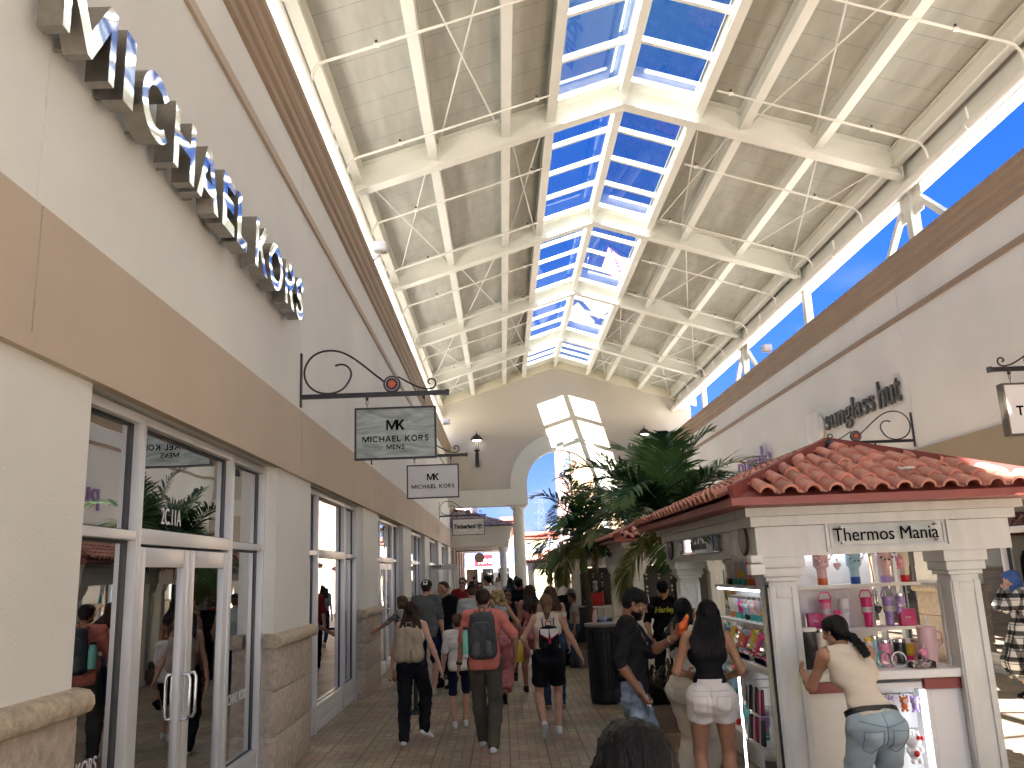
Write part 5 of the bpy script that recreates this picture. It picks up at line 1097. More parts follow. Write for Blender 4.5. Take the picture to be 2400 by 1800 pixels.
# ---------------- other kiosks ----------------
k2 = kiosk('shop_kiosk', 'second white kiosk behind the nearest palm with partly hidden name', 2.08, 3.9, 14.4, 17.4, ze=2.33, zh0=1.915)
sp_ = MB(); sp_.box(2.5, 3.4, 14.365, 14.372, 1.98, 2.11); sg2 = sp_.build('acrylic_sign', M_clear, k2)
text('lettering', 'ing Blac', .13, frameM((2.68, 14.363, 2.04), (1, 0, 0), (0, 0, 1)), M_blk, sg2, ext=.002)
k3 = kiosk('shop_kiosk', 'third white kiosk selling luggage beyond the second palm', 1.55, 3.5, 20.4, 23.6, simple=True)
k4 = kiosk('shop_kiosk', 'sunlit kiosk with bright red tiles beyond the arch', 1.3, 3.4, 43.6, 46.6, simple=True); k5 = kiosk('shop_kiosk', 'low kiosk between the luggage kiosk and the arch', 1.7, 3.6, 27.2, 30.2, simple=True)
M_darkp = mat('dark_panel', (.05, .045, .045), .6, noise=.2, nscale=6)
def fillk(t, x0, x1, y0, y1, seed):
    m = MB(); m.box(x0 + .3, x1 - .3, y0 + .7, y0 + .74, .1, 1.88); m.build('back_panel', M_darkp, t); m = MB(); m.box(x0 + .3, x1 - .3, y0 + .1, y0 + .6, .05, .95); m.build('cabinet', M_kiosk, t); m = MB(); m.box(x0 + .28, x1 - .28, y0 + .06, y0 + .62, .951, .99); m.build('counter', M_lam, t)
    r = random.Random(seed); m = MB()
    for i in range(5):
        xx = x0 + .42 + i * .22
        for j in range(11): m.cur = j % 3; m.ball((xx, y0 + .68, 1.8 - j * .07), .022, 6)
    o = m.build('bead_strings', [M_black, CB['white'], CB['cream']], t)
fillk(k2, 2.08, 3.9, 14.4, 17.4, 1); fillk(k3, 1.55, 3.5, 20.4, 23.6, 2)
t = thing('plush_toy', 'small grey owl plush hanging in the luggage kiosk', 'plush toy', (2.15, 20.35, 1.5)); m = MB(); m.ball((2.15, 20.35, 1.42), .07, 12, (1, .8, 1.1)); m.ball((2.15, 20.34, 1.53), .065, 12); m.build('body', mat('grey_plush', (.3, .3, .3), .9), t, smooth=True); m = MB(); m.ball((2.125, 20.28, 1.55), .022, 8); m.ball((2.175, 20.28, 1.55), .022, 8); m.build('eyes', CB['white'], t)
def suitcase(x, y, z, w, d, h, c, lab, handle=True):
    t = thing('suitcase', lab, 'suitcase', (x, y, z), 0, 'suitcases for sale at the kiosk'); w0 = .04 if z < .1 else 0; m = MB(); m.box(x - w / 2, x + w / 2, y - d / 2, y + d / 2, z + w0, z + h); m.build('shell', c, t, bevel=.03)
    m = MB()
    for i in range(4): m.box(x - w / 2 + .06 + i * (w - .12) / 3 - .008, x - w / 2 + .06 + i * (w - .12) / 3 + .008, y - d / 2 - .008, y - d / 2, z + .1, z + h - .08)
    m.build('ribs', c, t); m = MB()
    if w0:
        for a in (-1, 1):
            for b in (-1, 1): m.tube([(x + a * (w / 2 - .05) - .015, y + b * (d / 2 - .04), z + .025), (x + a * (w / 2 - .05) + .015, y + b * (d / 2 - .04), z + .025)], .024, 8)
        m.build('wheels', M_black, t)
    m = MB(); m.tube([(x - .07, y, z + h - .01), (x - .07, y, z + h + (.03 if not handle else .25)), (x + .07, y, z + h + (.03 if not handle else .25)), (x + .07, y, z + h - .01)], .008, 6); m.build('handle', M_chside, t)
suitcase(2.18, 19.75, 0, .46, .3, .72, mat('navy_suitcase', (.012, .022, .07), .45), 'navy suitcase standing in front of the luggage kiosk'); suitcase(1.78, 20.1, 0, .42, .28, 1.0, mat('charcoal_suitcase', (.03, .028, .03), .4), 'tall charcoal suitcase left of the navy one', False)
suitcase(1.48, 20.25, 0, .40, .28, 1.0, mat('silver_suitcase', (.22, .21, .21), .4), 'grey brown suitcase at the left corner of the luggage kiosk', False); suitcase(2.18, 20.75, .99, .42, .1, .30, mat('red_suitcase', (.5, .02, .03), .45), 'red case standing on the luggage kiosk counter', False)
suitcase(2.52, 19.8, 0, .40, .28, .75, mat('blue_suitcase', (.03, .09, .20), .45), 'mid blue suitcase right of the navy one', False)
# ---------------- bin, stanchions ----------------
t = thing('litter_bin', 'tall black ribbed litter bin with a pale lid behind the man in black', 'bin', (1.46, 12.7, 0)); m = MB(); m.lathe([(.25, 0), (.26, .02), (.26, .06), (.24, .07), (.25, .95), (.28, .97), (.28, 1.05)], (1.46, 12.7, 0), 28); m.build('liner', M_black, t, smooth=True)
m = MB()
for k in range(28):
    a = 2 * pi * k / 28; m.bar((1.46 + .268 * cos(a), 12.7 + .268 * sin(a), .06), (1.46 + .285 * cos(a), 12.7 + .285 * sin(a), 1.0), .03, .012, up=(cos(a), sin(a), 0))
m.build('slats', mat('black_coated_steel', (.02, .02, .02), .4), t); m = MB(); m.lathe([(.30, 1.05), (.31, 1.07), (.31, 1.09), (.1, 1.10)], (1.46, 12.7, 0), 28); m.build('lid', mat('grey_lid', (.22, .22, .23), .35), t, smooth=True)
t = thing('drink_bottle', 'pink drink bottle left on the litter bin lid', 'bottle', (1.30, 12.62, 1.10)); m = MB(); m.lathe([(.03, 1.10), (.032, 1.11), (.032, 1.22), (.014, 1.26), (.014, 1.29)], (1.30, 12.62, 0), 12); m.build('body', CB['rose'], t, smooth=True); m = MB(); m.lathe([(.017, 1.291), (.017, 1.31)], (1.30, 12.62, 0), 10); m.build('cap', CB['red'], t)
t = thing('cup', 'clear cup left on the litter bin lid beside the pink bottle', 'cup', (1.42, 12.6, 1.10)); m = MB(); m.lathe([(.028, 1.10), (.036, 1.2), (.034, 1.2)], (1.42, 12.6, 0), 12); m.build('cup_body', M_clear, t)
def stanchion(x, y, lab):
    t = thing('stanchion', lab, 'stanchion', (x, y, 0), 0, 'black queue posts by the left door'); m = MB(); m.lathe([(.17, 0), (.175, .01), (.16, .03), (.04, .045)], (x, y, 0), 24); m.build('base', M_black, t, smooth=True); m = MB(); m.lathe([(.03, .04), (.03, .92), (.042, .93), (.042, .99), (.03, 1.0)], (x, y, 0), 14); m.build('pole', M_black, t, smooth=True); return t
stanchion(-2.0, 16.35, 'black queue post closest to the shop wall'); stanchion(-1.14, 16.3, 'black queue post behind the beige backpack, standing by the grey haired queue'); stanchion(-1.28, 12.45, 'black queue post nearest the camera, hidden partly by the woman with the beige backpack')
t = tag(bpy.data.objects.new('queue_belt', None), 'black belt stretched between the two far queue posts', 'belt'); COL.objects.link(t); t.location = (-1.6, 16.3, .95); m = MB(); m.box(-1.96, -1.18, 16.32, 16.324, .935, .98); m.build('strap', M_black, t)
# ---------------- beyond the arch ----------------
M_peach = mat('peach_render', (.34, .23, .13), .85, noise=.05, nscale=.5); M_pinkb = mat('pink_render', (.34, .22, .20), .85, noise=.05, nscale=.5); M_yel = mat('pale_yellow_render', (.34, .27, .14), .85, noise=.04, nscale=.4); M_wh = mat('white_render', (.30, .29, .28), .85, noise=.05, nscale=.5); M_rtrim = mat('red_roof_trim', (.34, .06, .04), .6); M_blueb = mat('blue_render', (.05, .10, .48), .5, noise=.05, nscale=1); M_tile2 = mat('mottled_clay_tile', (.34, .19, .14), .7, noise=.35, nscale=5, bump=.2, bscale=40)
# portico
pt = thing('portico', 'cream portico with clay tile roof and a round column just beyond the arch', 'portico', (-1, 39, 3)); m = MB(); y0 = 38.2
m.box(-2.9, .30, y0, 52, 3.02, 3.3); m.box(-2.9, .36, y0 - .06, 52, 3.302, 3.62); m.box(-2.9, .44, y0 - .14, 52, 3.622, 3.78); m.box(-2.9, .52, y0 - .22, 52, 3.782, 3.86)
for k in range(10): m.box(-2.6 + k * .3, -2.48 + k * .3, y0 - .20, y0 - .141, 3.63, 3.77)
m.build('entablature', M_trim, pt)
tm = MB(); tm.cur = 0
tiles(tm, (-2.9, y0 - .3, 3.87), (1, 0, 0), (0, .94, .34), (0, -.34, .94), 3.55, 2.4, lambda v: 0, lambda v: 3.5 - v, sp=.26, row=.34)
tiles(tm, (.6, y0 - .3, 3.87), (0, 1, 0), (-.94, 0, .34), (.34, 0, .94), 13, 3.2, lambda v: v, lambda v: 13, sp=.26, row=.34)
tm.build('tiles', M_tile2, pt, smooth=True); m = MB(); m.add([(-2.9, y0 - .3, 3.865), (.6, y0 - .3, 3.865), (.6, 52, 3.865), (-2.9, 52, 3.865), (-2.9, y0 + 2, 4.66), (-1.6, y0 + 2, 4.66), (-1.6, 52, 4.66), (-2.9, 52, 4.66)], [(0, 1, 5, 4), (1, 2, 6, 5), (4, 5, 6, 7), (2, 3, 7, 6), (3, 0, 4, 7)]); m.build('roof', M_tile2, pt)
for yy in (38.5, 44.0, 49.5):
    m = MB(); m.lathe([(.2, 0), (.2, .15), (.17, .2), (.165, 1.2), (.145, 2.8), (.16, 2.82), (.15, 2.86), (.2, 2.94)], (.03, yy, 0), 20); m.box(-.2, .26, yy - .22, yy + .22, 2.94, 3.018); m.build('column', M_trim, pt, smooth=True)
fb = thing('store_building', 'further row of shop fronts under the portico beyond the arch', 'building', (-3, 46, 0)); m = MB()
m.box(-4, -2.3, 37.7, 54, 3.0, 5.2)
for k in range(6): m.box(-3.2, -2.3, 37.7 + k * 2.8, 38.3 + k * 2.8, 0, 3.0)
m.build('wall', M_peach, fb)
for k in range(5):
    m = MB(); a, b = 38.3 + k * 2.8, 40.5 + k * 2.8
    for y in (a + .03, a + .75, a + 1.45, b - .03): m.box(-2.45, -2.36, y - .03, y + .03, 0, 3)
    for z in (.25, 2.2, 2.96): m.box(-2.44, -2.37, a + .06, b - .06, z - .03, z + .03)
    w = m.build('window', M_alu, fb); m = MB(); m.box(-2.41, -2.40, a, b, 0, 3); m.build('glass', M_glass, w)
m = MB(); m.box(-3.9, -3.2, 37.7, 54, 0, 3); m.build('interior', M_inner, fb)
t = thing('entrance_door', 'white framed glass door standing open into the walkway on the left', 'door', (-2.3, 26.4, 0)); m = MB(); f = lambda u, z: (-2.28 + u * .92, 26.4 - u * .35, z)
for a, b, c, d in ((0, .1, 0, 2.15), (.9, 1.0, 0, 2.15), (.1, .9, 2.0, 2.15), (.1, .9, 0, .25)):
    p, q, r, s_ = f(a, c), f(b, c), f(b, d), f(a, d); m.add([p, q, r, s_] + [(x, y + .045, z) for x, y, z in (p, q, r, s_)], [(0, 1, 2, 3), (4, 5, 6, 7), (0, 1, 5, 4), (1, 2, 6, 5), (2, 3, 7, 6), (3, 0, 4, 7)])
m.build('frame', M_alu, t); m = MB(); m.add([f(.1, .25), f(.9, .25), f(.9, 2), f(.1, 2)], [(0, 1, 2, 3)]); m.build('glass', M_glass, t); m = MB(); m.tube([f(.1, 1.05), f(.9, 1.05)], .014, 6); m.tube([(f(.12, 2.1)[0], f(.12, 2.1)[1] - .05, 2.1), (f(.45, 2.1)[0], f(.45, 2.1)[1] - .05, 2.1)], .04, 6); m.build('bar', M_chside, t)
def block(name, lab, x0, x1, y0, y1, h, m_, trim=None, cat='building'):
    t = thing(name, lab, cat, ((x0 + x1) / 2, (y0 + y1) / 2, 0)); b = MB(); b.box(x0, x1, y0, y1, 0, h); b.build('wall', m_, t)
    if trim: b = MB(); b.box(x0 - .3, x1 + .3, y0 - .3, y1 + .3, h, h + .35); b.box(x0 - .15, x1 + .15, y0 - .15, y1 + .15, h - .3, h); b.build('roof_trim', trim, t)
    return t
t = block('shop_building', 'deep blue shop front at the end of the walkway left of the column', -4, .9, 58, 70, 3.4, M_blueb); m = MB(); m.box(-3.9, .8, 57.9, 57.99, 0, 2.25); m.build('shop_front', M_wh, t)
for k in range(4):
    m = MB(); m.box(-3.5 + k * 1.05, -2.75 + k * 1.05, 57.86, 57.9, .1, 2.1); m.build('window', glassmat('dark_shop_glass%d' % k, (.2, .3, .35), 1.3, base=.2), t)
t = thing('hanging_sign', 'dark red sign reading TUMI under the portico', 'sign', (-1.26, 57, 2.25), 0, 'hanging shop signs'); m = MB(); m.box(-1.85, -.68, 56.9, 57, 2.25, 3.0); m.build('panel', mat('deep_red_sign', (.22, .008, .015), .4), t); text('lettering', 'TUMI', .42, frameM((-1.22, 56.89, 2.55), (1, 0, 0), (0, 0, 1)), mat('white_lettering', (.75, .75, .75), .5, emit=(1, 1, 1), estr=.02), t, ext=.004, off=.008)
t = thing('hanging_sign', 'small oval cream sign hung from a black arm in the portico', 'sign', (-1.13, 42, 2.35), 0, 'hanging shop signs'); m = MB(); m.lathe([(.22, -.02), (.24, 0), (.22, .02)], (-1.13, 42, 2.57), 28, Matrix.Rotation(pi / 2, 3, 'X')); o = m.build('rim', mat('dark_sign_rim', (.08, .03, .03), .5), t); 
m = MB(); m.lathe([(.205, -.024), (.205, .024)], (-1.13, 42, 2.57), 28, Matrix.Rotation(pi / 2, 3, 'X')); m.build('panel', mat('cream_oval', (.62, .5, .4), .5), t); text('lettering', 'Häagen-Dazs', .085, frameM((-1.13, 41.97, 2.57), (1, 0, 0), (0, 0, 1)), mat('wine_lettering', (.12, .01, .02), .5), t, ext=.003); m = MB(); m.tube([(-2.3, 42, 2.92), (-.5, 42, 2.92)], .025, 6); m.tube([(-1.3, 42, 2.92), (-1.3, 42, 2.72)], .008, 5); m.tube([(-.95, 42, 2.92), (-.95, 42, 2.72)], .008, 5); m.build('arm', M_iron, t)
t = block('shop_building', 'tall peach tower with pink banded corner seen through the arch', 4.95, 8.6, 60, 68, 13, M_peach, M_rtrim); m = MB()
for k in range(24): m.box(4.1, 4.95, 59.5, 62, k * .6, k * .6 + .57)
m.build('corner_band', M_pinkb, t); text('lettering', 'reed', 1.1, frameM((4.72, 59.48, 9.2), (.35, 0, .94), (-.94, 0, .35)), mat('dark_blue_letters', (.02, .06, .12), .5), t, ext=.05)
block('shop_building', 'pale yellow building with red roof edge behind the far kiosks', 1.2, 9, 84, 100, 5.2, M_yel, M_rtrim); block('shop_building', 'white and pink building left beyond the portico roof', -12, -2.25, 66, 80, 8.2, M_wh, M_pinkb); block('shop_building', 'narrow pink end of a far building beside the column', .2, 1.0, 75, 84, 6.2, M_pinkb, M_rtrim)
block('shop_building', 'long white far building closing the view on the right', 8, 40, 66, 80, 7, M_wh, M_rtrim); block('shop_building', 'long peach far building closing the view on the left', -60, -14, 60, 80, 7, M_peach, M_rtrim)
t = thing('market_tent', 'pale grey canopy tent beyond the far kiosk', 'tent', (3.8, 68, 0)); m = MB(); m.add([(1.8, 66, 3.2), (6, 66, 3.2), (6, 70, 3.2), (1.8, 70, 3.2), (3.9, 68, 4.3)], [(0, 1, 4), (1, 2, 4), (2, 3, 4), (3, 0, 4)]); m.build('canopy', mat('grey_tent', (.25, .26, .29), .8), t); m = MB()
for a in (1.85, 5.95):
    for b in (66.05, 69.95): m.tube([(a, b, 0), (a, b, 3.2)], .04, 6)
m.build('poles', M_steel, t)
for i, (x, y, h) in enumerate(((2.75, 50, 4.3), (1.85, 60, 3.8))):
    t = thing('street_lamp', ['grey street lamp beyond the arch, the taller one at the right', 'grey street lamp beyond the arch close to the column'][i], 'street lamp', (x, y, 0), 0, 'street lamps beyond the arch'); m = MB(); m.lathe([(.1, 0), (.06, .4), (.045, h - .3)], (x, y, 0), 10); m.build('pole', mat('grey_pole', (.2, .2, .2), .5), t); m = MB(); m.lathe([(.08, h - .3), (.14, h - .05), (.22, h), (.1, h + .12)], (x, y, 0), 12); m.build('lamp_head', mat('grey_pole', (.2, .2, .2), .5), t)
t = thing('pylon', 'tall lattice power pylon far away in the sky under the arch', 'pylon', (19, 400, 0)); m = MB(); px_, py_ = 19, 400
hw = lambda z: 3.4 - 2.6 * min(1, z / 34)
for a in (-1, 1):
    for b in (-1, 1): m.bar((px_ + a * hw(0), py_ + b * hw(0), 0), (px_ + a * hw(34), py_ + b * hw(34), 34), .13, .13); m.bar((px_ + a * hw(34), py_ + b * hw(34), 34), (px_, py_, 39), .1, .1)
for k in range(12):
    z0, z1 = k * 2.9, (k + 1) * 2.9
    for b in (-1, 1): m.bar((px_ - hw(z0), py_ + b * hw(z0), z0), (px_ + hw(z1), py_ + b * hw(z1), z1), .07, .07); m.bar((px_ + hw(z0), py_ + b * hw(z0), z0), (px_ - hw(z1), py_ + b * hw(z1), z1), .07, .07)
for z in (23, 28, 33): m.bar((px_ - 3.5, py_, z), (px_ + 3.5, py_, z), .1, .1); m.bar((px_ - 3.5, py_, z), (px_, py_, z + 1.5), .06, .06); m.bar((px_ + 3.5, py_, z), (px_, py_, z + 1.5), .06, .06)
m.build('lattice', mat('pale_galvanised', (.05, .06, .075), .5), t)
# white bird mess / plastic on the kiosk roof tiles
t = thing('plastic_scrap', 'crumpled white plastic scrap lying on the kiosk roof tiles', 'litter', (2.78, 5.66, 2.46)); m = MB(); r_ = random.Random(8)
for i in range(9): m.ball((2.99 + i * .013, 6.26 + r_.uniform(-.01, .01), 2.515 + r_.uniform(0, .012)), r_.uniform(.010, .018), 7, (1.3, 1, .5))
m.build('film', CB['white'], t, smooth=True)
# ---------------- people: smooth-union bodies meshed by surface nets ----------------
class Fld:
    def __init__(s, k=.03): s.p = []; s.k = k; s.cuts = []; s.sub = []; s.fold = None; s.off = 0.0; s.post = None
    def cone(s, a, b, ra, rb, ax=None, ra_t=1.0): s.p.append((np.array(a, float), np.array(b, float), ra, rb, None if ax is None else np.array(ax, float), ra_t)); return s
    def ball(s, c, r, ax=None, t=1.0): return s.cone(c, (c[0], c[1], c[2] + 1e-4), r, r, ax, t)
    def _prim(s, X, pr):
        a, b, ra, rb, ax, t = pr; d = b - a; q = X - a
        if ax is not None:
            f = 1 / t - 1; q = q + np.multiply.outer(q @ ax, ax) * f; d = d + ax * (d @ ax) * f
        h = np.clip((q @ d) / (d @ d), 0, 1); return np.sqrt(((q - h[..., None] * d) ** 2).sum(-1)) - (ra + (rb - ra) * h)
    def ev(s, X):
        v = np.full(X.shape[:-1], 9.0)
        for pr in s.p: v = smin(v, s._prim(X, pr), s.k)
        return s._post(X, v)
    def _post(s, X, v):
        v = v - s.off
        if s.fold is not None: v = v + s.fold(X)
        for (pt, n) in s.cuts: v = np.maximum(v, (X - np.array(pt)) @ np.array(n, float))
        for (c, r) in s.sub: v = np.maximum(v, r - np.sqrt(((X - np.array(c)) ** 2).sum(-1)))
        if s.post: v = s.post(X, v)
        return v
    def mesh(s, h):
        m = abs(s.off) + h * 2 + s.k * .5 + .004; lo = np.full(3, 1e9); hi = -lo
        for a, b, ra, rb, ax, t in s.p:
            r = max(ra, rb) * max(1, t) + m; lo = np.minimum(lo, np.minimum(a, b) - r); hi = np.maximum(hi, np.maximum(a, b) + r)
        n = np.ceil((hi - lo) / h).astype(int) + 1; g = [lo[i] + h * np.arange(n[i]) for i in range(3)]; V = np.full(n, 9.0)
        for pr in s.p:
            a, b, ra, rb, ax, t = pr; r = max(ra, rb) * max(1, t) + m + s.k; p0 = np.minimum(a, b) - r; p1 = np.maximum(a, b) + r
            i0 = np.maximum(((p0 - lo) / h).astype(int), 0); i1 = np.minimum(((p1 - lo) / h).astype(int) + 2, n); sl = tuple(slice(i0[i], i1[i]) for i in range(3))
            X = np.stack(np.meshgrid(*[g[i][sl[i]] for i in range(3)], indexing='ij'), -1); V[sl] = smin(V[sl], s._prim(X, pr), s.k)
        near = np.abs(V - s.off) < max(.06, 4 * h)
        if s.fold is not None or s.cuts or s.sub or s.post:
            X = np.stack(np.meshgrid(*g, indexing='ij'), -1); Vn = V.copy(); Xn = X[V < s.off + .1]; Vn[V < s.off + .1] = s._post(Xn, V[V < s.off + .1]); Vn[V >= s.off + .1] -= s.off; V = Vn
        else: V = V - s.off
        return surfnet(V, lo, h)
def smin(a, b, k):
    h = np.maximum(k - np.abs(a - b), 0) / k; return np.minimum(a, b) - h * h * k * .25
def surfnet(V, lo, h):
    S = V < 0; nx, ny, nz = V.shape; c = np.zeros((nx - 1, ny - 1, nz - 1), int)
    for i in (0, 1):
        for j in (0, 1):
            for k in (0, 1): c += S[i:nx - 1 + i, j:ny - 1 + j, k:nz - 1 + k]
    M = (c > 0) & (c < 8); idx = np.argwhere(M); N = len(idx); P = np.zeros((N, 3)); W_ = np.zeros(N)
    for ax in range(3):
        o1, o2 = [a for a in range(3) if a != ax]
        for u in (0, 1):
            for w in (0, 1):
                b = np.zeros(3, int); b[o1] = u; b[o2] = w; e = b.copy(); e[ax] = 1; A = idx + b; B = idx + e
                va = V[A[:, 0], A[:, 1], A[:, 2]]; vb = V[B[:, 0], B[:, 1], B[:, 2]]; m = (va < 0) != (vb < 0); t = np.where(m, va / np.where(m, va - vb, 1), 0)
                q = b[None, :].repeat(N, 0).astype(float); q[:, ax] = t; P[m] += q[m]; W_ += m
    P = (idx + P / np.maximum(W_, 1)[:, None]) * h + lo; ID = -np.ones(M.shape, int); ID[M] = np.arange(N); F = []
    for ax in range(3):
        o1, o2 = [(1, 2), (2, 0), (0, 1)][ax]; sl0 = [slice(None)] * 3; sl1 = [slice(None)] * 3; sl0[ax] = slice(0, -1); sl1[ax] = slice(1, None); D = S[tuple(sl0)] != S[tuple(sl1)]; e = np.argwhere(D)
        e = e[(e[:, o1] > 0) & (e[:, o2] > 0) & (e[:, o1] < V.shape[o1] - 1) & (e[:, o2] < V.shape[o2] - 1)]
        q = []
        for (u, w) in ((-1, -1), (0, -1), (0, 0), (-1, 0)): t = e.copy(); t[:, o1] += u; t[:, o2] += w; q.append(ID[t[:, 0], t[:, 1], t[:, 2]])
        q = np.stack(q, 1); s0 = S[e[:, 0], e[:, 1], e[:, 2]]; q[~s0] = q[~s0][:, ::-1]; F.append(q)
    F = np.concatenate(F); F = F[(F >= 0).all(1)]; return P, F
def npmesh(name, PF, m, parent, tf=None):
    P, F_ = PF; me = bpy.data.meshes.new(name)
    if tf is not None: P = P @ np.array(tf.to_3x3()).T + np.array(tf.translation)
    me.vertices.add(len(P)); me.vertices.foreach_set('co', P.astype(np.float32).ravel()); me.loops.add(len(F_) * 4); me.loops.foreach_set('vertex_index', F_.astype(np.int32).ravel())
    me.polygons.add(len(F_)); me.polygons.foreach_set('loop_start', np.arange(0, len(F_) * 4, 4, dtype=np.int32)); me.polygons.foreach_set('loop_total', np.full(len(F_), 4, np.int32)) if False else None
    me.polygons.foreach_set('use_smooth', [True] * len(F_)); me.update(calc_edges=True); me.validate(); me.materials.append(m); o = bpy.data.objects.new(name, me); COL.objects.link(o); o.parent = parent; return o
def merge(*PFs):
    P = []; F_ = []; n = 0
    for p, f in PFs: P.append(p); F_.append(f + n); n += len(p)
    return np.concatenate(P), np.concatenate(F_)
def fold(amp, fz, seed, fx=9., diag=0.0):
    def f(X):
        x, y, z = X[..., 0], X[..., 1], X[..., 2]; w = 1.7 * np.sin(x * fx + seed) + 1.2 * np.sin(y * 11 + seed * 2) + .8 * np.sin(z * 13 + x * 17 + seed * 3)
        return amp * (np.sin(z * fz + x * diag + w * 1.5) + .5 * np.sin(z * fz * 2.1 - x * diag * 1.3 + w * 2.3))
    return f
def ik(a, c, l1, l2, hint):
    a = np.array(a, float); c = np.array(c, float); d = c - a; L_ = np.linalg.norm(d); mx = (l1 + l2) * .999
    if L_ > mx: c = a + d / L_ * mx; d = c - a; L_ = mx
    u = d / L_; x = (l1 * l1 - l2 * l2 + L_ * L_) / (2 * L_); hgt = sqrt(max(l1 * l1 - x * x, 0)); hh = np.array(hint, float); hh = hh - u * (hh @ u); hh /= (np.linalg.norm(hh) + 1e-9)
    return a + u * x + hh * hgt, c
def hand_field(w, dirv, palm_n, side, curl=.35, s=1.0):
    """w wrist, dirv towards the fingers, palm_n outwards from the palm, side = direction of the thumb"""
    f = Fld(.008); d = np.array(dirv, float); d /= np.linalg.norm(d); n = np.array(palm_n, float); n = n - d * (n @ d); n /= np.linalg.norm(n); t = np.array(side, float); t = np.cross(n, d) * (1 if np.cross(n, d) @ t > 0 else -1)
    w = np.array(w, float)
    f.cone(w - d * .03 * s, w + d * .01 * s, .024 * s, .024 * s, n, .75)
    for u in (-.026, -.009, .009, .026): f.cone(w + d * .012 * s + t * u * .55 * s, w + d * .082 * s + t * u * s, .016 * s, .0125 * s, n, .8)
    for u, L_ in zip((.029, .010, -.010, -.029), (.066, .076, .070, .054)):
        p = w + d * .084 * s + t * u * s; dd = d + t * u * 1.5; ang = 0; r = .0088
        for i, sg in enumerate((.45, .32, .25)):
            ang += curl * (.7 + .5 * i); v = dd * cos(ang) + n * sin(ang); v /= np.linalg.norm(v); q = p + v * L_ * sg * s; f.cone(p, q, r * s, r * .9 * s); p = q; r *= .92
    p = w + d * .022 * s + t * .024 * s; v = d * .62 + t * .72 + n * .25; v /= np.linalg.norm(v); q = p + v * .042 * s; f.cone(p, q, .0125 * s, .0105 * s); v = d * .85 + t * .3 + n * (.3 + curl * .5); v /= np.linalg.norm(v); f.cone(q, q + v * .045 * s, .0105 * s, .0082 * s)
    return f
SK = {}
def skin(n, c): return mat('skin_' + n, c, .48, spec=.35, noise=.08, nscale=14, sub=.08, bump=.05, bscale=150)
SK_L = skin('light', (.56, .33, .24)); SK_T = skin('tan', (.40, .215, .135)); SK_B = skin('brown', (.235, .115, .07)); SK_D = skin('dark', (.12, .06, .04)); SK_P = skin('pale', (.62, .40, .31))
def hairmat(n, c, c2=None):
    m = mat('hair_' + n, c, .5, spec=.22, noise=.5, nscale=30, stretch=(3, 3, .25), bump=.5, bscale=60); return m
H_BK = hairmat('black', (.005, .0045, .005)); H_DB = hairmat('dark_brown', (.035, .019, .013)); H_BR = hairmat('brown', (.085, .045, .025)); H_LB = hairmat('light_brown', (.17, .10, .05)); H_BL = hairmat('blonde', (.38, .27, .13)); H_GR = hairmat('grey', (.30, .30, .31))
def cl(n, c, r=.85, **k): return mat('cloth_' + n, c, r, spec=.15, bump=.12, bscale=220, **k)
LAST = {}
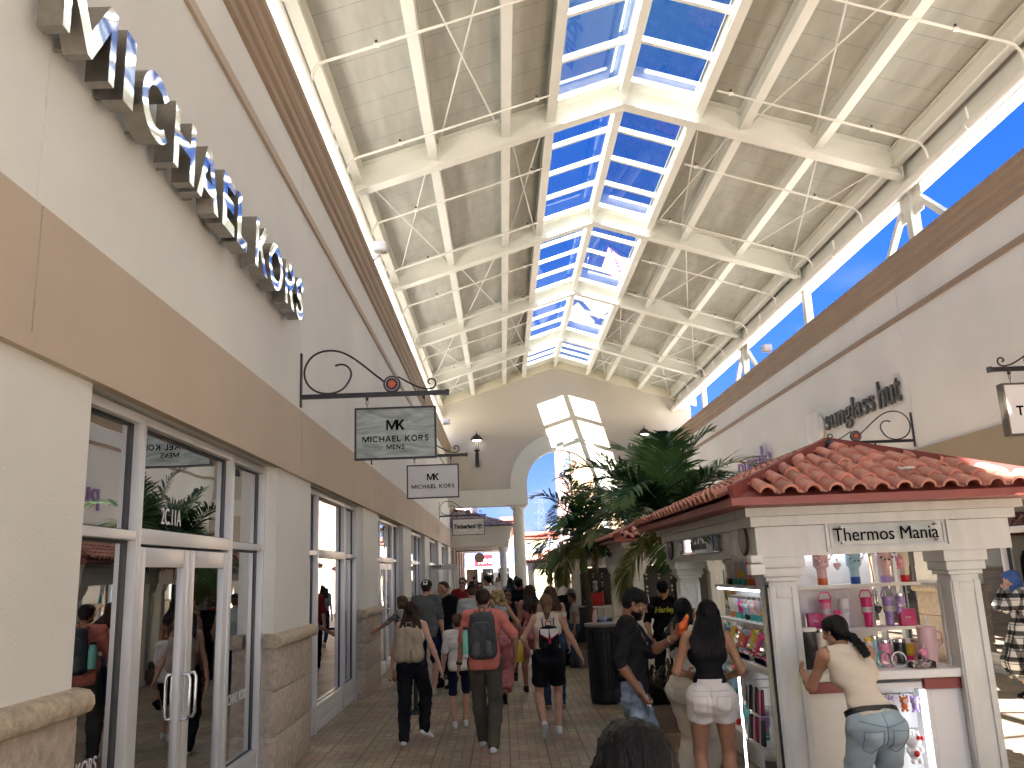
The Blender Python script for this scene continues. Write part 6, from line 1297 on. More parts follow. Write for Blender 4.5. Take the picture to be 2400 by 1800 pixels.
def person(label, loc, heading, H, skinm, top=None, bot=None, hair=None, shoes='white', fem=False, bulk=1.0, pelvis=(0, 0, 0), chest=(0, .0, 0), head=(0, .02, 0), yaw=0, pitch=0, roll=0, feet=None, hands=None, elb=None, hdir=None, curl=.35, vox=.012, face=False, group=None, cap=None, sleeve=.55, topz=.98, botlen=1.0, loose=.012, bloose=.012, neck=True, flare=0, folds=.004, sandal=False, strapless=False, tank=False, beard=None, bare=False, category='person', hipw=1.0, kid=1.0, shoulder=None, rise=.10):
    t = thing('person', label, category, loc, heading, group); s = H / 1.75; S = lambda *a: np.array(a, float) * s; V3 = lambda a: np.array(a, float)
    pel = S(0, 0, .93) + V3(pelvis) * s; cs = S(0, 0, 1.27) + V3(pelvis) * s + V3(chest) * s; up = cs - pel; up /= np.linalg.norm(up); X_ = np.array([1., 0, 0]); fw = np.cross(up, X_) * -1; fw = np.cross(up, X_); fw = -fw if fw[1] < 0 else fw; fw /= np.linalg.norm(fw)
    sw = (.150 if fem else .172) * s * (shoulder or 1); hip = (.088 if fem else .082) * s; b = bulk
    sh = cs + up * .135 * s; nk = cs + up * .19 * s; hc = nk + up * .12 * s + fw * .03 * s + V3(head) * s
    hs_ = s * kid; 
    feet = feet or [(-.10, .0, .08), (.10, .0, .08)]; hips = [pel + S(-.088, 0, -.03), pel + S(.088, 0, -.03)]; hands = hands or [(-.25, .05, .82), (.25, .05, .82)]
    legs = []
    for i in (0, 1):
        a = V3(feet[i][:3]) * s; k, a2 = ik(hips[i], a, .445 * s, .43 * s, (.0 + (.15 if i else -.15), 1, .1)); legs.append((hips[i], k, a2))
    arms = []
    for i in (0, 1):
        sg = -1 if i == 0 else 1; shp = sh + X_ * sg * sw + up * .0; w_ = V3(hands[i]) * s; e_h = (elb[i] if elb else (sg * .5, -1, -.2)); k, w2 = ik(shp, w_, .29 * s, .255 * s, e_h); arms.append((shp, k, w2))
    # --- body primitives
    def torso(f, g=0.0):
        f.cone(pel - X_ * hip * .75, pel + X_ * hip * .75, .112 * s * b * (1.06 if fem else 1) * hipw + g, .112 * s * b * (1.06 if fem else 1) * hipw + g, fw, .86)
        for sg in (-1, 1): f.ball(pel + X_ * sg * .066 * s * hipw - fw * (.050 if fem else .035) * s * hipw - up * .03 * s, (.094 if fem else .082) * s * b * hipw + g)
    def trunk(f, g=0.0):
        w_ = (.098 if fem else .122) * s * b; a = pel + up * .12 * s; f.cone(a - X_ * .035 * s * b, a + X_ * .035 * s * b, w_ + g, w_ + g, fw, .82); f.cone(pel + up * .04 * s, cs - up * .06 * s, w_ * 1.05 + g, w_ * 1.05 + g, fw, .80)
        r = (.105 if fem else .12) * s * (.7 + .3 * b); f.cone(cs - X_ * .055 * s, cs + X_ * .055 * s, r + g, r + g, fw, .82); f.cone(cs - X_ * .08 * s + up * .06 * s, cs + X_ * .08 * s + up * .06 * s, r * .78 + g, r * .78 + g, fw, .85)
        if fem:
            for sg in (-1, 1): f.ball(cs + X_ * sg * .07 * s + fw * .075 * s - up * .0, .062 * s * b + g)
    def shoulders(f, g=0.0):
        for sg in (-1, 1): f.cone(nk - up * .035 * s + X_ * sg * .03 * s, sh + X_ * sg * sw * .98, .052 * s + g, .050 * s * (.6 + .4 * b) + g)
    def legp(f, i, L_=1.0, g=0.0, lo_=0.0):
        a, k, c = legs[i]; rt = (.098 if fem else .088) * s * (.5 + .5 * b * hipw); rk = .056 * s * (.5 + .5 * b); th = min(1, L_ / .5); kk = a + (k - a) * th
        f.cone(a, kk, rt + g, rt + (rk - rt) * th + g + lo_ * th)
        if L_ > .5:
            u = (L_ - .5) / .5; c2 = k + (c - k) * u; m_ = k + (c - k) * .33; bk = np.array([0, -1, 0]) * .012 * s
            f.cone(k, m_ + bk, rk + g + lo_, .055 * s * (.5 + .5 * b) + g + lo_) if u > .33 else None
            f.cone(m_ + bk if u > .33 else k, c2, (.055 * s * (.5 + .5 * b)) + g + lo_, .036 * s + g + lo_ * 1.3 if u > .9 else .045 * s + g + lo_)
    def armp(f, i, L_=1.0, g=0.0, lo_=0.0):
        a, k, c = arms[i]; r0 = .050 * s * (.55 + .45 * b) * (.9 if fem else 1); r1 = r0 * .82; u = min(1, L_ / .5); f.cone(a, a + (k - a) * u, r0 + g, r0 + (r1 - r0) * u + g + lo_); f.cone(a, a + (k - a) * .25, r0 * 1.04 + g, r0 + g)
        if L_ > .5: v = (L_ - .5) / .5; m_ = k + (c - k) * .3; f.cone(k, m_, r1 + g + lo_, r1 * .98 + g + lo_); f.cone(m_, k + (c - k) * v, r1 * .98 + g + lo_, .026 * s * (.7 + .3 * b) + g + lo_)
    # head frame
    R_ = Matrix.Rotation(yaw, 3, 'Z') @ Matrix.Rotation(pitch, 3, 'X') @ Matrix.Rotation(roll, 3, 'Y'); hX, hY, hZ = [np.array(R_ @ Vector(v)) for v in ((1, 0, 0), (0, 1, 0), (0, 0, 1))]; HP = lambda x, y, z: hc + (hX * x + hY * y + hZ * z) * hs_
    f = Fld(.025 * s); torso(f); trunk(f); shoulders(f)
    for i in (0, 1): legp(f, i); armp(f, i)
    f.cone(nk - up * .05 * s, HP(0, -.015, -.06), .056 * s * (.8 + .2 * b) * (.85 if fem else 1), .052 * s * (.85 if fem else 1))
    f.off = -.002; body = f.mesh(vox)
    g = Fld(.018 * s); g.cone(HP(0, -.022, .035), HP(0, .028, .030), .076 * hs_, .070 * hs_); g.cone(HP(0, .035, -.055), HP(0, .045, -.075), .054 * hs_, .036 * hs_); g.cone(HP(-.03, .01, -.045), HP(.03, .01, -.045), .042 * hs_, .042 * hs_); g.cone(HP(0, -.03, -.05), HP(0, -.015, -.12), .048 * s, .05 * s)
    vh = min(vox, .0075) if face or vox < .011 else vox
    if face or vox < .014:
        for sg in (-1, 1): g.cone(HP(sg * .076, -.012, .005), HP(sg * .078, -.006, -.03), .014 * hs_, .009 * hs_, hX, .5)
        g2 = Fld(.012 * s); g2.p = g.p; g = g2; g.cone(HP(0, .092, .012), HP(0, .106, -.022), .009 * hs_, .0135 * hs_); g.cone(HP(-.032, .088, .028), HP(.032, .088, .028), .012 * hs_, .012 * hs_); g.cone(HP(-.013, .086, -.05), HP(.013, .086, -.05), .009 * hs_, .009 * hs_); g.ball(HP(0, .080, -.085), .020 * hs_)
        for sg in (-1, 1): g.ball(HP(sg * .045, .062, -.015), .026 * hs_)
    parts = [body, g.mesh(vh)]
    for i in (0, 1):
        sg = -1 if i == 0 else 1; a, k, c = arms[i]; d = c - k; d /= np.linalg.norm(d); dv = V3(hdir[i][0]) if hdir and hdir[i] else d; pn = V3(hdir[i][1]) if hdir and hdir[i] else np.array([-sg, 0.15, 0]); sd_ = V3(hdir[i][2]) if hdir and hdir[i] else np.array([0, 1, .2])
        hf = hand_field(c, dv, pn, sd_, curl, s * (.95 if fem else 1.05)); hf.cone(k + (c - k) * .8, c, .030 * s, .026 * s); parts.append(hf.mesh(max(.0045, vox * .45)))
    npmesh('body', merge(*parts), skinm, t)
    # --- clothes
    if bot:
        f = Fld(.02 * s); f.off = bloose; torso(f)
        if topz < 1.05 or True: f.cone(pel, pel + up * (rise - .02) * s, .118 * s * b, .106 * s * b, fw, .84)
        for i in (0, 1): legp(f, i, botlen, 0, flare)
        top_ = pel + up * (rise if not tank else max(rise, .115)) * s; f.cuts = [(top_, up)]
        for i in (0, 1):
            a, k, c = legs[i]
        f.fold = fold(folds * .9, 40 / s, 3.1 + len(label) % 7)
        if botlen < .95:
            # cut each leg square at its hem
            hem = []
            for i in (0, 1):
                a, k, c = legs[i]; L_ = botlen; p = a + (k - a) * (L_ / .5) if L_ <= .5 else k + (c - k) * ((L_ - .5) / .5); dd = (k - a) if L_ <= .5 else (c - k); hem.append((p, dd / np.linalg.norm(dd)))
            def post(X, v, hem=hem, pel=pel):
                c0 = (X - hem[0][0]) @ hem[0][1]; c1 = (X - hem[1][0]) @ hem[1][1]; left = np.sqrt(((X - hem[0][0]) ** 2).sum(-1)) < np.sqrt(((X - hem[1][0]) ** 2).sum(-1)); return np.maximum(v, np.where(left, c0, c1))
            f.post = post
        LAST['bot'] = f; npmesh('shorts' if botlen < .6 else 'trousers', f.mesh(vox), bot, t)
    if top:
        f = Fld(.02 * s); f.off = loose; trunk(f); hz = topz
        if hz < 1.0: f.cone(pel, pel - X_ * .001, .122 * s * b, .122 * s * b, fw, .88); f.cone(pel - X_ * .05 * s, pel + X_ * .05 * s, .110 * s * b * hipw, .110 * s * b * hipw, fw, .95); [f.ball(pel + X_ * sg * .066 * s * hipw - fw * .045 * s * hipw - up * .02 * s, .088 * s * b * hipw) for sg in (-1, 1)]
        if not strapless: shoulders(f)
        if sleeve > 0:
            for i in (0, 1): armp(f, i, sleeve, -min(loose, .02) * .45, .010 * s if loose > .015 else .002)
        hem = pel + up * (hz - .93) * s; f.cuts = [(hem, -up)]
        if strapless: f.cuts.append((cs + up * .055 * s, up))
        else: f.sub = [(nk + up * .055 * s + fw * .012 * s, .078 * s)]
        if tank and not strapless:
            f.sub += [(sh + X_ * sg * (sw + .055 * s), .088 * s) for sg in (-1, 1)] + [(nk + up * .03 * s + fw * .05 * s, .09 * s)]
        f.fold = fold(folds, 34 / s, 1.3 + len(label) % 5)
        LAST['top'] = f; npmesh('shirt', f.mesh(vox), top, t)
    # --- shoes
    sm = dict(white=cl('white_shoe', (.72, .72, .71), .5), black=cl('black_shoe', (.02, .02, .022), .5), grey=cl('grey_shoe', (.35, .35, .34), .6), tan=cl('tan_shoe', (.35, .22, .13), .6)).get(shoes)
    if sm:
        f = Fld(.012 * s); so_ = Fld(.008 * s)
        for i in (0, 1):
            a = legs[i][2]; fp = feet[i][3] if len(feet[i]) > 3 else 0.0; fy = feet[i][4] if len(feet[i]) > 4 else 0.0
            d = np.array([sin(fy), cos(fy) * cos(fp), -sin(fp)]); u_ = np.array([0, sin(fp), cos(fp)]); hl = a - d * .035 * s - u_ * .045 * s; toe = a + d * .15 * s - u_ * .052 * s
            if not sandal: f.cone(hl, toe, .036 * s, .030 * s, u_, .95); f.cone(a - u_ * .0, hl + d * .03 * s, .040 * s, .038 * s); f.cone(a, a + d * .09 * s - u_ * .035 * s, .036 * s, .033 * s)
            so_.cone(hl - u_ * .020 * s, toe - u_ * .014 * s, .040 * s, .037 * s, u_, .32)
        if not sandal: npmesh('shoes', f.mesh(min(vox, .011)), sm, t)
        npmesh('soles', so_.mesh(min(vox, .011)), cl('sole_white', (.66, .65, .62), .6) if shoes in ('white', 'grey') and not sandal else sm, t)
    # --- hair
    if hair:
        hm, kind = hair[0], hair[1]; f = Fld(.02 * s); ln = hair[2] if len(hair) > 2 else 0
        f.cone(HP(0, -.028, .042), HP(0, .018, .045), .083 * hs_, .078 * hs_)
        if kind != 'bald': f.cone(HP(0, -.04, .0), HP(0, -.035, -.045 if kind != 'short' else -.03), .070 * hs_, .055 * hs_)
        cutp = HP(0, .062, .03); cn = hY * .85 - hZ * .52
        amp = .0022
        if kind == 'short': f.cuts = [(HP(0, .05, .045), hY * .75 - hZ * .66), (HP(0, 0, -.055), -hZ)]
        elif kind in ('long', 'straight'):
            bot_ = hc - np.array([0, 0, 1]) * ln * s - fw * .02 * s; lw_ = .085 if kind == 'long' else .075
            mid = hc - np.array([0, 0, 1]) * .14 * s - fw * .07 * s; bk_ = sh - fw * .115 * s * b - up * .02 * s; e_ = np.array([bk_[0], bk_[1], hc[2] - ln * s]) - fw * .01
            rr = random.Random(len(label))
            for u in (-1, -.7, -.4, -.1, .2, .5, .8, 1):
                l_ = rr.uniform(-.02, .035) + abs(u) * .05; tw = lambda z: np.array([rr.uniform(-.008, .008), rr.uniform(-.006, .006), 0]); m1 = HP(u * .066, -.055 + abs(u) * .03, -.03); m2 = bk_ + X_ * u * .118 * s + fw * .012 * abs(u) * s; m3 = m2 * .35 + e_ * .65 + X_ * u * lw_ * .75 * s + tw(0); m4 = e_ + X_ * u * lw_ * 1.05 * s + tw(0) + np.array([0, 0, l_]); m3 = (m2 + m4) / 2 + tw(0) + X_ * u * .012
                f.cone(m1, m2, .036 * hs_, .027 * s, fw, .75); f.cone(m2, m3, .027 * s, .024 * s, fw, .7); f.cone(m3, m4, .024 * s, .010 * s, fw, .7)
            f.k = .014 * s
            for sg in (-1, 1): f.cone(HP(sg * .066, -.01, .02), HP(sg * .078, -.02, -.11), .032 * hs_, .030 * hs_)
            f.cuts = [(HP(0, .055, .03), hY * .9 - hZ * .43)]; amp = .0045 if kind == 'long' else .0028
        elif kind == 'pony':
            f.cuts = [(HP(0, .05, .04), hY * .78 - hZ * .62)]; f.cone(HP(0, -.105, -.045), HP(0, -.12, -.10), .030 * hs_, .034 * hs_); f.cone(HP(0, -.12, -.10), HP(-.01, -.125, -ln), .036 * hs_, .018 * hs_); amp = .003
        elif kind == 'braid':
            f.cuts = [(HP(0, .05, .04), hY * .78 - hZ * .62)]; n = 11; bk_ = hair[3] if len(hair) > 3 else None
            P0 = HP(.01, -.10, -.03); P1 = nk + X_ * .075 * s - fw * .135 * s - up * ln * .55 * s; P0 = HP(.02, -.105, -.04)
            for i in range(n): u = i / (n - 1); q = P0 + (P1 - P0) * u + np.array([0, -.03 * sin(pi * u), 0]); w_ = np.array([(.012 if i % 2 else -.012), 0, 0]); f.ball(q + w_, (.031 - .011 * u) * hs_)
            f.k = .010
        elif kind == 'curly':
            rr = random.Random(4); f.k = .012
            for i in range(120):
                a = rr.uniform(0, 2 * pi); zz = rr.uniform(-ln, .09); rad = .095 - .02 * (zz > .05) + .03 * (zz < -.05); yv = sin(a) * rad - .02
                if yv > .045 and zz < .06: continue
                f.ball(HP(cos(a) * rad, yv, zz), rr.uniform(.02, .034) * hs_)
        elif kind == 'bob':
            for sg in (-1, 1): f.cone(HP(sg * .066, .0, .02), HP(sg * .088, .01, -.12), .034 * hs_, .036 * hs_)
            f.cone(HP(-.05, -.05, -.04), HP(.05, -.05, -.10), .06 * hs_, .05 * hs_); f.cuts = [(HP(0, .055, .03), hY * .9 - hZ * .43)]
        def st(X, c0=hc, a=amp):
            x = (X - c0) @ hX; y = (X - c0) @ hY; z = (X - c0) @ hZ; th = np.arctan2(y, x); return a * (np.sin(th * 23 + 3 * np.sin(z * 14)) + .6 * np.sin(th * 41 + z * 9)) + (a * .8 * np.sin(z * 38 + th * 5) if kind == 'long' else 0)
        f.fold = st if vox < .02 else None
        npmesh('hair', f.mesh(min(vox, .009) if vox < .02 else vox), hm, t)
    if beard:
        f = Fld(.012 * s); f.cone(HP(0, .045, -.058), HP(0, .052, -.082), .052 * hs_, .038 * hs_); f.cone(HP(-.04, .01, -.05), HP(.04, .01, -.05), .040 * hs_, .040 * hs_); f.cuts = [(HP(0, 0, -.048), hZ), (HP(0, -.005, 0), -hY)]; npmesh('beard', f.mesh(vh), beard, t)
    if cap:
        cm, back = cap[0], cap[1]; f = Fld(.01 * s); f.cone(HP(0, -.022, .048), HP(0, .022, .046), .087 * hs_, .084 * hs_); f.cuts = [(HP(0, 0, .035), -hZ)]; sgn = -1 if back else 1
        f2 = Fld(.006); 
        for u in (-.045, -.015, .015, .045): f2.cone(HP(u, sgn * .08, .043), HP(u * .85, sgn * (.165 - abs(u) * .7), .028), .014 * hs_, .012 * hs_, hZ, .4)
        npmesh('cap', merge(f.mesh(min(vox, .009)), f2.mesh(.007)), cm, t)
        if len(cap) > 2:
            q = MB(); yy = .108 if not back else -.112; a, bb = .034, .030; P_ = [HP(x, yy - sgn * abs(x) * .28 - sgn * (z - .07) * .55, z) for x, z in ((-a, .052), (a, .052), (a, .052 + bb * 2), (-a, .052 + bb * 2))]; P2 = [p + hY * sgn * .004 for p in P_]; q.add(P_ + P2, [(0, 1, 2, 3), (4, 5, 6, 7), (0, 1, 5, 4), (1, 2, 6, 5), (2, 3, 7, 6), (3, 0, 4, 7)]); q.build('cap_patch', cap[2], t, world=False)
    if face:
        q = MB()
        for sg in (-1, 1): q.ball(HP(sg * .031, .081, .008), .0125 * hs_, 10)
        if face != 'glasses': q.build('eyes', mat('eye_white', (.6, .58, .55), .2), t, smooth=True, world=False)
        q = MB()
        for sg in (-1, 1): q.ball(HP(sg * .031, .0905, .008), .0055 * hs_, 8)
        if face != 'glasses': q.build('irises', M_black, t, world=False)
        q = MB(); q.tube([HP(-.022, .093, -.048), HP(-.01, .100, -.046), HP(.01, .100, -.046), HP(.022, .093, -.048)], .0055 * hs_, 6); q.tube([HP(-.018, .094, -.054), HP(0, .100, -.058), HP(.018, .094, -.054)], .006 * hs_, 6); q.build('lips', mat('lips', (.36, .13, .11), .4), t, smooth=True, world=False)
        q = MB()
        for sg in (-1, 1): q.tube([HP(sg * .014, .099, .030), HP(sg * .03, .098, .037), HP(sg * .048, .086, .030)], .0035 * hs_, 5)
        q.build('eyebrows', H_DB, t, world=False)
        if face == 'glasses':
            q = MB()
            for sg in (-1, 1): q.lathe([(.001, 0), (.022, .001), (.024, .004), (.001, .006)], HP(sg * .031, .098, .008), 14, Matrix((hX, hZ, hY)).transposed() @ Matrix.Diagonal((1, .8, 1)))
            q.tube([HP(-.012, .104, .012), HP(.012, .104, .012)], .003, 5)
            for sg in (-1, 1): q.tube([HP(sg * .052, .098, .012), HP(sg * .08, .0, .012)], .0025, 5)
            q.build('sunglasses', M_black, t, world=False)
    t['_'] = 0; del t['_']
    LAST.update(dict(t=t, HP=HP, arms=arms, legs=legs, sh=sh, cs=cs, pel=pel, nk=nk, hc=hc, fw=fw, up=up, s=s)); return t
def toW(t, p): return WM(t) @ Vector([float(c) for c in p])
W_ = lambda a, b: 0
c_white = cl('white', (.72, .71, .69)); c_blk = cl('black', (.012, .012, .014)); c_coral = cl('coral', (.60, .19, .15)); c_olive = cl('olive', (.085, .08, .06)); c_navy = cl('navy', (.015, .02, .05)); c_grey = cl('mid_grey', (.12, .13, .125)); c_lgrey = cl('pale_grey', (.42, .46, .44)); c_cream = cl('cream_knit', (.66, .58, .48)); c_denim = cl('light_denim', (.36, .46, .53), noise=.22, nscale=5); c_shorts = cl('white_denim', (.74, .72, .70)); c_lblue = cl('pale_blue', (.42, .50, .60)); c_red = cl('red', (.26, .02, .02)); c_teal = cl('teal', (.03, .32, .38)); c_pink = cl('pink_print', (.46, .17, .18), noise=.3, nscale=12); c_dden = cl('dark_denim', (.04, .06, .11)); c_offw = cl('off_white', (.66, .62, .53)); c_green = cl('green', (.03, .22, .12)); c_grh = cl('heather', (.3, .3, .31))
def walkfeet(lead=1, st=.22, w=.09, kick=.75):
    a = (w * lead, st, .08, -.1); b = (-w * lead, -st, .13, kick); return [b, a] if lead > 0 else [a, b]
SH = 'shoppers walking down the passage'
# 1 woman with beige backpack
person('woman with long dark wavy hair, white top and beige backpack walking away, black trousers', (-1.10, 10.3, 0), radians(-4), 1.62, SK_L, c_white, c_blk, (H_DB, 'long', .44), 'white', fem=True, feet=[(-.09, -.10, .08, 0), (.11, .22, .13, .4, .5)], hands=[(-.27, .02, .84), (.42, .0, .72)], elb=[(-.6, -1, 0), (.3, -1, .2)], tank=True, sleeve=0, botlen=1.0, bloose=.012, flare=.012, loose=.010, vox=.011, group=SH, bulk=.98)
A1 = dict(LAST)
# 2 boy
person('boy in white tee and navy shorts walking between the two adults', (-.60, 11.15, 0), radians(3), 1.40, SK_L, c_white, c_navy, (H_BR, 'short'), 'white', vox=.011, feet=[(-.08, -.04, .08, 0), (.09, .10, .08, .1)], hands=[(-.25, .02, .85), (.22, .05, .85)], botlen=.50, bloose=.008, loose=.020, sleeve=.42, topz=.86, group=SH, kid=1.16, bulk=.92)
# 3 man in coral tee
person('man in coral tee and olive cargo trousers with a grey backpack walking away', (-.24, 9.75, 0), radians(-3), 1.75, SK_T, c_coral, c_olive, (H_DB, 'short'), 'white', vox=.011, feet=[(-.06, .25, .08, -.1), (.08, -.15, .08, .1)], hands=[(-.30, .10, .86), (.34, .06, .95)], elb=[(-.8, -1, 0), (1, -1, 0)], bloose=.013, flare=.010, loose=.018, sleeve=.45, topz=.84, folds=.0035, group=SH, bulk=1.03, beard=H_DB)
A3 = dict(LAST)
q = MB(); q.cur = 0
a, k, c = A3['arms'][0]; d = Vector(c - k).normalized(); pts = Vector(c - (c - k) * .08)
q.lathe([(.034, -.014), (.036, 0), (.034, .014)], pts, 14, d.to_track_quat('Z', 'Y').to_matrix()); q.build('watch', M_black, A3['t'], world=False)
# 4 woman with ponytail
person('woman with light brown ponytail, cream sleeveless top and black shorts walking away', (.50, 10.35, 0), radians(2), 1.64, SK_L, c_cream, c_blk, (H_LB, 'pony', .20), 'white', fem=True, vox=.011, feet=[(-.10, -.12, .17, .95), (.10, .12, .08, 0)], hands=[(-.24, .22, 1.0), (.42, .12, .92)], elb=[(-1, -.8, 0), (1, -1, 0)], tank=True, sleeve=0, botlen=.36, bloose=.022, flare=.012, topz=.96, loose=.012, group=SH, bulk=1.03)
A4 = dict(LAST)
# queue at the left door
QG = 'people queuing by the left doors'
person('tall man in charcoal tee and backwards black cap at the left door', (-1.27, 14.2, 0), radians(-8), 1.84, SK_L, c_grey, c_navy, (H_DB, 'short'), 'grey', vox=.013, botlen=.6, bloose=.010, loose=.018, sleeve=.45, topz=.84, cap=(c_blk, True, c_white), group=QG, bulk=1.06)
person('man in black polo facing the charcoal tee man beside the left door', (-1.02, 15.0, 0), radians(150), 1.80, SK_T, c_blk, c_navy, (H_DB, 'short'), 'black', vox=.014, face=True, loose=.016, sleeve=.45, topz=.84, group=QG, bulk=1.2, cap=None)
person('person in black and white patterned top reaching for the left door', (-1.62, 14.1, 0), radians(60), 1.60, SK_T, cl('animal_print', (.35, .33, .28), noise=.95, nscale=28), c_white, (H_BR, 'bob'), 'white', fem=True, vox=.015, hands=[(-.2, .5, 1.1), (.22, .1, .85)], sleeve=.5, botlen=.5, group=QG)
person('man in pale grey tee and black cap walking away ahead of the coral tee man', (-.52, 14.2, 0), radians(4), 1.74, SK_L, c_lgrey, c_dden, (H_BR, 'short'), 'grey', vox=.013, cap=(c_blk, False), loose=.018, sleeve=.45, topz=.84, group=SH, bulk=1.12)
person('woman with curly blonde hair and pale blue top carrying a yellow bag', (-.10, 13.1, 0), radians(-6), 1.66, SK_T, c_lblue, c_pink, (H_BL, 'curly', .13), 'black', fem=True, vox=.013, tank=True, sleeve=0, hands=[(-.22, .1, .9), (.25, .2, 1.15)], botlen=.9, bloose=.03, flare=.02, group=SH, feet=walkfeet(-1))
AC = dict(LAST)
person('woman in black tank top and sunglasses walking towards the camera with a bottle', (.07, 15.4, 0), radians(176), 1.62, SK_B, c_blk, c_dden, (H_BK, 'bob'), 'black', fem=True, vox=.013, face='glasses', tank=True, sleeve=0, botlen=.32, hands=[(-.16, .22, 1.02), (.25, .1, .9)], group=SH, feet=walkfeet(1, .15))
AS = dict(LAST)
person('man all in black walking away beside the round columns', (.32, 18.2, 0), radians(-8), 1.78, SK_D, c_blk, c_blk, (H_BK, 'short'), 'black', vox=.015, sleeve=.5, loose=.018, hands=[(-.26, 0, .85), (.30, -.12, 1.2)], group=SH)
person('heavy man in a red shirt facing the camera by the far left windows', (-.86, 18.4, 0), radians(172), 1.84, SK_L, c_red, c_blk, (H_BR, 'short'), 'grey', vox=.015, face='glasses', loose=.018, sleeve=.45, bulk=1.2, topz=.84, group=SH)
person('woman in teal top and sunglasses coming towards the camera', (-.52, 18.9, 0), radians(183), 1.72, SK_T, c_teal, c_dden, (H_BK, 'short'), 'black', fem=True, vox=.015, face='glasses', sleeve=.3, group=SH)
person('man with dark quiff and white shirt turning his head in the distance', (-.33, 20.2, 0), radians(60), 1.86, SK_T, c_white, c_dden, (H_BK, 'short'), 'white', vox=.016, sleeve=.45, group=SH)
person('woman with long dark hair and a coral print top walking away', (.42, 13.9, 0), radians(8), 1.70, SK_T, c_pink, c_pink, (H_DB, 'long', .34), 'black', fem=True, vox=.013, tank=True, sleeve=0, botlen=.45, bloose=.02, group=SH, feet=walkfeet(-1, .2))
person('woman with brown hair and white off shoulder top just ahead of the ponytail woman', (.66, 12.3, 0), radians(5), 1.70, SK_L, c_offw, c_dden, (H_BR, 'long', .20), 'tan', fem=True, vox=.013, strapless=True, sleeve=.22, topz=.95, group=SH)
person('grey haired person in black bending beside the luggage kiosk', (1.12, 17.6, 0), radians(-40), 1.66, SK_L, c_blk, c_blk, (H_GR, 'bob'), 'black', vox=.015, chest=(0, .16, -.05), head=(0, .1, -.05), pitch=-.5, loose=.03, group=SH)
person('person in tan sitting height beside the luggage kiosk post', (1.38, 17.2, 0), radians(90), 1.45, SK_B, c_grh, c_dden, (H_DB, 'short'), 'black', vox=.016, sleeve=.2, group=SH)
far = [((.45, 30, 0), 'person in a red shirt far off between the two columns', c_red, 1.75, 10), ((.25, 40, 0), 'person in pale blue shirt beyond the arch', c_lblue, 1.7, 200), ((-.9, 39.5, 0), 'person in white under the portico', c_white, 1.72, 180), ((-1.4, 41.5, 0), 'person in dark clothes under the portico, far left', c_blk, 1.75, 0), ((-.3, 44, 0), 'person in cream top under the portico near the columns', c_offw, 1.65, 170), ((.8, 42, 0), 'person in teal beyond the arch right of the column', c_teal, 1.7, 30), ((.2, 24.5, 0), 'person in heather grey tee before the arch', c_grh, 1.75, 0), ((-.8, 25.5, 0), 'person in off white tee before the arch, left', c_offw, 1.7, 180)]
for i, (lo, lb, cc, hh, ang) in enumerate(far): person(lb, lo, radians(ang), hh, [SK_L, SK_T, SK_B][i % 3], cc, [c_dden, c_blk, c_navy][i % 3], ([H_BK, H_BR, H_BL][i % 3], 'short' if i % 2 else 'long', .3), 'white', vox=.024, sleeve=.45, group='distant shoppers', feet=walkfeet(1, .18))
# main man in black
M_acid = cl('acid_wash_denim', (.20, .27, .36), noise=.75, nscale=11)
person('man in long black tee and cap holding an orange figure and a cup', (1.0, 7.15, 0), radians(-102), 1.76, SK_B, c_blk, M_acid, (H_BK, 'short'), 'white', vox=.010, face=True, beard=H_BK, cap=(c_blk, False, c_white), yaw=radians(4), pitch=radians(-22), head=(0, .04, -.015), loose=.020, bloose=.018, sleeve=.48, topz=.77, folds=.005, hands=[(.02, .36, 1.29), (.24, .08, .93)], elb=[(-.6, -.7, -1), (.6, -1, 0)], hdir=[((.1, .55, .6), (.75, -.1, .3), (0, -.3, 1)), ((-.1, .45, -1), (-.5, .6, .2), (-1, .3, .3))], curl=.75, bulk=1.08)
AM = dict(LAST)
person('young man in a black printed tee and cap working behind the nearest palm', (2.22, 12.1, 0), radians(172), 1.72, SK_L, c_blk, c_blk, (H_BK, 'short'), 'black', vox=.012, face=True, cap=(c_blk, False), pitch=radians(-22), head=(0, .03, -.02), loose=.018, sleeve=.45, topz=.84, hands=[(-.2, .28, 1.0), (.22, .25, .98)], group=None)
AH = dict(LAST)
person('woman with a white headband reaching her arm into the kiosk shelves', (1.50, 7.40, 0), radians(-60), 1.64, SK_T, c_white, c_offw, (H_BK, 'straight', .34), 'white', fem=True, vox=.011, face=True, hands=[(-.16, .52, 1.28), (.2, .1, .85)], elb=[(-.2, -.5, -1), (.5, -1, 0)], sleeve=.2, botlen=.97, bloose=.02, flare=.03, topz=.95)
AB = dict(LAST)
HP = AB['HP']; q = MB(); pts = [HP(.098 * cos(a), .018 - .02 * sin(a), .035 + .108 * sin(a)) for a in [pi * i / 16 for i in range(17)]]; q.tube(pts, .014, 8); q.build('headband', c_white, AB['t'], smooth=True, world=False)
a, k, c = AB['arms'][0]; q = MB(); q.lathe([(.034, -.012), (.037, 0), (.034, .012)], Vector(c + (k - c) * .12), 14, Vector(c - k).to_track_quat('Z', 'Y').to_matrix()); q.build('bracelet', M_black, AB['t'], world=False)
person('woman with straight black hair, strapless black top, white shorts', (1.57, 6.85, 0), radians(-10), 1.64, SK_T, c_blk, c_shorts, (H_BK, 'straight', .42), 'white', fem=True, vox=.009, strapless=True, sleeve=0, topz=.995, hands=[(-.17, .24, 1.08), (.17, .22, 1.06)], elb=[(-.7, -.7, -.8), (.7, -.65, -.8)], rise=.15, botlen=.17, bloose=.016, flare=.010, folds=.003, loose=.005, bulk=1.0, hipw=1.02, pitch=radians(-8), shoulder=1.04, head=(.035, .03, 0))
A21 = dict(LAST)
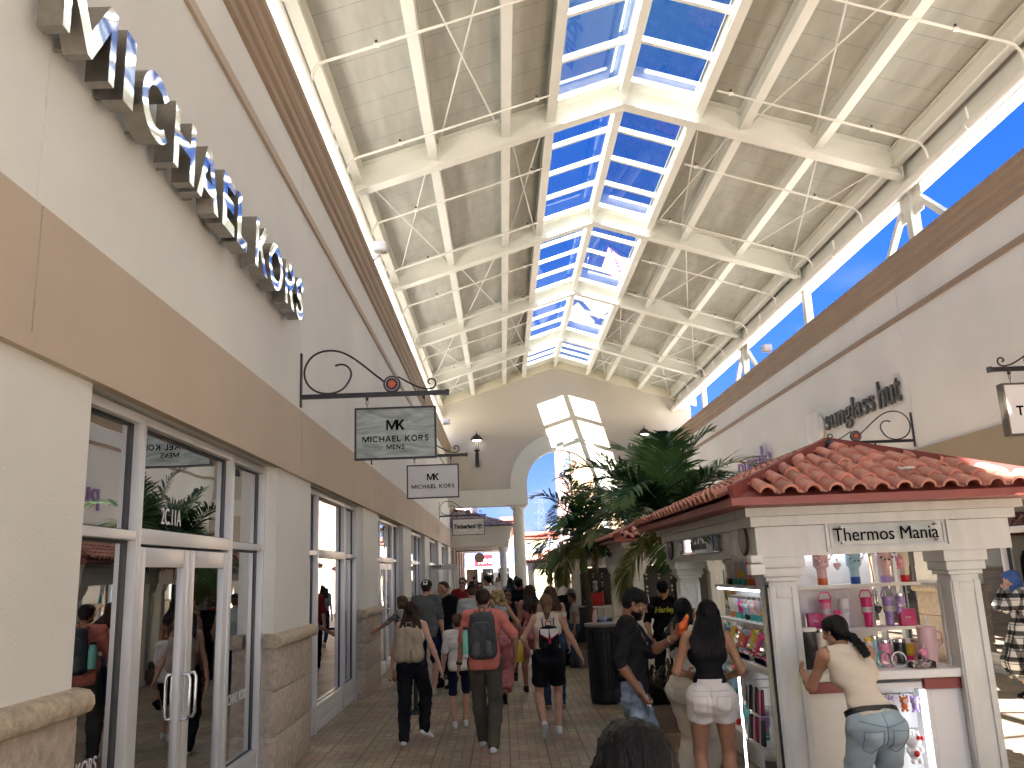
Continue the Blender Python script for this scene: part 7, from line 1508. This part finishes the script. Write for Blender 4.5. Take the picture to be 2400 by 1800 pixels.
# leaning woman
person('woman with a braid leaning on the kiosk counter in cream top and jeans', (2.38, 5.78, 0), radians(4), 1.64, SK_T, c_cream, c_denim, (H_BK, 'braid', .22, None), 'white', fem=True, vox=.009, tank=True, sleeve=0, topz=.985, pelvis=(0, .0, -.07), chest=(-.035, .165, .0), head=(.02, .04, .0), pitch=radians(-12), yaw=radians(20), roll=radians(-4), hands=[(-.22, .62, 1.165), (.18, .66, 1.165)], elb=[(-.35, -.15, -1), (.35, -.15, -1)], feet=[(-.13, -.10, .08), (.13, -.02, .08)], bloose=.013, loose=.010, folds=.004, shoulder=1.08, bulk=1.07, hipw=1.02)
A22 = dict(LAST)
# hijab woman
M_plaid = cl('plaid', (.62, .62, .62)); seams(M_plaid, 2, .16, .05, .12); seams(M_plaid, 1, .15, .045, .25); seams(M_plaid, 0, .15, .045, .25); seams(M_plaid, 2, .08, .008, .1, .03)
person('woman in blue headscarf and black and white plaid coat, hands at mouth', (6.85, 11.5, 0), radians(78), 1.66, SK_P, M_plaid, M_plaid, None, 'black', fem=True, vox=.011, face=True, hands=[(-.05, .15, 1.44), (.05, .15, 1.45)], elb=[(-.5, .3, -1), (.5, .3, -1)], sleeve=.93, topz=.80, loose=.035, bloose=.05, flare=.05, botlen=.72, curl=.8, bulk=1.05, pitch=radians(-8))
A23 = dict(LAST); HP = A23['HP']; f = Fld(.03); f.cone(HP(0, -.028, .045), HP(0, .02, .045), .092, .086); f.cone(HP(0, -.03, -.03), A23['nk'], .085, .085); f.cone(HP(0, .03, -.10), A23['nk'] + A23['fw'] * .06, .05, .06); f.cone(A23['nk'] - A23['up'] * .03 - np.array([.1, 0, 0]), A23['nk'] - A23['up'] * .03 + np.array([.1, 0, 0]), .075, .075); f.sub = [(HP(0, .095, -.015), .070)]; f.fold = fold(.004, 45, 2, diag=30); npmesh('headscarf', f.mesh(.010), cl('blue_scarf', (.06, .12, .34)), A23['t'])
# person cut by the right edge
person('person in navy hooded top with a white star at the right edge', (6.08, 9.45, 0), radians(85), 1.66, SK_B, cl('navy_hoodie', (.012, .015, .045)), c_dden, (H_BK, 'straight', .4), 'white', fem=True, vox=.013, sleeve=.9, topz=.72, loose=.05, bulk=1.15)
A24 = dict(LAST)
t = A24['t']; pw = A24['pel']; q = MB(); pl = [((.085 if i % 2 == 0 else .034) * sin(2 * pi * i / 10), (.085 if i % 2 == 0 else .034) * cos(2 * pi * i / 10)) for i in range(10)]
q.prism(pl, .01, lambda a, b, tt: (pw[0] - .205 - tt, pw[1] + .02 + a, pw[2] - .02 + b)); q.build('star_print', c_white, t, world=False)
# foreground head
person('dark haired person right in front of the camera, only the top of the head showing', (.255, 1.78, 0), radians(5), 1.62, SK_T, c_blk, c_dden, (H_BK, 'straight', .3), 'white', fem=True, vox=.012, sleeve=.5)
person('blonde woman in a green top standing in the sun beyond the kiosk', (4.36, 16.4, 0), radians(-20), 1.74, SK_P, c_green, c_lblue, (H_BL, 'long', .40), 'white', fem=True, vox=.014, tank=True, sleeve=0)
# ---- things they carry ----
def local_parts(nm, label, cat, A, group=None):
    t = thing(nm, label, cat, tuple(A['t'].location), A['t'].rotation_euler.z, group); return t
def backpack(A, label, m1, m2, w=.30, h=.44, d=.16, dz=0.0, flap=None, handle_c=None, small=False, group='backpacks worn by the walkers'):
    t = local_parts('backpack', label, 'backpack', A, group); s = A['s']; cs, up, fw, sh = A['cs'], A['up'], A['fw'], A['sh']; bc = cs - fw * (.125 * s + d * .42) + np.array([0, 0, dz - h * .12])
    f = Fld(.03); z0, z1 = bc[2] - h / 2, bc[2] + h / 2
    for sg in (-1, 1): f.cone((bc[0] + sg * (w / 2 - d * .42), bc[1], z0 + d * .45), (bc[0] + sg * (w / 2 - d * .5), bc[1], z1 - d * .45), d * .45, d * .40)
    f.cone((bc[0], bc[1], z0 + d * .45), (bc[0], bc[1], z1 - d * .4), d * .47, d * .42); f.fold = fold(.003, 22, 1.0, diag=12); npmesh('shell', f.mesh(.009), m1, t)
    f = Fld(.02); zp = z0 + h * .22
    for sg in (-1, 1): f.cone((bc[0] + sg * w * .22, bc[1] - d * .42, zp - h * .08), (bc[0] + sg * w * .2, bc[1] - d * .42, zp + h * .10), .045, .04)
    f.fold = fold(.002, 30, 2.0); npmesh('pocket', f.mesh(.009), m2, t)
    for sg in (-1, 1):
        q = MB(); X1 = np.array([sg * 1., 0, 0]); p = [bc + X1 * w * .25 + np.array([0, d * .3, h * .42]), sh + X1 * .085 * s + up * .055 * s - fw * .02, sh + X1 * .095 * s + fw * .075 * s, cs + X1 * .10 * s + fw * .115 * s - up * .1 * s, bc + X1 * (w * .45) + np.array([0, d * .6, -h * .3])]
        q.tube([Vector(v) for v in p], .016 if not small else .007, 7); q.build('strap', m2, t, smooth=True, world=False)
    q = MB(); q.tube([(bc[0] - .03, bc[1] + d * .2, z1 - .01), (bc[0] - .03, bc[1], z1 + .045), (bc[0] + .03, bc[1], z1 + .045), (bc[0] + .03, bc[1] + d * .2, z1 - .01)], .007, 6); q.build('handle', handle_c or m2, t, smooth=True, world=False)
    q = MB(); yb = bc[1] - d * .5 - .006; q.tube([(bc[0] - w * .3, yb + .02, z1 - h * .28), (bc[0] - w * .15, yb - .002, z1 - h * .22), (bc[0] + w * .15, yb - .002, z1 - h * .22), (bc[0] + w * .3, yb + .02, z1 - h * .28)], .0035, 5); q.build('zip', M_chside if not small else M_black, t, world=False)
    return t, bc, z0, z1
c_beige = cl('beige_canvas', (.34, .29, .22), noise=.2, nscale=9); c_dkb = cl('dark_grey_nylon', (.06, .065, .07), .6); c_dkb2 = cl('grey_nylon', (.10, .105, .11), .6)
backpack(A1, 'beige quilted backpack worn by the woman with long dark hair', c_beige, c_beige, w=.34, h=.40, d=.17, dz=-.03)
t, bc, z0, z1 = backpack(A3, 'dark grey backpack worn by the man in the coral tee', c_dkb, c_dkb2, w=.31, h=.50, d=.17, dz=-.0)
tb = local_parts('water_bottle', 'mint green bottle in the side pocket of the grey backpack', 'bottle', A3); q = MB(); q.lathe([(.034, 0), (.036, .01), (.036, .2), (.026, .225), (.026, .25)], (bc[0] - .185, bc[1] + .01, z0 + .06), 14); q.build('flask', mat('mint', (.20, .55, .45), .4), tb, smooth=True, world=False); q = MB(); q.lathe([(.028, .251), (.028, .28)], (bc[0] - .185, bc[1] + .01, z0 + .06), 12); q.build('cap', M_black, tb, world=False)
t, bc, z0, z1 = backpack(A4, 'mini black backpack with white flap and red trim worn by the ponytail woman', c_blk, c_blk, w=.235, h=.27, d=.11, dz=-.05, small=True, handle_c=cl('red_trim', (.35, .02, .04)))
for sg in (-1, 1):
    q = MB(); yb = bc[1] - .068; q.prism([(sg * .004, .10), (sg * .105, .105), (sg * .10, .045), (sg * .01, -.005)], .006, lambda a, b, tt: (bc[0] + a, yb - tt + abs(a) * .12, bc[2] + b)); q.build('flap', c_white, t, world=False)
    q = MB(); q.tube([(bc[0] + sg * .108, yb + .01, bc[2] + .048), (bc[0] + sg * .05, yb - .008, bc[2] + .010), (bc[0] + sg * .006, yb - .010, bc[2] - .012)], .007, 6); q.build('piping', cl('red_trim', (.35, .02, .04)), t, world=False)
q = MB(); q.prism([(-.012, .03), (.012, .03), (.018, -.05), (0, -.075), (-.018, -.05)], .006, lambda a, b, tt: (bc[0] + a, bc[1] - .082 - tt, bc[2] + b)); q.build('tie', cl('red_trim', (.35, .02, .04)), t, world=False)
# bag of the curly woman
t = local_parts('shopping_bag', 'yellow and white shopping bag hanging from the curly haired woman', 'bag', AC); q = MB(); q.box(.22, .34, .0, .26, .55, .86); q.build('bag', CB['yellow'], t, bevel=.01, world=False); q = MB(); q.tube([(.28, .04, .86), (.28, .06, 1.0), (.28, .2, 1.0), (.28, .22, .86)], .006, 5); q.build('handle', M_black, t, world=False)
t = local_parts('drink_bottle', 'clear bottle in the hand of the woman with black tank top and sunglasses', 'bottle', AS, 'bottles'); c = AS['arms'][0][2] * 1.0; q = MB(); q.lathe([(.03, -.08), (.032, -.07), (.032, .07), (.013, .11), (.013, .13)], (c[0] + .02, c[1] + .09, c[2] + .02), 12); q.build('bottle_body', M_clear, t, world=False)
# orange figure and cup of the man in black, his necklace
t = local_parts('toy', 'bright orange snack figure held up by the man in black', 'toy', AM); c = AM['arms'][0][2]; h0 = c + np.array([.035, .075, .075])
f = Fld(.012); f.cone(h0 + np.array([0, 0, -.03]), h0 + np.array([.0, .01, .02]), .036, .038); f.cone(h0 + np.array([0, .02, .03]), h0 + np.array([0, .045, .085]), .026, .020); f.ball(h0 + np.array([-.03, .0, .01]), .02); f.ball(h0 + np.array([.03, 0, .01]), .02); npmesh('figure', f.mesh(.006), mat('neon_orange', (.85, .13, .02), .4), t); q = MB(); q.ball(tuple(h0 + np.array([.0, .05, .09])), .017, 10, (1, 1, 1.5)); q.build('tip', mat('orange_tip', (.85, .35, .03), .4), t, smooth=True, world=False)
t = local_parts('cup', 'clear plastic cup held low by the man in black', 'cup', AM, None); c = AM['arms'][1][2] + np.array([-.04, .05, -.085]); q = MB(); q.lathe([(.030, -.045), (.040, .05), (.0385, .05), (.029, -.043)], c, 18, Matrix.Rotation(.35, 3, 'X')); q.build('cup_body', glassmat('cup_plastic', (.9, .92, .93), 1.4, base=.1), t, smooth=True, world=False)
q = MB(); nk, fw, up = AM['nk'], AM['fw'], AM['up']; pts = []
for i in range(25):
    a = 2 * pi * i / 24; r = .085; z = (.035 if sin(a) < 0 else .035 - .20 * sin(a) ** 1.5); y = .085 * sin(a) + (.055 * max(0, sin(a))); pts.append(Vector(nk + np.array([r * cos(a) * (1 if sin(a) < .3 else .85), y, z - .02])))
q.tube(pts, .004, 5, cap=False); q.ball(pts[6] + Vector((0, .012, -.02)), .011, 8, (1, .6, 1.6)); q.build('necklace', M_chside, AM['t'], smooth=True, world=False)
a, k, c = AM['arms'][0]; q = MB(); q.lathe([(.033, -.006), (.036, 0), (.033, .006)], Vector(c + (k - c) * .1), 14, Vector(c - k).to_track_quat('Z', 'Y').to_matrix()); q.build('bracelet', M_chside, AM['t'], world=False)
# shirt print of the young man
ps = AH['cs'] + AH['fw'] * .155
text('shirt_print', 'Harley', .10, WM(AH['t']) @ frameM(tuple(ps + np.array([0, 0, .03])), (-1, 0, 0), (0, 0, 1)), mat('lime_print', (.42, .50, .05), .6), AH['t'], ext=.003, off=.004, shear=.2)
# belt, pockets and seams of the near denim, drawn on the cloth surface
def onto(fld, pts, d=(0, 1, 0), out_=.003, n=6):
    res = []; d = np.array(d, float)
    P = [np.array(p, float) for p in pts]; Q = []
    for i in range(len(P) - 1):
        for u in range(n): Q.append(P[i] + (P[i + 1] - P[i]) * u / n)
    Q.append(P[-1])
    for p in Q:
        x = p - d * .3
        for _ in range(60):
            v = float(fld.ev(x[None])[0])
            if v < .0008: break
            x = x + d * min(max(v * .7, .0006), .05)
        res.append(Vector(x - d * out_))
    return res
def sew(A, fld, paths, m_, r, name):
    for p in paths:
        q = MB(); q.tube(onto(fld, p), r, 5); q.build(name, m_, A['t'], world=False)
M_st = cl('stitch_denim', (.13, .20, .27)); M_st2 = cl('stitch_white', (.50, .48, .46))
pl = A22['pel']; X0, Z0 = pl[0], pl[2]; bf = A22['bot']
sew(A22, bf, [[(X0 - .145, pl[1], Z0 - .005), (X0 - .03, pl[1], Z0 + .00), (X0 - .035, pl[1], Z0 - .12), (X0 - .085, pl[1], Z0 - .15), (X0 - .14, pl[1], Z0 - .12), (X0 - .145, pl[1], Z0 - .005)], [(X0 + .145, pl[1], Z0 - .005), (X0 + .03, pl[1], Z0 + .0), (X0 + .035, pl[1], Z0 - .12), (X0 + .085, pl[1], Z0 - .15), (X0 + .14, pl[1], Z0 - .12), (X0 + .145, pl[1], Z0 - .005)], [(X0, pl[1], Z0 + .085), (X0, pl[1], Z0 - .10)], [(X0 - .15, pl[1], Z0 + .055), (X0, pl[1], Z0 + .02), (X0 + .15, pl[1], Z0 + .055)]], M_st, .0022, 'stitching')
bp = []; up, fw = A22['up'], A22['fw']; cb = pl + up * .093 * A22['s']
for i in range(33):
    a = 2 * pi * i / 32; d_ = np.array([cos(a), 0, 0]) + fw * sin(a); lo_, hi_ = .05, .3
    for _ in range(22):
        mid = (lo_ + hi_) / 2
        if bf._prim is None: break
        v = min(float(Fld._prim(bf, (cb - up * .012 + d_ * mid)[None], pr)[0]) for pr in bf.p)
        if v < bf.off: lo_ = mid
        else: hi_ = mid
    bp.append(cb + d_ * (lo_ + .004))
q = MB(); vs = []
for p in bp: vs += [p + up * .019, p - up * .017]
q.add(vs, [(2 * i, 2 * i + 2, 2 * i + 3, 2 * i + 1) for i in range(32)]); q.build('belt', mat('black_leather', (.012, .012, .012), .35), A22['t'], smooth=True, world=False)
pl = A21['pel']; X0, Z0 = pl[0], pl[2]; bf = A21['bot']
sew(A21, bf, [[(X0 - .145, pl[1], Z0 + .02), (X0 - .035, pl[1], Z0 + .025), (X0 - .04, pl[1], Z0 - .08), (X0 - .09, pl[1], Z0 - .11), (X0 - .14, pl[1], Z0 - .08), (X0 - .145, pl[1], Z0 + .02)], [(X0 + .145, pl[1], Z0 + .02), (X0 + .035, pl[1], Z0 + .025), (X0 + .04, pl[1], Z0 - .08), (X0 + .09, pl[1], Z0 - .11), (X0 + .14, pl[1], Z0 - .08), (X0 + .145, pl[1], Z0 + .02)], [(X0, pl[1], Z0 + .085), (X0, pl[1], Z0 - .10)], [(X0 - .14, pl[1], Z0 + .06), (X0, pl[1], Z0 + .055), (X0 + .14, pl[1], Z0 + .06)]], M_st2, .0018, 'stitching')
